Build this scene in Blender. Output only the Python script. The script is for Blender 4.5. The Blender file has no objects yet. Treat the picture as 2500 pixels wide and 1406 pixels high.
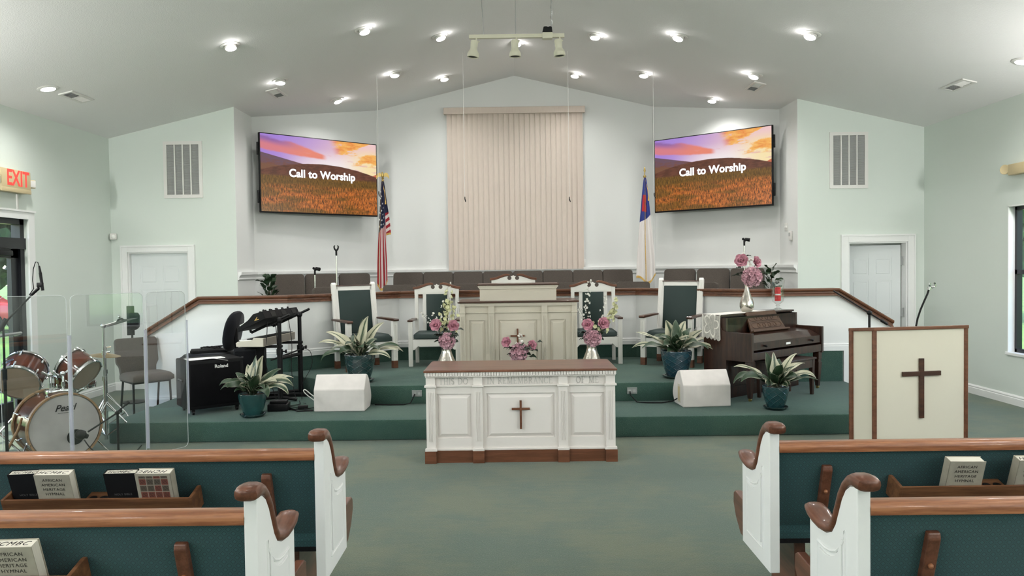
import bpy, bmesh, math, random
from mathutils import Vector, Matrix, Euler, Quaternion
PI = math.pi
SC = bpy.context.scene
COL = SC.collection

# ------------------------------------------------------------------ camera
F_PX = 1879.0
cam_data = bpy.data.cameras.new('camera')
cam = bpy.data.objects.new('camera', cam_data)
COL.objects.link(cam)
cam_data.sensor_fit = 'HORIZONTAL'
cam_data.sensor_width = 36.0
cam_data.lens = 36.0 * F_PX / 2500.0
cam_data.clip_start = 0.05
cam_data.clip_end = 400
_yaw, _pitch, _roll = math.atan(7.5 / F_PX), -math.atan(50 / F_PX), 0.0135
_fw = Vector((-math.sin(_yaw) * math.cos(_pitch), math.cos(_yaw) * math.cos(_pitch), math.sin(_pitch)))
_r0 = Vector((math.cos(_yaw), math.sin(_yaw), 0))
_u0 = _r0.cross(_fw)
_r = _r0 * math.cos(_roll) - _u0 * math.sin(_roll)
_u = _r.cross(_fw)
cam.matrix_world = Matrix(((_r.x, _u.x, -_fw.x, -0.033), (_r.y, _u.y, -_fw.y, 0.0), (_r.z, _u.z, -_fw.z, 1.6), (0, 0, 0, 1)))
SC.camera = cam

# ------------------------------------------------------------------ world, sun, exposure
SC.view_settings.view_transform = 'Standard'
SC.view_settings.look = 'None'
SC.view_settings.gamma = 1.0
SC.view_settings.use_curve_mapping = False
SC.view_settings.exposure = 0.33
LAMP_W = 13.0       # one recessed gimbal lamp of the chancel
FILL_SCONCE_W = 80.0     # one added wall sconce, out of view
FILL_PENDANT_W = 13.0    # each half of an added pendant globe, out of view
NAVE_FILL_W = 6.0       # one recessed lamp added to the unseen nave ceiling
world = bpy.data.worlds.new('world')
SC.world = world
world.use_nodes = True
_wn = world.node_tree
_wn.nodes.clear()
_sky = _wn.nodes.new('ShaderNodeTexSky')
_sky.sky_type = 'NISHITA'
_sky.sun_disc = False
_sky.sun_elevation = math.radians(55)
_sky.sun_rotation = math.radians(250)
_bg = _wn.nodes.new('ShaderNodeBackground')
_bg.inputs['Strength'].default_value = .85
_wo = _wn.nodes.new('ShaderNodeOutputWorld')
_wn.links.new(_sky.outputs[0], _bg.inputs[0])
_wn.links.new(_bg.outputs[0], _wo.inputs[0])
sun_data = bpy.data.lights.new('sun', 'SUN')
sun_data.energy = 7.0
sun_data.angle = math.radians(0.6)
sun_data.color = (1.0, 0.96, 0.88)
sun = bpy.data.objects.new('sun', sun_data)
COL.objects.link(sun)
sun.rotation_euler = Vector((0.50, 0.22, -0.84)).to_track_quat('-Z', 'Y').to_euler()
# daylight portals at the window openings of the side walls (they only guide the sky's light)
def portal(x, y0, y1, z0, z1, side):
    d = bpy.data.lights.new('window_portal', 'AREA')
    d.shape = 'RECTANGLE'
    d.size, d.size_y = (y1 - y0), (z1 - z0)
    d.cycles.is_portal = True
    o = bpy.data.objects.new('window_portal', d)
    COL.objects.link(o)
    o.location = (x, (y0 + y1) / 2, (z0 + z1) / 2)
    o.rotation_euler = Vector((-side, 0, 0)).to_track_quat('-Z', 'Z').to_euler()
    m = o.rotation_euler.to_matrix()
    if abs(m.col[0].y) < 0.5:
        d.size, d.size_y = d.size_y, d.size
LEFT_OPEN = [(-4.2, -2.7, .58, 2.19), (-1.2, .3, .58, 2.19), (1.8, 3.3, .58, 2.19), (6.35, 8.636, 0.0, 2.216)]
RIGHT_OPEN = [(-4.2, -2.7, .58, 2.19), (-1.5, 0.0, .58, 2.19), (1.0, 2.5, .58, 2.19), (4.2, 5.7, .583, 2.19), (7.10, 8.66, .565, 2.215)]
for (a, b, c, d_) in LEFT_OPEN:
    portal(-5.62, a, b, max(c, .05), d_, -1)
for (a, b, c, d_) in RIGHT_OPEN:
    portal(5.62, a, b, c, d_, 1)

# ------------------------------------------------------------------ materials
def pmat(name, col, rough=0.5, metal=0.0, spec=0.5, var=0.0, vscale=8.0, bump=0.0, bscale=60.0, emit=None, estr=0.0,
         trans=0.0, alpha=1.0, ior=1.45, coat=0.0, sheen=0.0, stretch=None, col2=None):
    m = bpy.data.materials.new(name)
    m.use_nodes = True
    nt = m.node_tree
    b = nt.nodes['Principled BSDF']
    b.inputs['Base Color'].default_value = (*col, 1)
    b.inputs['Roughness'].default_value = rough
    b.inputs['Metallic'].default_value = metal
    b.inputs['Specular IOR Level'].default_value = spec
    b.inputs['IOR'].default_value = ior
    b.inputs['Transmission Weight'].default_value = trans
    b.inputs['Alpha'].default_value = alpha
    b.inputs['Coat Weight'].default_value = coat
    b.inputs['Sheen Weight'].default_value = sheen
    if emit:
        b.inputs['Emission Color'].default_value = (*emit, 1)
        b.inputs['Emission Strength'].default_value = estr
    if var > 0 or bump > 0:
        tc = nt.nodes.new('ShaderNodeTexCoord')
        mp = nt.nodes.new('ShaderNodeMapping')
        nt.links.new(tc.outputs['Object'], mp.inputs[0])
        if stretch:
            mp.inputs['Scale'].default_value = stretch
    if var > 0:
        n = nt.nodes.new('ShaderNodeTexNoise')
        n.inputs['Scale'].default_value = vscale
        n.inputs['Detail'].default_value = 6
        nt.links.new(mp.outputs[0], n.inputs['Vector'])
        r = nt.nodes.new('ShaderNodeValToRGB')
        c2 = col2 if col2 else tuple(min(1, c * (1 + var)) for c in col)
        c1 = col if col2 else tuple(c * (1 - var) for c in col)
        r.color_ramp.elements[0].position = 0.35
        r.color_ramp.elements[1].position = 0.65
        r.color_ramp.elements[0].color = (*c1, 1)
        r.color_ramp.elements[1].color = (*c2, 1)
        nt.links.new(n.outputs[0], r.inputs[0])
        nt.links.new(r.outputs[0], b.inputs['Base Color'])
    if bump > 0:
        n2 = nt.nodes.new('ShaderNodeTexNoise')
        n2.inputs['Scale'].default_value = bscale
        n2.inputs['Detail'].default_value = 4
        nt.links.new(mp.outputs[0], n2.inputs['Vector'])
        bp = nt.nodes.new('ShaderNodeBump')
        bp.inputs['Strength'].default_value = bump
        bp.inputs['Distance'].default_value = 0.01
        nt.links.new(n2.outputs[0], bp.inputs['Height'])
        nt.links.new(bp.outputs[0], b.inputs['Normal'])
    return m

class NG:
    """small helper to write node graphs as expressions"""
    def __init__(s, mat):
        s.nt = mat.node_tree
    def val(s, v):
        return v
    def math(s, op, a, b=None, c=None, clamp=False):
        n = s.nt.nodes.new('ShaderNodeMath')
        n.operation = op
        n.use_clamp = clamp
        for i, x in enumerate((a, b, c)):
            if x is None:
                continue
            if isinstance(x, (int, float)):
                n.inputs[i].default_value = x
            else:
                s.nt.links.new(x, n.inputs[i])
        return n.outputs[0]
    def add(s, a, b): return s.math('ADD', a, b)
    def sub(s, a, b): return s.math('SUBTRACT', a, b)
    def mul(s, a, b): return s.math('MULTIPLY', a, b)
    def step(s, a, lo, hi):
        n = s.nt.nodes.new('ShaderNodeMapRange')
        n.interpolation_type = 'SMOOTHSTEP'
        for i, x in ((0, a), (1, lo), (2, hi)):
            if isinstance(x, (int, float)):
                n.inputs[i].default_value = x
            else:
                s.nt.links.new(x, n.inputs[i])
        return n.outputs[0]
    def mix(s, f, a, b):
        n = s.nt.nodes.new('ShaderNodeMix')
        n.data_type = 'RGBA'
        for i, x in ((0, f), (6, a), (7, b)):
            if isinstance(x, tuple):
                n.inputs[i].default_value = (*x, 1)
            elif isinstance(x, (int, float)):
                n.inputs[i].default_value = x
            else:
                s.nt.links.new(x, n.inputs[i])
        return n.outputs[2]
    def noise(s, vec, scale, detail=5, rough=.55, sx=1, sy=1, sz=1, off=0):
        mp = s.nt.nodes.new('ShaderNodeMapping')
        s.nt.links.new(vec, mp.inputs[0])
        mp.inputs['Scale'].default_value = (sx, sy, sz)
        mp.inputs['Location'].default_value = (off, off * .7, off * .3)
        n = s.nt.nodes.new('ShaderNodeTexNoise')
        n.inputs['Scale'].default_value = scale
        n.inputs['Detail'].default_value = detail
        n.inputs['Roughness'].default_value = rough
        s.nt.links.new(mp.outputs[0], n.inputs['Vector'])
        return n.outputs[0]
    def coord(s, which='UV'):
        tc = s.nt.nodes.new('ShaderNodeTexCoord')
        sp = s.nt.nodes.new('ShaderNodeSeparateXYZ')
        s.nt.links.new(tc.outputs[which], sp.inputs[0])
        return tc.outputs[which], sp.outputs[0], sp.outputs[1], sp.outputs[2]
    def link(s, a, b): s.nt.links.new(a, b)

def wood_mat(name, c1, c2, rough=0.35, axis='X', scale=6.0, coat=0.2):
    m = pmat(name, c1, rough, coat=coat)
    g = NG(m)
    st = {'X': (.12, 1.6, 1.6), 'Y': (1.6, .12, 1.6), 'Z': (1.6, 1.6, .12)}[axis]
    v, x, y, z = g.coord('Object')
    n = g.noise(v, scale * 3, 8, .6, *st)
    n2 = g.noise(v, scale * 16, 4, .6, *st, off=3)
    k = g.add(g.mul(n, .75), g.mul(n2, .25))
    c = g.mix(g.step(k, .38, .62), c1, c2)
    g.link(c, m.node_tree.nodes['Principled BSDF'].inputs['Base Color'])
    return m

M = {}
M['wall'] = pmat('mint_wall_paint', (.66, .72, .67), .7, bump=.05, bscale=180)
M['alcove'] = pmat('alcove_lit_wall_paint', (.69, .705, .69), .7, bump=.05, bscale=180)  # same paint as the walls, with the alcove's light put into its colour
M['ceiling'] = pmat('ceiling_paint', (.82, .815, .805), .8, bump=.35, bscale=90)
M['trim'] = pmat('white_trim_paint', (.80, .81, .80), .4)
M['white'] = pmat('white_enamel', (.78, .735, .70), .45)
M['white_chair'] = pmat('white_chair_paint', (.80, .79, .75), .4)
M['cream'] = pmat('cream_pulpit_paint', (.62, .575, .485), .5)
M['cream_panel'] = pmat('cream_laminate', (.69, .65, .54), .25)
M['dark_wood'] = wood_mat('walnut', (.040, .016, .009), (.075, .030, .016), .35)
M['piano_wood'] = wood_mat('piano_mahogany', (.017, .007, .005), (.042, .017, .010), .32, 'Z', coat=.3)
M['cherry'] = wood_mat('cherry', (.11, .040, .022), (.19, .075, .042), .35)
M['cherry_base'] = wood_mat('cherry_plinth', (.105, .038, .018), (.17, .066, .033), .35)
M['cap_wood'] = wood_mat('oak_cap', (.10, .037, .018), (.175, .070, .034), .35)
M['pew_wood'] = wood_mat('pew_oak', (.20, .070, .028), (.36, .15, .066), .35, scale=8)
M['arm_wood'] = wood_mat('armrest_oak', (.085, .030, .016), (.15, .058, .033), .3, 'Y')
M['rack_wood'] = wood_mat('book_rack_oak', (.10, .040, .018), (.20, .090, .040), .4)
M['black'] = pmat('black_plastic', (.006, .006, .007), .45, spec=.3)
M['black_matte'] = pmat('black_vinyl', (.006, .006, .007), .65, spec=.2, bump=.2, bscale=300)
M['black_fabric'] = pmat('black_fabric', (.008, .009, .013), .9, spec=.2, sheen=.1)
M['grille'] = pmat('black_grille_cloth', (.004, .004, .005), .85, spec=.15, bump=.4, bscale=250)
M['chrome'] = pmat('chrome', (.75, .75, .76), .12, 1.0)
M['steel'] = pmat('brushed_steel', (.5, .5, .5), .35, 1.0)
M['brass'] = pmat('brass', (.45, .33, .12), .35, 1.0)
M['gold_fringe'] = pmat('gold_fringe', (.60, .38, .10), .6, var=.3, vscale=150)
M['green_vinyl'] = pmat('dark_green_upholstery', (.009, .026, .023), .55, bump=.1, bscale=300)
M['grey_fabric'] = pmat('grey_brown_upholstery', (.072, .060, .050), .9, var=.25, vscale=160, bump=.3, bscale=350)
def pane_mat(name, tint, f0=.04, gain=1.0):
    """thin clear sheet: see-through, with a Fresnel-like sheen (single faces count, so no inner total reflection)"""
    m = bpy.data.materials.new(name)
    m.use_nodes = True
    nt = m.node_tree
    nt.nodes.clear()
    g = NG(m)
    tr = nt.nodes.new('ShaderNodeBsdfTransparent')
    tr.inputs[0].default_value = (*tint, 1)
    gl = nt.nodes.new('ShaderNodeBsdfGlossy')
    gl.inputs['Roughness'].default_value = .0
    lw = nt.nodes.new('ShaderNodeLayerWeight')
    lw.inputs['Blend'].default_value = .5
    k = g.add(f0, g.mul(g.math('POWER', lw.outputs['Facing'], 5.0), gain * (1 - f0)))
    mx = nt.nodes.new('ShaderNodeMixShader')
    g.link(k, mx.inputs[0])
    g.link(tr.outputs[0], mx.inputs[1])
    g.link(gl.outputs[0], mx.inputs[2])
    out = nt.nodes.new('ShaderNodeOutputMaterial')
    g.link(mx.outputs[0], out.inputs[0])
    return m
M['soil'] = pmat('dark_soil', (.030, .018, .012), .95, var=.5, vscale=40, bump=1, bscale=60)
M['plastic_white'] = pmat('white_plastic', (.72, .71, .68), .4)
M['vent_grey'] = pmat('vent_slat_grey', (.40, .41, .40), .5)
M['vent_dark'] = pmat('vent_dark_gap', (.045, .045, .045), .7)
M['beige'] = pmat('beige_plastic', (.56, .46, .27), .45)
M['track'] = pmat('cream_track_metal', (.62, .60, .48), .4)
M['silver_glass'] = pmat('mercury_glass', (.55, .52, .47), .2, 1.0, bump=.35, bscale=26)
M['paper'] = pmat('paper_white', (.85, .85, .82), .7)
M['lamp'] = pmat('lit_lamp', (1, 1, 1), .3, emit=(1.0, .97, .94), estr=28.0)
M['leaf_dark'] = pmat('dark_leaf', (.015, .035, .014), .4, var=.5, vscale=12)
M['leaf_black'] = pmat('dark_foliage', (.012, .026, .014), .5, var=.4, vscale=14)
M['stem'] = pmat('stem_green', (.06, .09, .03), .6)
M['twig'] = pmat('brown_twig', (.05, .03, .015), .7)

def carpet_mat(name, a, b, c, k=1.0):
    m = pmat(name, a, 1.0, spec=.15, sheen=.15)
    g = NG(m)
    v, x, y, z = g.coord('Object')
    n1 = g.noise(v, 1.3, 4, .6)
    n2 = g.noise(v, 130, 2, .6)
    n3 = g.noise(v, 9, 4, .6, .6, 2.2, 1)
    col = g.mix(g.step(g.add(g.mul(n1, .75), g.mul(n3, .25)), .40, .62), a, b)
    col = g.mix(g.mul(g.step(n2, .45, .75), .55 * k), col, c)
    bs = m.node_tree.nodes['Principled BSDF']
    g.link(col, bs.inputs['Base Color'])
    bp = m.node_tree.nodes.new('ShaderNodeBump')
    bp.inputs['Strength'].default_value = .6
    bp.inputs['Distance'].default_value = .01
    g.link(n2, bp.inputs['Height'])
    g.link(bp.outputs[0], bs.inputs['Normal'])
    return m
M['floor_carpet'] = carpet_mat('worn_green_carpet', (.080, .118, .092), (.120, .142, .096), (.17, .20, .145))
M['step_carpet'] = carpet_mat('green_stage_carpet', (.036, .082, .066), (.050, .098, .075), (.085, .145, .115), .8)

# pew cloth: teal damask with a small lozenge motif
def pew_cloth():
    m = pmat('teal_damask', (.010, .050, .055), .85, sheen=.25)
    g = NG(m)
    v, x, y, z = g.coord('Object')
    s = 34.0
    u = g.mul(g.add(x, z), s)
    w = g.mul(g.sub(x, z), s)
    fu = g.math('ABSOLUTE', g.sub(g.math('FRACT', u), .5))
    fw = g.math('ABSOLUTE', g.sub(g.math('FRACT', w), .5))
    mx = g.math('MAXIMUM', fu, fw)
    ring = g.mul(g.step(mx, .22, .27), g.sub(1.0, g.step(mx, .33, .38)))
    line = g.step(mx, .44, .48)
    k = g.math('MAXIMUM', ring, g.mul(line, .7))
    n = g.noise(v, 3.0, 3)
    base = g.mix(n, (.012, .062, .072), (.016, .074, .068))
    col = g.mix(g.mul(k, .9), base, (.004, .022, .030))
    g.link(col, m.node_tree.nodes['Principled BSDF'].inputs['Base Color'])
    return m
M['pew_cloth'] = pew_cloth()

# glazed pots, variegated leaf
def pot_mat(name, c1, c2):
    m = pmat(name, c1, .12, coat=.6)
    g = NG(m)
    v, x, y, z = g.coord('Object')
    ang = g.math('ARCTAN2', y, x)
    u = g.add(g.mul(ang, 9 / (2 * PI)), g.mul(z, 16))
    w = g.sub(g.mul(ang, 9 / (2 * PI)), g.mul(z, 16))
    fu = g.math('ABSOLUTE', g.sub(g.math('FRACT', u), .5))
    fw = g.math('ABSOLUTE', g.sub(g.math('FRACT', w), .5))
    k = g.step(g.math('MAXIMUM', fu, fw), .40, .5)
    n = g.noise(v, 9, 4)
    col = g.mix(n, c1, c2)
    b = m.node_tree.nodes['Principled BSDF']
    g.link(col, b.inputs['Base Color'])
    bp = m.node_tree.nodes.new('ShaderNodeBump')
    bp.inputs['Strength'].default_value = .5
    bp.inputs['Distance'].default_value = .012
    g.link(k, bp.inputs['Height'])
    g.link(bp.outputs[0], b.inputs['Normal'])
    return m
M['pot_blue'] = pot_mat('blue_glaze', (.008, .034, .056), (.012, .050, .066))
M['pot_teal'] = pot_mat('teal_glaze', (.012, .050, .062), (.017, .070, .074))
M['pot_dark'] = pot_mat('dark_green_glaze', (.010, .028, .030), (.018, .045, .045))
M['pot_plain'] = pmat('plain_teal_glaze', (.016, .058, .058), .15, coat=.5, var=.25, vscale=6)

def leaf_mat():
    m = pmat('variegated_leaf', (.05, .12, .04), .45)
    g = NG(m)
    v, x, y, z = g.coord('UV')       # x across the blade, y along it, z unused
    n = g.noise(v, 3.0, 4, .6, 5, .8, 1)
    e = g.math('ABSOLUTE', g.sub(x, .5))
    k = g.add(g.mul(e, .8), g.mul(n, .75))
    seed = m.node_tree.nodes.new('ShaderNodeAttribute')
    seed.attribute_name = 'tone'
    k2 = g.add(k, g.mul(g.sub(seed.outputs['Fac'], .5), .42))
    t = g.step(k2, .53, .69)
    col = g.mix(t, (.022, .050, .022), (.44, .43, .31))
    b = m.node_tree.nodes['Principled BSDF']
    g.link(col, b.inputs['Base Color'])
    return m
M['leaf_var'] = leaf_mat()

M['glass'] = pane_mat('thin_window_glass', (.96, .98, .97), .035, .6)
M['glass_thin'] = pane_mat('thin_clear_glass', (.965, .975, .97), .05, .9)
M['glass_bright'] = pane_mat('sparkling_clear_glass', (.95, .965, .96), .10, 1.6)
M['acrylic'] = pane_mat('clear_acrylic', (.965, .972, .97), .075, .9)
# ------------------------------------------------------------------ mesh helpers
def NB():
    return bmesh.new()

def add_geo(bm, verts, faces, mtx=None):
    vs = [bm.verts.new(mtx @ Vector(v) if mtx else Vector(v)) for v in verts]
    for f in faces:
        try:
            bm.faces.new([vs[i] for i in f])
        except ValueError:
            pass
    return vs

def T(x=0, y=0, z=0, rx=0, ry=0, rz=0):
    return Matrix.Translation((x, y, z)) @ Euler((rx, ry, rz)).to_matrix().to_4x4()

def bx(bm, c, s, m=None, bev=0.0, seg=2):
    """box of full size s at centre c, edges rounded by bev"""
    t = NB()
    bmesh.ops.create_cube(t, size=1.0)
    for v in t.verts:
        v.co = Vector((v.co.x * s[0] + c[0], v.co.y * s[1] + c[1], v.co.z * s[2] + c[2]))
    if bev > 0:
        bmesh.ops.bevel(t, geom=list(t.edges), offset=min(bev, min(s) * .49), segments=seg, profile=.5, affect='EDGES')
    merge(bm, t, m)

def merge(bm, t, m=None):
    t.verts.index_update()
    vs = [bm.verts.new(m @ v.co if m else v.co) for v in t.verts]
    for f in t.faces:
        try:
            bm.faces.new([vs[v.index] for v in f.verts])
        except ValueError:
            pass
    t.free()

def b2(bm, x0, x1, y0, y1, z0, z1, bev=0.0, m=None):
    bx(bm, ((x0 + x1) / 2, (y0 + y1) / 2, (z0 + z1) / 2), (abs(x1 - x0), abs(y1 - y0), abs(z1 - z0)), m, bev)

def frame_of(d):
    d = Vector(d).normalized()
    a = Vector((0, 0, 1)) if abs(d.z) < .9 else Vector((1, 0, 0))
    x = d.cross(a).normalized()
    return x, d.cross(x).normalized()

def tube(bm, pts, r, n=10, cap=True, m=None):
    """round tube along a polyline; r a number or one radius per point"""
    pts = [Vector(p) for p in pts]
    k = len(pts)
    rr = [r] * k if isinstance(r, (int, float)) else list(r)
    rings = []
    x = None
    for i in range(k):
        d = (pts[min(i + 1, k - 1)] - pts[max(i - 1, 0)])
        d.normalize()
        if x is None:
            x, y = frame_of(d)
        else:
            x = (x - d * x.dot(d))
            if x.length < 1e-5:
                x, y = frame_of(d)
            x.normalize()
            y = d.cross(x)
        ring = []
        for j in range(n):
            a = 2 * PI * j / n
            p = pts[i] + (x * math.cos(a) + y * math.sin(a)) * rr[i]
            ring.append(bm.verts.new(m @ p if m else p))
        rings.append(ring)
    for i in range(k - 1):
        for j in range(n):
            bm.faces.new((rings[i][j], rings[i][(j + 1) % n], rings[i + 1][(j + 1) % n], rings[i + 1][j]))
    if cap:
        bm.faces.new(rings[0][::-1])
        bm.faces.new(rings[-1])

def cyl(bm, p0, p1, r, n=16, r2=None, m=None):
    tube(bm, [p0, p1], [r, r if r2 is None else r2], n, True, m)

def lathe(bm, prof, n=32, m=None, closed=False):
    """revolve (r, z) pairs about Z"""
    rings = []
    for (r, z) in prof:
        if r < 1e-6:
            p = Vector((0, 0, z))
            rings.append([bm.verts.new(m @ p if m else p)])
        else:
            ring = []
            for j in range(n):
                a = 2 * PI * j / n
                p = Vector((r * math.cos(a), r * math.sin(a), z))
                ring.append(bm.verts.new(m @ p if m else p))
            rings.append(ring)
    for i in range(len(rings) - 1):
        A, B = rings[i], rings[i + 1]
        for j in range(n):
            j2 = (j + 1) % n
            if len(A) == 1 and len(B) == 1:
                continue
            if len(A) == 1:
                bm.faces.new((A[0], B[j2], B[j]))
            elif len(B) == 1:
                bm.faces.new((A[j], A[j2], B[0]))
            else:
                bm.faces.new((A[j], A[j2], B[j2], B[j]))

def prism(bm, poly, h0, h1, axes='xyz', m=None, bev=0.0):
    """extrude a 2-D polygon; axes 'xyz' -> poly in x,y extruded along z; 'xzy' -> poly in x,z extruded along y; 'yzx' -> poly in y,z along x"""
    t = NB()
    def P(a, b, h):
        d = {axes[0]: a, axes[1]: b, axes[2]: h}
        return Vector((d['x'], d['y'], d['z']))
    lo = [t.verts.new(P(a, b, h0)) for a, b in poly]
    hi = [t.verts.new(P(a, b, h1)) for a, b in poly]
    n = len(poly)
    t.faces.new(lo[::-1])
    t.faces.new(hi)
    for i in range(n):
        t.faces.new((lo[i], lo[(i + 1) % n], hi[(i + 1) % n], hi[i]))
    if bev > 0:
        bmesh.ops.recalc_face_normals(t, faces=t.faces)
        bmesh.ops.bevel(t, geom=list(t.edges), offset=bev, segments=2, profile=.5, affect='EDGES')
    merge(bm, t, m)

def sweep(bm, path, prof, closed_prof=True):
    """sweep a profile of (outward offset, height) along a level-ish path of 3-D points, mitred in plan.
    outward = to the right of the walking direction"""
    P = [Vector(p) for p in path]
    n = len(P)
    rows = []
    for i in range(n):
        d0 = (P[i] - P[i - 1]) if i > 0 else (P[1] - P[0])
        d1 = (P[i + 1] - P[i]) if i < n - 1 else (P[n - 1] - P[n - 2])
        a = Vector((d0.x, d0.y, 0))
        b = Vector((d1.x, d1.y, 0))
        a.normalize()
        b.normalize()
        na, nb = Vector((a.y, -a.x, 0)), Vector((b.y, -b.x, 0))
        nn = na + nb
        nn.normalize()
        k = 1 / max(.3, nn.dot(na))
        rows.append([bm.verts.new(P[i] + nn * (o * k) + Vector((0, 0, z))) for o, z in prof])
    m = len(prof)
    for i in range(n - 1):
        for j in range(m if closed_prof else m - 1):
            bm.faces.new((rows[i][j], rows[i][(j + 1) % m], rows[i + 1][(j + 1) % m], rows[i + 1][j]))
    if closed_prof:
        bm.faces.new(rows[0])
        bm.faces.new(rows[-1][::-1])

def grid_fn(bm, fn, nu, nv, uv=None):
    """open sheet from fn(u,v)->xyz, u,v in 0..1"""
    vs = [[bm.verts.new(fn(i / nu, j / nv)) for j in range(nv + 1)] for i in range(nu + 1)]
    lay = bm.loops.layers.uv.verify() if uv else None
    for i in range(nu):
        for j in range(nv):
            f = bm.faces.new((vs[i][j], vs[i + 1][j], vs[i + 1][j + 1], vs[i][j + 1]))
            if lay:
                for l, (a, b) in zip(f.loops, ((i, j), (i + 1, j), (i + 1, j + 1), (i, j + 1))):
                    l[lay].uv = (a / nu, b / nv)
    return vs

def sphere(bm, c, r, n=12, m=None, sz=1.0):
    prof = [(r * math.sin(PI * i / n), -r * sz * math.cos(PI * i / n)) for i in range(n + 1)]
    prof[0] = (0, -r * sz)
    prof[-1] = (0, r * sz)
    mm = Matrix.Translation(c)
    lathe(bm, prof, n * 2 if n < 10 else n + 8, (m @ mm) if m else mm)

def rrect(w, h, r, n=4):
    pts = []
    for cx, cy, a0 in ((w / 2 - r, h / 2 - r, 0), (-w / 2 + r, h / 2 - r, PI / 2), (-w / 2 + r, -h / 2 + r, PI), (w / 2 - r, -h / 2 + r, 1.5 * PI)):
        for i in range(n + 1):
            a = a0 + PI / 2 * i / n
            pts.append((cx + r * math.cos(a), cy + r * math.sin(a)))
    return pts

def cushion(bm, w, d, h, m=None, r=.05, crown=.25):
    """upholstered pad: rounded corners, soft crowned top; centre of the bottom at the origin, thickness along z"""
    nu, nv = 14, 14
    def se(t):   # superellipse-like falloff
        t = abs(t)
        return (max(0.0, 1 - t ** 6)) ** .35
    t = NB()
    top, bot = {}, {}
    def pos(i, j):
        u, v = -1 + 2 * i / nu, -1 + 2 * j / nv
        # round the plan corners
        k = 1 - .06 * (u * u * v * v) ** 1.5
        return u * w / 2 * k, v * d / 2 * k, se(u) * se(v)
    for i in range(nu + 1):
        for j in range(nv + 1):
            x, y, f = pos(i, j)
            top[i, j] = t.verts.new((x, y, h * (1 - crown) + h * crown * f if f > .02 else h * .6))
            bot[i, j] = t.verts.new((x, y, 0 if f > .02 else h * .12))
    for i in range(nu):
        for j in range(nv):
            t.faces.new((top[i, j], top[i + 1, j], top[i + 1, j + 1], top[i, j + 1]))
            t.faces.new((bot[i, j], bot[i, j + 1], bot[i + 1, j + 1], bot[i + 1, j]))
    for i in range(nu):
        t.faces.new((bot[i, 0], bot[i + 1, 0], top[i + 1, 0], top[i, 0]))
        t.faces.new((bot[i + 1, nv], bot[i, nv], top[i, nv], top[i + 1, nv]))
    for j in range(nv):
        t.faces.new((bot[0, j + 1], bot[0, j], top[0, j], top[0, j + 1]))
        t.faces.new((bot[nu, j], bot[nu, j + 1], top[nu, j + 1], top[nu, j]))
    merge(bm, t, m)

# ------------------------------------------------------------------ object helpers
def obj(name, bm, mat, parent=None, loc=None, rot=None, smooth=True, ang=38, keep_normals=False):
    if not keep_normals:
        bmesh.ops.recalc_face_normals(bm, faces=bm.faces)
    if smooth:
        lim = math.radians(ang)
        for f in bm.faces:
            f.smooth = True
        for e in bm.edges:
            if len(e.link_faces) == 2 and e.calc_face_angle(0) > lim:
                e.smooth = False
    me = bpy.data.meshes.new(name)
    bm.to_mesh(me)
    bm.free()
    me.materials.append(M[mat] if isinstance(mat, str) else mat)
    o = bpy.data.objects.new(name, me)
    COL.objects.link(o)
    if parent:
        o.parent = parent
    if loc is not None:
        o.location = loc
    if rot is not None:
        o.rotation_euler = rot
    return o

def tag(o, label, cat, group=None, kind=None):
    o['label'] = label
    o['category'] = cat
    if group:
        o['group'] = group
    if kind:
        o['kind'] = kind
    return o

def thing(name, label, cat, loc=(0, 0, 0), rz=0.0, group=None, rot=None):
    o = bpy.data.objects.new(name, None)
    o.empty_display_size = .05
    COL.objects.link(o)
    o.location = loc
    o.rotation_euler = rot if rot else (0, 0, rz)
    return tag(o, label, cat, group)

def struct(name, bm, mat, parent=None, **k):
    o = obj(name, bm, mat, parent, **k)
    if not parent:
        o['kind'] = 'structure'
    return o

def kids(o):
    return [c for c in bpy.data.objects if c.parent == o]

def dup(root, loc, rz=None, label=None, rot=None):
    r = root.copy()
    COL.objects.link(r)
    r.location = loc
    if rz is not None:
        r.rotation_euler = (0, 0, rz)
    if rot is not None:
        r.rotation_euler = rot
    if label:
        r['label'] = label
    for ch in kids(root):
        c = ch.copy()
        COL.objects.link(c)
        c.parent = r
        for g in kids(ch):
            d = g.copy()
            COL.objects.link(d)
            d.parent = c
    return r

def text(name, body, size, mat, parent, loc, rot=(PI / 2, 0, 0), extrude=.0006, align='CENTER', bold=0.0, shear=0.0, spacing=1.0, xs=1.0):
    cu = bpy.data.curves.new(name, 'FONT')
    cu.body = body
    cu.size = size
    cu.extrude = extrude
    cu.align_x = align
    cu.align_y = 'CENTER'
    cu.offset = bold
    cu.shear = shear
    cu.space_character = spacing
    cu.materials.append(M[mat] if isinstance(mat, str) else mat)
    o = bpy.data.objects.new(name, cu)
    COL.objects.link(o)
    me = bpy.data.meshes.new_from_object(o)
    bpy.data.objects.remove(o)
    bpy.data.curves.remove(cu)
    me.name = name
    o = bpy.data.objects.new(name, me)
    COL.objects.link(o)
    o.parent = parent
    o.location = loc
    o.rotation_euler = rot
    o.scale = (xs, 1, 1)
    return o
ORD = ['first', 'second', 'third', 'fourth', 'fifth', 'sixth', 'seventh', 'eighth', 'ninth', 'tenth']
# ------------------------------------------------------------------ room shell
W, YG, HS, SL = 5.5, 10.43, 3.415, .236
RIDGE = HS + SL * W
A_, YR, YB, B_ = 3.796, 11.13, 12.59, 2.25
YREAR = -8.0
def CZ(x):
    return RIDGE - SL * abs(x)

bm = NB()
b2(bm, -5.65, 5.65, YREAR - .15, 12.8, -.2, 0)
struct('floor', bm, 'floor_carpet', smooth=False)
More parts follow.
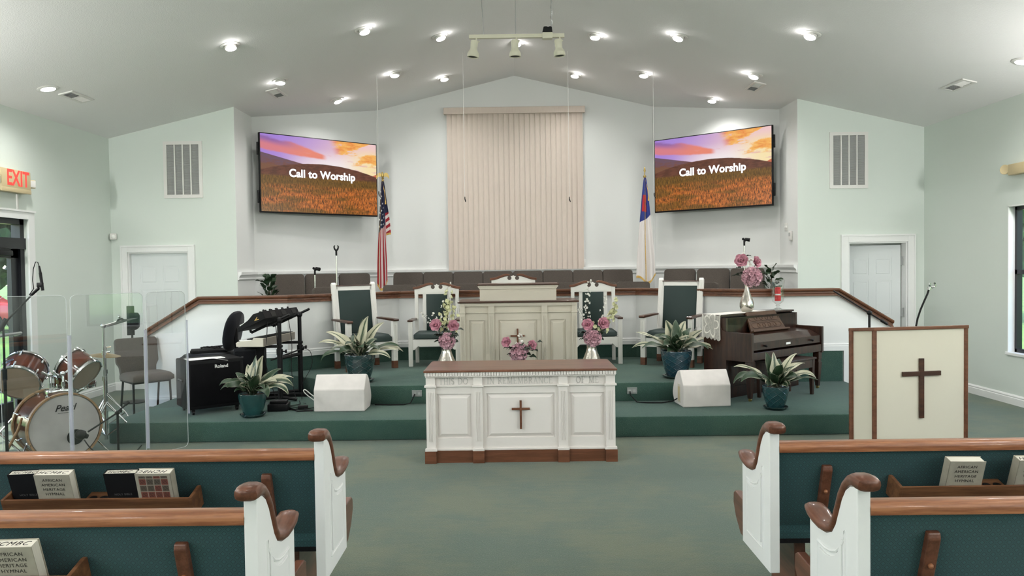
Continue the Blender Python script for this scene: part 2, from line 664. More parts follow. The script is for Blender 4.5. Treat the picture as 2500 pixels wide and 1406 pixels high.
# pitched ceiling (one slab each side, one mesh)
bm = NB()
prism(bm, [(-5.7, CZ(5.7)), (0, RIDGE), (5.7, CZ(5.7)), (5.7, CZ(5.7) + .2), (0, RIDGE + .2), (-5.7, CZ(5.7) + .2)], YREAR - .15, 12.8, 'xzy')
struct('ceiling', bm, 'ceiling', smooth=False)

def side_wall(name, x0, x1, opens):
    bm = NB()
    ys = YREAR
    for (a, b, c, d) in sorted(opens):
        b2(bm, x0, x1, ys, a, 0, HS + .03)
        if c > 0:
            b2(bm, x0, x1, a, b, 0, c)
        b2(bm, x0, x1, a, b, d, HS + .03)
        ys = b
    b2(bm, x0, x1, ys, YG + .15, 0, HS + .03)
    struct(name, bm, 'wall', smooth=False)
side_wall('wall_left', -W - .16, -W, LEFT_OPEN)
side_wall('wall_right', W, W + .16, RIGHT_OPEN)
bm = NB()
prism(bm, [(-W - .1, 0), (W + .1, 0), (W + .1, CZ(W)), (0, RIDGE + .02), (-W - .1, CZ(W))], YREAR - .15, YREAR, 'xzy')
struct('wall_rear', bm, 'wall', smooth=False)

def gable(name, xa, xb, dx0, dx1, dz):
    """front wall beside the alcove, with its door opening"""
    lo, hi = min(xa, xb), max(xa, xb)
    bm = NB()
    t = .13
    b2(bm, lo, dx0, YG, YG + t, 0, dz)
    b2(bm, dx1, hi, YG, YG + t, 0, dz)
    prism(bm, [(lo, dz), (hi, dz), (hi, CZ(hi) + .03), (lo, CZ(lo) + .03)], YG, YG + t, 'xzy')
    struct(name, bm, 'wall', smooth=False)
gable('wall_front_left', -W - .1, -A_ - .004, -5.28, -4.457, 1.876)
gable('wall_front_right', A_ + .004, W + .1, 4.479, 5.274, 1.88)

def alc(name, p, q, th=.12):
    """vertical wall between two plan points reaching the sloping ceiling; thickness to the left of p->q"""
    d = Vector((q[0] - p[0], q[1] - p[1], 0)).normalized()
    n = Vector((-d.y, d.x, 0)) * th
    bm = NB()
    add_geo(bm, [(p[0], p[1], 0), (q[0], q[1], 0), (q[0], q[1], CZ(q[0]) + .02), (p[0], p[1], CZ(p[0]) + .02),
                 (p[0] + n.x, p[1] + n.y, 0), (q[0] + n.x, q[1] + n.y, 0), (q[0] + n.x, q[1] + n.y, CZ(q[0]) + .02), (p[0] + n.x, p[1] + n.y, CZ(p[0]) + .02)],
            [(0, 1, 2, 3), (7, 6, 5, 4), (0, 4, 5, 1), (1, 5, 6, 2), (2, 6, 7, 3), (3, 7, 4, 0)])
    struct(name, bm, 'alcove', smooth=False)
alc('wall_return_left', (-A_, YG + .002), (-A_, YR + .03))
alc('wall_angled_left', (-A_, YR), (-B_, YB))
alc('wall_angled_right', (B_, YB), (A_, YR))
alc('wall_return_right', (A_, YR + .03), (A_, YG + .002))
# centre wall with the high window behind the blind
bm = NB()
wx, wz0, wz1 = 1.0, 1.60, 4.05
for (xa, xb) in ((-B_ - .02, -wx), (wx, B_ + .02)):
    prism(bm, [(xa, 0), (xb, 0), (xb, CZ(xb) + .02), (xa, CZ(xa) + .02)], YB, YB + .14, 'xzy')
b2(bm, -wx, wx, YB, YB + .14, 0, wz0)
prism(bm, [(-wx, wz1), (wx, wz1), (wx, CZ(wx) + .02), (0, RIDGE + .02), (-wx, CZ(wx) + .02)], YB, YB + .14, 'xzy')
struct('wall_back', bm, 'alcove', smooth=False)
bm = NB()
for x in (-wx, 0, wx):
    b2(bm, x - .03, x + .03, YB + .03, YB + .10, wz0, wz1)
for z in (wz0 + .03, (wz0 + wz1) / 2, wz1 - .03):
    b2(bm, -wx, wx, YB + .03, YB + .10, z - .03, z + .03)
w = struct('window_3', bm, 'trim', smooth=False)
bm = NB()
b2(bm, -wx, wx, YB + .06, YB + .066, wz0, wz1)
obj('pane', bm, 'glass', w, smooth=False)

# ------------------------------------------------------------------ platform steps, choir floor
bm = NB()
prism(bm, [(-3.86, 7.154), (3.88, 7.154), (3.88, 9.2), (-3.86, 9.2)], 0, .195, bev=.02)
struct('floor_platform_lower', bm, 'step_carpet')
bm = NB()
prism(bm, [(-1.6, 7.97), (1.6, 7.97), (2.86, 9.08), (2.8, 9.16), (1.58, 10.25), (-1.58, 10.25), (-2.8, 9.16), (-2.86, 9.08)], .19, .39, bev=.02)
struct('floor_platform_upper', bm, 'step_carpet')
PAR = [(-4.435, 9.15), (-2.75, 9.15), (-1.57, 10.2), (1.57, 10.2), (2.75, 9.15), (4.435, 9.15)]
bm = NB()
prism(bm, [(-3.7, 9.3), (-2.7, 9.3), (-1.52, 10.32), (1.52, 10.32), (2.7, 9.3), (3.7, 9.3), (3.78, 10.5), (3.78, 11.1), (2.24, 12.57), (-2.24, 12.57), (-3.78, 11.1), (-3.78, 10.5)], .3, .562)
struct('floor_choir', bm, 'step_carpet', smooth=False)
bm = NB()
prism(bm, [(-3.6, 10.75), (-1.9, 11.35), (1.9, 11.35), (3.6, 10.75), (3.78, 11.1), (2.24, 12.57), (-2.24, 12.57), (-3.78, 11.1)], .56, .73)
struct('floor_choir_tier', bm, 'step_carpet', smooth=False)

# parapet wall: profile follows the rail (sloped ends over the side stairs)
def par_path(z_main, z_end):
    return [(-4.435, 9.15, z_end), (-3.79, 9.15, z_main), (-2.75, 9.15, z_main), (-1.57, 10.2, z_main), (1.57, 10.2, z_main), (2.75, 9.15, z_main), (3.79, 9.15, z_main), (4.435, 9.15, z_end)]
top = par_path(1.235, .845)
bm = NB()
n = len(top)
def off(i, d):
    """mitred inward (towards the back wall) offset of parapet point i"""
    P = [Vector((p[0], p[1], 0)) for p in top]
    a = (P[i] - P[i - 1]).normalized() if i else (P[1] - P[0]).normalized()
    b = (P[i + 1] - P[i]).normalized() if i < n - 1 else (P[-1] - P[-2]).normalized()
    na, nb = Vector((-a.y, a.x, 0)), Vector((-b.y, b.x, 0))
    nn = (na + nb).normalized()
    return P[i] + nn * (d / max(.3, nn.dot(na)))
F = [off(i, 0) for i in range(n)]
Bk = [off(i, .11) for i in range(n)]
vf0 = [bm.verts.new((p.x, p.y, 0)) for p in F]
vf1 = [bm.verts.new((p.x, p.y, t[2])) for p, t in zip(F, top)]
vb0 = [bm.verts.new((p.x, p.y, 0)) for p in Bk]
vb1 = [bm.verts.new((p.x, p.y, t[2])) for p, t in zip(Bk, top)]
for i in range(n - 1):
    bm.faces.new((vf0[i], vf0[i + 1], vf1[i + 1], vf1[i]))
    bm.faces.new((vb0[i + 1], vb0[i], vb1[i], vb1[i + 1]))
    bm.faces.new((vf1[i], vf1[i + 1], vb1[i + 1], vb1[i]))
    bm.faces.new((vf0[i + 1], vf0[i], vb0[i], vb0[i + 1]))
bm.faces.new((vf0[0], vf1[0], vb1[0], vb0[0]))
bm.faces.new((vf0[-1], vb0[-1], vb1[-1], vf1[-1]))
struct('wall_parapet', bm, 'trim', smooth=False)
# moulded wooden cap on the parapet
bm = NB()
capp = [(.055, 0), (.055, .022), (.035, .030), (.035, .048), (.062, .056), (.070, .072), (.070, .088), (-.12, .088), (-.165, .07), (-.165, 0)]
sweep(bm, [(p[0] + (.0), p[1], p[2] - .018) for p in top], [(o, z) for o, z in capp])
struct('trim_1', bm, 'cap_wood', smooth=True, ang=25)
# green carpet face of the parapet base and white base moulding above
SEG = [(-3.85, 9.15), (-2.75, 9.15), (-1.57, 10.2), (1.57, 10.2), (2.75, 9.15), (3.85, 9.15)]
bm = NB()
sweep(bm, [(x, y, 0) for x, y in SEG], [(.014, .18), (.014, .562), (-.02, .562), (-.02, .18)])
struct('trim_2', bm, 'step_carpet', smooth=False)
bm = NB()
sweep(bm, [(x, y, 0) for x, y in [(-3.9, 9.15)] + SEG[1:-1] + [(3.93, 9.15)]], [(.022, .562), (.022, .615), (.016, .622), (.018, .636), (.008, .648), (-.01, .648), (-.01, .562)])
struct('baseboard_platform', bm, 'trim', smooth=False)
bm = NB()
for s in (-1, 1):
    b2(bm, s * 3.86, s * 3.93, 9.127, 9.16, 0.0, .57)
    b2(bm, s * 3.93, s * 4.435, 9.13, 9.16, 0, .09)
    b2(bm, s * 3.93, s * 4.435, 9.135, 9.16, .09, .115)
struct('baseboard_parapet', bm, 'trim', smooth=False)
# steps of the side stairs behind the parapet ends
for s, nm in ((-1, 'floor_stair_left'), (1, 'floor_stair_right')):
    bm = NB()
    for k in range(3):
        b2(bm, s * (3.78), s * (4.40 - k * .2), 9.27, 10.42, 0 if k == 0 else .1875 * k, .1875 * (k + 1))
    struct(nm, bm, 'step_carpet', smooth=False)

# base boards and chair rail
BP = [(.020, 0), (.020, .075), (.014, .080), (.016, .095), (.006, .112), (-.005, .112), (-.005, 0)]
bm = NB()
sweep(bm, [(-W, 8.80, 0), (-W, YG, 0), (-5.386, YG, 0)], BP)
struct('baseboard_left', bm, 'trim', smooth=False)
bm = NB()
sweep(bm, [(5.386, YG, 0), (W, YG, 0), (W, YREAR, 0)], BP)
struct('baseboard_right', bm, 'trim', smooth=False)
bm = NB()
sweep(bm, [(-W, YREAR, 0), (-W, 6.2, 0)], BP)
struct('baseboard_nave', bm, 'trim', smooth=False)
RP = [(.012, 0), (.02, .012), (.016, .03), (.022, .045), (.03, .06), (.05, .072), (.055, .11), (-.005, .11), (-.005, 0)]
bm = NB()
sweep(bm, [(-A_, YG + .01, 1.478), (-A_, YR, 1.478), (-B_, YB, 1.478), (B_, YB, 1.478), (A_, YR, 1.478), (A_, YG + .01, 1.478)], RP)
struct('trim_3', bm, 'trim', smooth=False)
# corner bead visible between back wall and the angled walls
bm = NB()
for s in (-1, 1):
    b2(bm, s * (B_ + .012), s * (B_ - .010), YB - .02, YB, 1.58, CZ(B_))
struct('trim_4', bm, 'alcove', smooth=False)

# ------------------------------------------------------------------ interior doors
def casing(bm, x0, x1, z1, y, wd=.09, t=.022):
    b2(bm, x0 - wd, x0, y - t, y, 0, z1 + wd, .005)
    b2(bm, x1, x1 + wd, y - t, y, 0, z1 + wd, .005)
    b2(bm, x0 - .001, x1 + .001, y - t + .0006, y, z1, z1 + wd - .001)
    for (a, b) in ((x0 - wd - .001, x0 - wd + .02), (x1 + wd - .02, x1 + wd + .001)):
        b2(bm, a, b, y - t - .01, y, 0, z1 + wd + .001)
    b2(bm, x0 - wd + .02, x1 + wd - .02, y - t - .0094, y, z1 + wd - .02, z1 + wd + .0015)
def six_panel(bm, w, h, t):
    """six-panel slab: x 0..w, y 0..t (face at y=0), z 0..h"""
    b2(bm, 0, w, .006, t, 0, h)
    st, mid = w * .155, w * .10
    pw = (w - 2 * st - mid) / 2
    rows = [(h * .775, h * .905), (h * .475, h * .735), (h * .12, h * .41)]
    zs = [0]
    # stiles and rails stand proud of the recessed fields
    for x0, x1 in ((0, st), (st + pw, st + pw + mid), (w - st, w)):
        b2(bm, x0, x1, 0, .01, 0, h)
    edges = [0] + [e for r in sorted(rows) for e in r] + [h]
    for a, b in zip(edges[0::2], edges[1::2]):
        b2(bm, st - .001, w - st + .001, .0006, .01, a, b)
    for (a, b) in rows:
        for x0 in (st, st + pw + mid):
            b2(bm, x0 + .022, x0 + pw - .022, .001, .012, a + .022, b - .022, .006)
M['door_paint'] = pmat('door_paint', (.70, .74, .74), .45)
bm = NB()
casing(bm, -5.28, -4.457, 1.876, YG)
b2(bm, -5.281, -5.262, YG, YG + .13, 0, 1.876)
b2(bm, -4.476, -4.456, YG, YG + .13, 0, 1.876)
b2(bm, -5.262, -4.476, YG + .001, YG + .13, 1.857, 1.877)
d1 = struct('door_1', bm, 'trim', smooth=False)
bm = NB()
six_panel(bm, .783, 1.858, .04)
obj('door_panel', bm, 'door_paint', d1, (-5.26, YG + .05, .004), smooth=False)
bm = NB()
sphere(bm, (-4.56, YG + .0, .88), .028)
cyl(bm, (-4.56, YG + .0, .88), (-4.56, YG + .05, .88), .012)
obj('door_knob', bm, 'brass', d1)
bm = NB()
casing(bm, 4.479, 5.274, 1.88, YG, .10)
b2(bm, 4.478, 4.497, YG, YG + .13, 0, 1.88)
b2(bm, 5.256, 5.275, YG, YG + .13, 0, 1.88)
b2(bm, 4.497, 5.256, YG + .001, YG + .13, 1.862, 1.881)
d2 = struct('door_2', bm, 'trim', smooth=False)
bm = NB()
six_panel(bm, .745, 1.832, .04)
for v in bm.verts:
    v.co.x -= .745
leaf = obj('door_panel', bm, 'door_paint', d2, (5.245, YG + .125, .006), (0, 0, math.radians(-11)), smooth=False)
for z in (1.62, .92, .2):
    bm = NB()
    b2(bm, 5.244, 5.262, YG + .05, YG + .13, z - .06, z + .06)
    cyl(bm, (5.252, YG + .048, z - .065), (5.252, YG + .048, z + .065), .007, 8)
    obj('hinge', bm, 'steel', d2)
# little lobby behind the half-open door, with its strip light
bm = NB()
b2(bm, 3.95, 4.0, YG + .14, 15.0, 0, 2.3)
b2(bm, 5.6, 5.65, YG + .14, 15.0, 0, 2.3)
b2(bm, 3.95, 5.65, 15.0, 15.05, 0, 2.3)
b2(bm, 3.95, 5.65, YG + .14, 15.05, 2.1, 2.15)
b2(bm, 3.95, 5.65, YG + .14, 15.05, -.1, 0)
struct('wall_lobby', bm, 'wall', smooth=False)
bm = NB()
b2(bm, 4.55, 5.05, 13.0, 13.12, 1.965, 2.01)
t = thing('strip_light', 'lit strip light seen over the top of the half open door', 'light')
obj('housing', bm, 'plastic_white', t, smooth=False)
bm = NB()
cyl(bm, (4.66, 13.06, 1.938), (5.03, 13.06, 1.938), .028, 12)
obj('tube', bm, 'lamp', t)

# ------------------------------------------------------------------ street door of the left wall (dark metal shop front)
M['black_frame'] = pmat('black_anodised_frame', (.010, .011, .014), .3)
bm = NB()
y0, y1, z1 = 6.35, 8.636, 2.216
xo, xi = -5.64, -5.54
b2(bm, xo, xi, y1 - .07, y1, 0, z1)
b2(bm, xo, xi, y0, y0 + .07, 0, z1)
b2(bm, xo, xi, y0, y1, z1 - .065, z1)
b2(bm, xo - .01, xi + .02, y0, y1, 1.88, 2.0)
b2(bm, xo, xi, (y0 + y1) / 2 - .035, (y0 + y1) / 2 + .035, 1.95, z1)
d3 = struct('door_3', bm, 'black_frame', smooth=False)
def leaf_door(ya, yb):
    bm = NB()
    b2(bm, -5.62, -5.57, ya, ya + .12, 0.01, 1.88)
    b2(bm, -5.62, -5.57, yb - .12, yb, 0.01, 1.88)
    b2(bm, -5.62, -5.57, ya, yb, 1.78, 1.88)
    b2(bm, -5.62, -5.57, ya, yb, .01, .2)
    p = obj('door_leaf', bm, 'black_frame', d3, smooth=False)
    bm = NB()
    b2(bm, -5.598, -5.592, ya + .11, yb - .11, .19, 1.79)
    obj('pane', bm, 'glass', p, smooth=False)
    bm = NB()
    tube(bm, [(-5.57, ya + .1, .93), (-5.50, ya + .1, .95), (-5.50, yb - .1, .95), (-5.57, yb - .1, .93)], .018)
    obj('push_bar', bm, 'steel', p)
ym = (y0 + y1) / 2
leaf_door(y0 + .07, ym)
leaf_door(ym, y1 - .07)
bm = NB()
b2(bm, -5.595, -5.590, y0 + .06, y1 - .06, 1.99, z1 - .06)
obj('transom_pane', bm, 'glass', d3, smooth=False)
bm = NB()
b2(bm, -5.57, -5.50, y1 - .55, y1 - .25, 1.80, 1.86, .01)
tube(bm, [(-5.52, y1 - .45, 1.865), (-5.46, y1 - .62, 1.875), (-5.53, y1 - .3, 1.885)], .01, 8)
obj('door_closer', bm, 'black', d3)
bm = NB()
for a, b, c, d in ((y1 - .006, y1 + .10, 0, z1 + .09), (y0 - .10, y0 + .006, 0, z1 + .09), (y0 + .006, y1 - .006, z1 - .006, z1 + .09)):
    b2(bm, -W, -W + (.022 if c == 0 else .0214), a, b, c, d)
b2(bm, -W, -W + .035, y0 - .11, y1 + .11, z1 + .075, z1 + .095)
struct('trim_5', bm, 'trim', smooth=False)

# windows
def window(name, x, s, a, b, c, d):
    bm = NB()
    xi, xo = x + s * .07, x + s * .13
    f = .05
    for (p, q, r, t) in ((a, a + f, c, d), (b - f, b, c, d), (a, b, c, c + f), (a, b, d - f, d), (a, b, 1.45, 1.50)):
        b2(bm, xi, xo, p, q, r, t)
    w = struct(name, bm, 'black_frame', smooth=False)
    bm = NB()
    b2(bm, x + s * .098, x + s * .103, a + .01, b - .01, c + .01, d - .01)
    obj('pane', bm, 'glass', w, smooth=False)
    bm = NB()
    for (p, q, r, t) in ((a - .001, a + .012, c, d), (b - .012, b + .001, c, d), (a, b, d - .012, d + .001)):
        b2(bm, x - s * .004, x + s * .075, p, q, r, t)
    b2(bm, x - s * .02, x + s * .075, a - .02, b + .02, c - .02, c + .012, .004)
    obj('sill', bm, 'trim', w, smooth=False)
window('window_1', W, 1, *RIGHT_OPEN[4])
window('window_2', W, 1, *RIGHT_OPEN[3])
for i, o_ in enumerate(RIGHT_OPEN[:3]):
    window('window_%d' % (4 + i), W, 1, *o_)
for i, o_ in enumerate(LEFT_OPEN[:3]):
    window('window_%d' % (7 + i), -W, -1, *o_)

# ------------------------------------------------------------------ outdoors
M['grass'] = pmat('sunlit_lawn', (.10, .19, .035), .95, var=.35, vscale=.8)
bm = NB()
b2(bm, -120, 120, -120, 120, -.35, -.22)
struct('lawn', bm, 'grass', smooth=False)
M['tree_leaf'] = pmat('tree_leaves', (.022, .058, .015), .7, var=.6, vscale=3)
M['bark'] = pmat('tree_bark', (.05, .035, .025), .9)
random.seed(4)
def tree(x, y, h, r, label):
    t = thing('tree', label, 'tree', (x, y, -.25), random.random() * 6, 'trees outside')
    bm = NB()
    tube(bm, [(0, 0, -.05), (.1, .05, h * .3), (.0, .1, h * .7)], [.22, .17, .08])
    obj('trunk', bm, 'bark', t)
    bm = NB()
    for k in range(900):
        a, b = random.random() * 2 * PI, math.acos(2 * random.random() - 1)
        q = random.random() ** .33
        c = Vector((math.sin(b) * math.cos(a) * r * q, math.sin(b) * math.sin(a) * r * q, h * .58 + math.cos(b) * h * .42 * q))
        s = r * .095 * (.6 + random.random())
        m_ = Matrix.Translation(c) @ Euler((random.random() * 6, random.random() * 6, random.random() * 6)).to_matrix().to_4x4()
        add_geo(bm, [(-s, -s * .6, 0), (s * .2, -s, s * .3), (s, .1 * s, 0), (.1 * s, s * .8, s * .35), (-s * .8, s * .5, -.1 * s)], [(0, 1, 2, 3, 4)], m_)
    obj('foliage', bm, 'tree_leaf', t, smooth=False)
tree(-19.0, 29, 10, 3.8, 'leafy green tree on the lawn beyond the street door')
tree(-23.5, 40, 10, 4.0, 'leafy green tree on the lawn beyond the street door')
tree(-31, 30, 12, 3.8, 'leafy green tree on the lawn beyond the street door')
tree(-20, 16, 8, 3.2, 'leafy green tree on the lawn beyond the street door')
tree(16, 22, 9, 3.6, 'leafy green tree outside the right side windows')
tree(19, -1, 9, 4.2, 'leafy green tree outside the right side windows')
tree(24, 9, 8, 3.6, 'leafy green tree outside the right side windows')
tree(26, -10, 9, 4.2, 'leafy green tree outside the right side windows')
# the red car glimpsed through the door glass
M['car_red'] = pmat('red_car_paint', (.55, .05, .06), .25, coat=.8)
M['car_glass'] = pmat('dark_car_glass', (.02, .02, .025), .1)
t = thing('car', 'red car parked on the grass outside the street door', 'car', (-17.6, 24.2, -.22), .15)
bm = NB()
prism(bm, [(-2.1, .35), (2.1, .35), (2.15, .75), (1.9, .92), (1.05, .98), (.45, 1.45), (-1.2, 1.45), (-1.8, 1.0), (-2.15, .9)], -.82, .82, 'xzy', bev=.06)
obj('body', bm, 'car_red', t)
bm = NB()
prism(bm, [(.95, .99), (.42, 1.40), (-1.15, 1.40), (-1.65, 1.02)], -.835, .835, 'xzy')
obj('glazing', bm, 'car_glass', t)
for sx in (-1.35, 1.35):
    for sy in (-.78, .78):
        bm = NB()
        cyl(bm, (sx, sy - .09, .32), (sx, sy + .09, .32), .32, 24)
        obj('wheel', bm, 'black', t)
# brick pier outside the transom
M['brick'] = pmat('red_brick', (.22, .07, .045), .85, var=.4, vscale=14)
bm = NB()
b2(bm, -6.33, -5.95, 9.65, 10.0, -.25, 3.3)
struct('trim_6', bm, 'brick', smooth=False)
# ------------------------------------------------------------------ recessed gimbal lamps
random.seed(11)
def slope_rot(x):
    """rotation that lays local z along the inward normal of the ceiling at x"""
    s = -1 if x > 0 else 1
    return (0, math.atan(SL) * (1 if x > 0 else -1) , 0)
lamp_mesh = {}
def gimbal(x, y, tilt, az, label, flat=False, watts=None, grp='recessed lamps of the chancel ceiling', show=True):
    z = CZ(x) - .001
    t = thing('recessed_light', label, 'ceiling light', (x, y, z), 0, grp, rot=(0, math.atan(SL) if x > 0 else -math.atan(SL), 0))
    if 'trim' not in lamp_mesh:
        bm = NB()
        lathe(bm, [(.066, 0.0), (.070, -.010), (.098, -.008), (.104, -.003), (.104, .0)], 32)
        o = obj('trim_ring', bm, 'plastic_white', t)
        lamp_mesh['trim'] = o.data
        bm = NB()
        lathe(bm, [(.045, .02), (.062, 0), (.066, -.03), (.060, -.034), (.056, -.034)], 28)
        lamp_mesh['can'] = obj('gimbal_cup', bm, 'plastic_white', t).data
        bm = NB()
        lathe(bm, [(0, -.040), (.03, -.039), (.05, -.035), (.058, -.028), (.058, -.01), (0, -.01)], 28)
        lamp_mesh['bulb'] = obj('lamp_face', bm, 'lamp', t).data
        made = kids(t)
    else:
        made = []
        for nm, k in (('trim_ring', 'trim'), ('gimbal_cup', 'can'), ('lamp_face', 'bulb')):
            o = bpy.data.objects.new(nm, lamp_mesh[k])
            COL.objects.link(o)
            o.parent = t
            made.append(o)
    for o in made:
        if o.name.startswith(('gimbal_cup', 'lamp_face')):
            if flat:
                o.location = (0, 0, .026)
                o.scale = (1.55, 1.55, 1)
            else:
                o.location = (0, 0, -.006)
                q = Euler((0, 0, az)).to_quaternion() @ Euler((-tilt * .35, 0, 0)).to_quaternion()
                o.rotation_mode = 'QUATERNION'
                o.rotation_quaternion = q
    d = bpy.data.lights.new('lamp_beam', 'SPOT')
    d.energy = (watts or LAMP_W) * 4
    d.spot_size = math.radians(165 if flat else 150)
    d.spot_blend = .8
    d.shadow_soft_size = .06
    d.color = (1.0, .975, .95)
    o = bpy.data.objects.new('lamp_beam', d)
    COL.objects.link(o)
    o.parent = t
    if flat:
        o.location = (0, 0, -.03)
    else:
        o.location = (0, 0, -.055)
        o.rotation_mode = 'QUATERNION'
        o.rotation_quaternion = Euler((0, (-math.atan(SL) if x > 0 else math.atan(SL)), 0)).to_quaternion()
    if not flat:
        d2 = bpy.data.lights.new('lamp_glow', 'POINT')
        d2.energy = .6
        d2.shadow_soft_size = .02
        d2.color = (1.0, .97, .95)
        o2 = bpy.data.objects.new('lamp_glow', d2)
        COL.objects.link(o2)
        o2.parent = t
        o2.location = (.085 * math.sin(az * 2.5), -.085 * math.cos(az * 2.5), -.05)
    return t
D = math.radians
# each lamp: x, y, tilt, azimuth of the tilt, label
gimbal(-4.925, 8.143, 0, 0, 'flat lit disc lamp nearest the left side wall', True)
gimbal(-3.022, 8.223, D(24), D(10), 'lit recessed lamp above the left wall grille, left of the others')
gimbal(-1.704, 8.766, D(26), D(20), 'lit recessed lamp highest on the left roof slope')
gimbal(-.927, 9.666, D(24), D(20), 'lit recessed lamp on the left slope beside the track light')
gimbal(-2.975, 9.81, D(34), D(-40), 'tilted recessed lamp shining beside the left inner ceiling register')
gimbal(-2.607, 11.354, D(34), D(50), 'recessed lamp directly above the left television')
gimbal(-1.669, 10.766, D(28), D(-20), 'recessed lamp between the two left hanging microphone cables')
gimbal(-1.057, 11.622, D(26), D(-10), 'small recessed lamp above the left end of the blind')
gimbal(.038, 10.699, D(24), D(20), 'recessed lamp at the ridge behind the middle track spotlight')
gimbal(1.006, 9.664, D(24), D(20), 'lit recessed lamp on the right slope beside the track light')
gimbal(1.908, 9.028, D(30), D(-25), 'lit recessed lamp highest on the right roof slope')
gimbal(3.081, 8.086, D(34), D(-30), 'strongly tilted recessed lamp far out on the right slope')
gimbal(.914, 11.676, D(26), D(10), 'small recessed lamp above the right end of the blind')
gimbal(1.81, 10.856, D(28), D(15), 'recessed lamp between blind and right television by a cable')
gimbal(3.031, 9.814, D(36), D(-35), 'tilted recessed lamp shining beside the right inner ceiling register')
gimbal(2.897, 11.373, D(28), D(10), 'recessed lamp directly above the right television')
gimbal(4.957, 7.588, 0, 0, 'flat lit disc lamp nearest the right side wall', True)
for k, (x, y) in enumerate([(-4.9, 4.4), (-1.8, 4.6), (1.8, 4.6), (4.9, 4.2), (-4.9, .8), (-1.8, .8), (1.8, .8), (4.9, .6), (-3.4, -3.2), (0.6, -3.2), (3.4, -3.2), (-3.4, -6.4), (3.4, -6.4)]):
    t = gimbal(x, y, 0, 0, 'flat recessed lamp added out of view to even the brightness', True, NAVE_FILL_W, 'added fill lamps of the nave ceiling')  # unseen lamps added to even out the brightness

# globe pendants added behind the camera as fill light, hung on rods from the roof slope
for k, (x, y) in enumerate([(-3.4, 2.3), (3.4, 2.3), (-3.4, -1.4), (3.4, -1.4), (-3.4, -5.0), (3.4, -5.0)]):
    t = thing('fill_pendant', 'white globe pendant lamp added behind the camera as fill light', 'pendant lamp', (x, y, 3.05), 0, 'added fill pendants')
    bm = NB()
    cyl(bm, (0, 0, .15), (0, 0, CZ(x) - 3.05), .008, 8)
    cyl(bm, (0, 0, .12), (0, 0, .17), .05, 16)
    obj('rod', bm, 'brass', t)
    bm = NB()
    sphere(bm, (0, 0, 0), .14, 14)
    g_ = obj('globe', bm, 'lamp', t)
    g_.visible_shadow = True
    for dz in (.20, -.19):
        d = bpy.data.lights.new('globe_fill_light', 'POINT')
        d.energy = FILL_PENDANT_W
        d.shadow_soft_size = .04
        d.color = (1.0, .975, .95)
        o = bpy.data.objects.new('globe_fill_light', d)
        COL.objects.link(o)
        o.parent = t
        o.location = (.0, 0, dz)

# half-bowl wall sconces added out of view, between the windows, to brighten ceiling and walls
for k, (sx, y) in enumerate([(-1, 5.6), (-1, 3.75), (-1, 1.05), (-1, -1.95), (1, 6.3), (1, 3.35), (1, .5), (1, -2.0)]):
    t = thing('fill_sconce', 'white half bowl wall sconce added out of view as fill light', 'wall lamp', (sx * W, y, 2.40), 0, 'added fill sconces')
    bm = NB()
    lathe(bm, [(0, -.13), (.05, -.12), (.10, -.08), (.14, 0), (.135, 0), (.095, -.07), (.05, -.11), (0, -.12)], 24, T(-sx * .15, 0, 0))
    b2(bm, 0, -sx * .03, -.06, .06, -.14, .02)
    obj('bowl', bm, 'plastic_white', t)
    bm = NB()
    sphere(bm, (-sx * .15, 0, .02), .04, 8)
    obj('bulb', bm, 'lamp', t)
    d = bpy.data.lights.new('sconce_fill_light', 'POINT')
    d.energy = FILL_SCONCE_W
    d.shadow_soft_size = .05
    d.color = (1.0, .98, .96)
    o = bpy.data.objects.new('sconce_fill_light', d)
    COL.objects.link(o)
    o.parent = t
    o.location = (-sx * .17, 0, .10)

# ------------------------------------------------------------------ ceiling registers and wall grilles
def register(x, y, lx, ly, label, dark_end):
    t = thing('ceiling_register', label, 'air vent', (x, y, CZ(x)), 0, None, rot=(0, math.atan(SL) if x > 0 else -math.atan(SL), 0))
    bm = NB()
    f = .03
    for (a, b, c, d) in ((-lx / 2, lx / 2, -ly / 2, -ly / 2 + f), (-lx / 2, lx / 2, ly / 2 - f, ly / 2), (-lx / 2, -lx / 2 + f, -ly / 2 + f, ly / 2 - f), (lx / 2 - f, lx / 2, -ly / 2 + f, ly / 2 - f), (-lx / 2 + f, lx / 2 - f, -.008, .008)):
        b2(bm, a, b, c, d, -.012, 0.0)
    obj('frame', bm, 'plastic_white', t, smooth=False)
    for half in (0, 1):
        bm = NB()
        ya, yb = (-ly / 2 + f, -.008) if half == 0 else (.008, ly / 2 - f)
        n = 7
        for k in range(n):
            yy = ya + (yb - ya) * (k + .5) / n
            ang = D(48) if half == dark_end else D(-48)
            bx(bm, (0, 0, 0), (lx - 2 * f, .016, .0015), T(0, yy, -.004, ang))
        obj('louver_bank', bm, 'vent_grey' if half == dark_end else 'plastic_white', t, smooth=False)  # one bank coloured greyer, its shade put into the slat colour
    bm = NB()
    b2(bm, -lx / 2 + f, lx / 2 - f, -ly / 2 + f, ly / 2 - f, -.001, .0015)
    obj('backing', bm, 'vent_dark', t, smooth=False)
register(-4.876, 8.588, .16, .44, 'white ceiling register beside the flat disc lamp on the left', 0)
register(-3.175, 10.30, .16, .44, 'white ceiling register by the left end of the alcove', 1)
register(3.19, 10.30, .16, .44, 'white ceiling register by the right end of the alcove', 1)
register(4.905, 8.60, .16, .44, 'white ceiling register near the flat disc lamp on the right', 1)

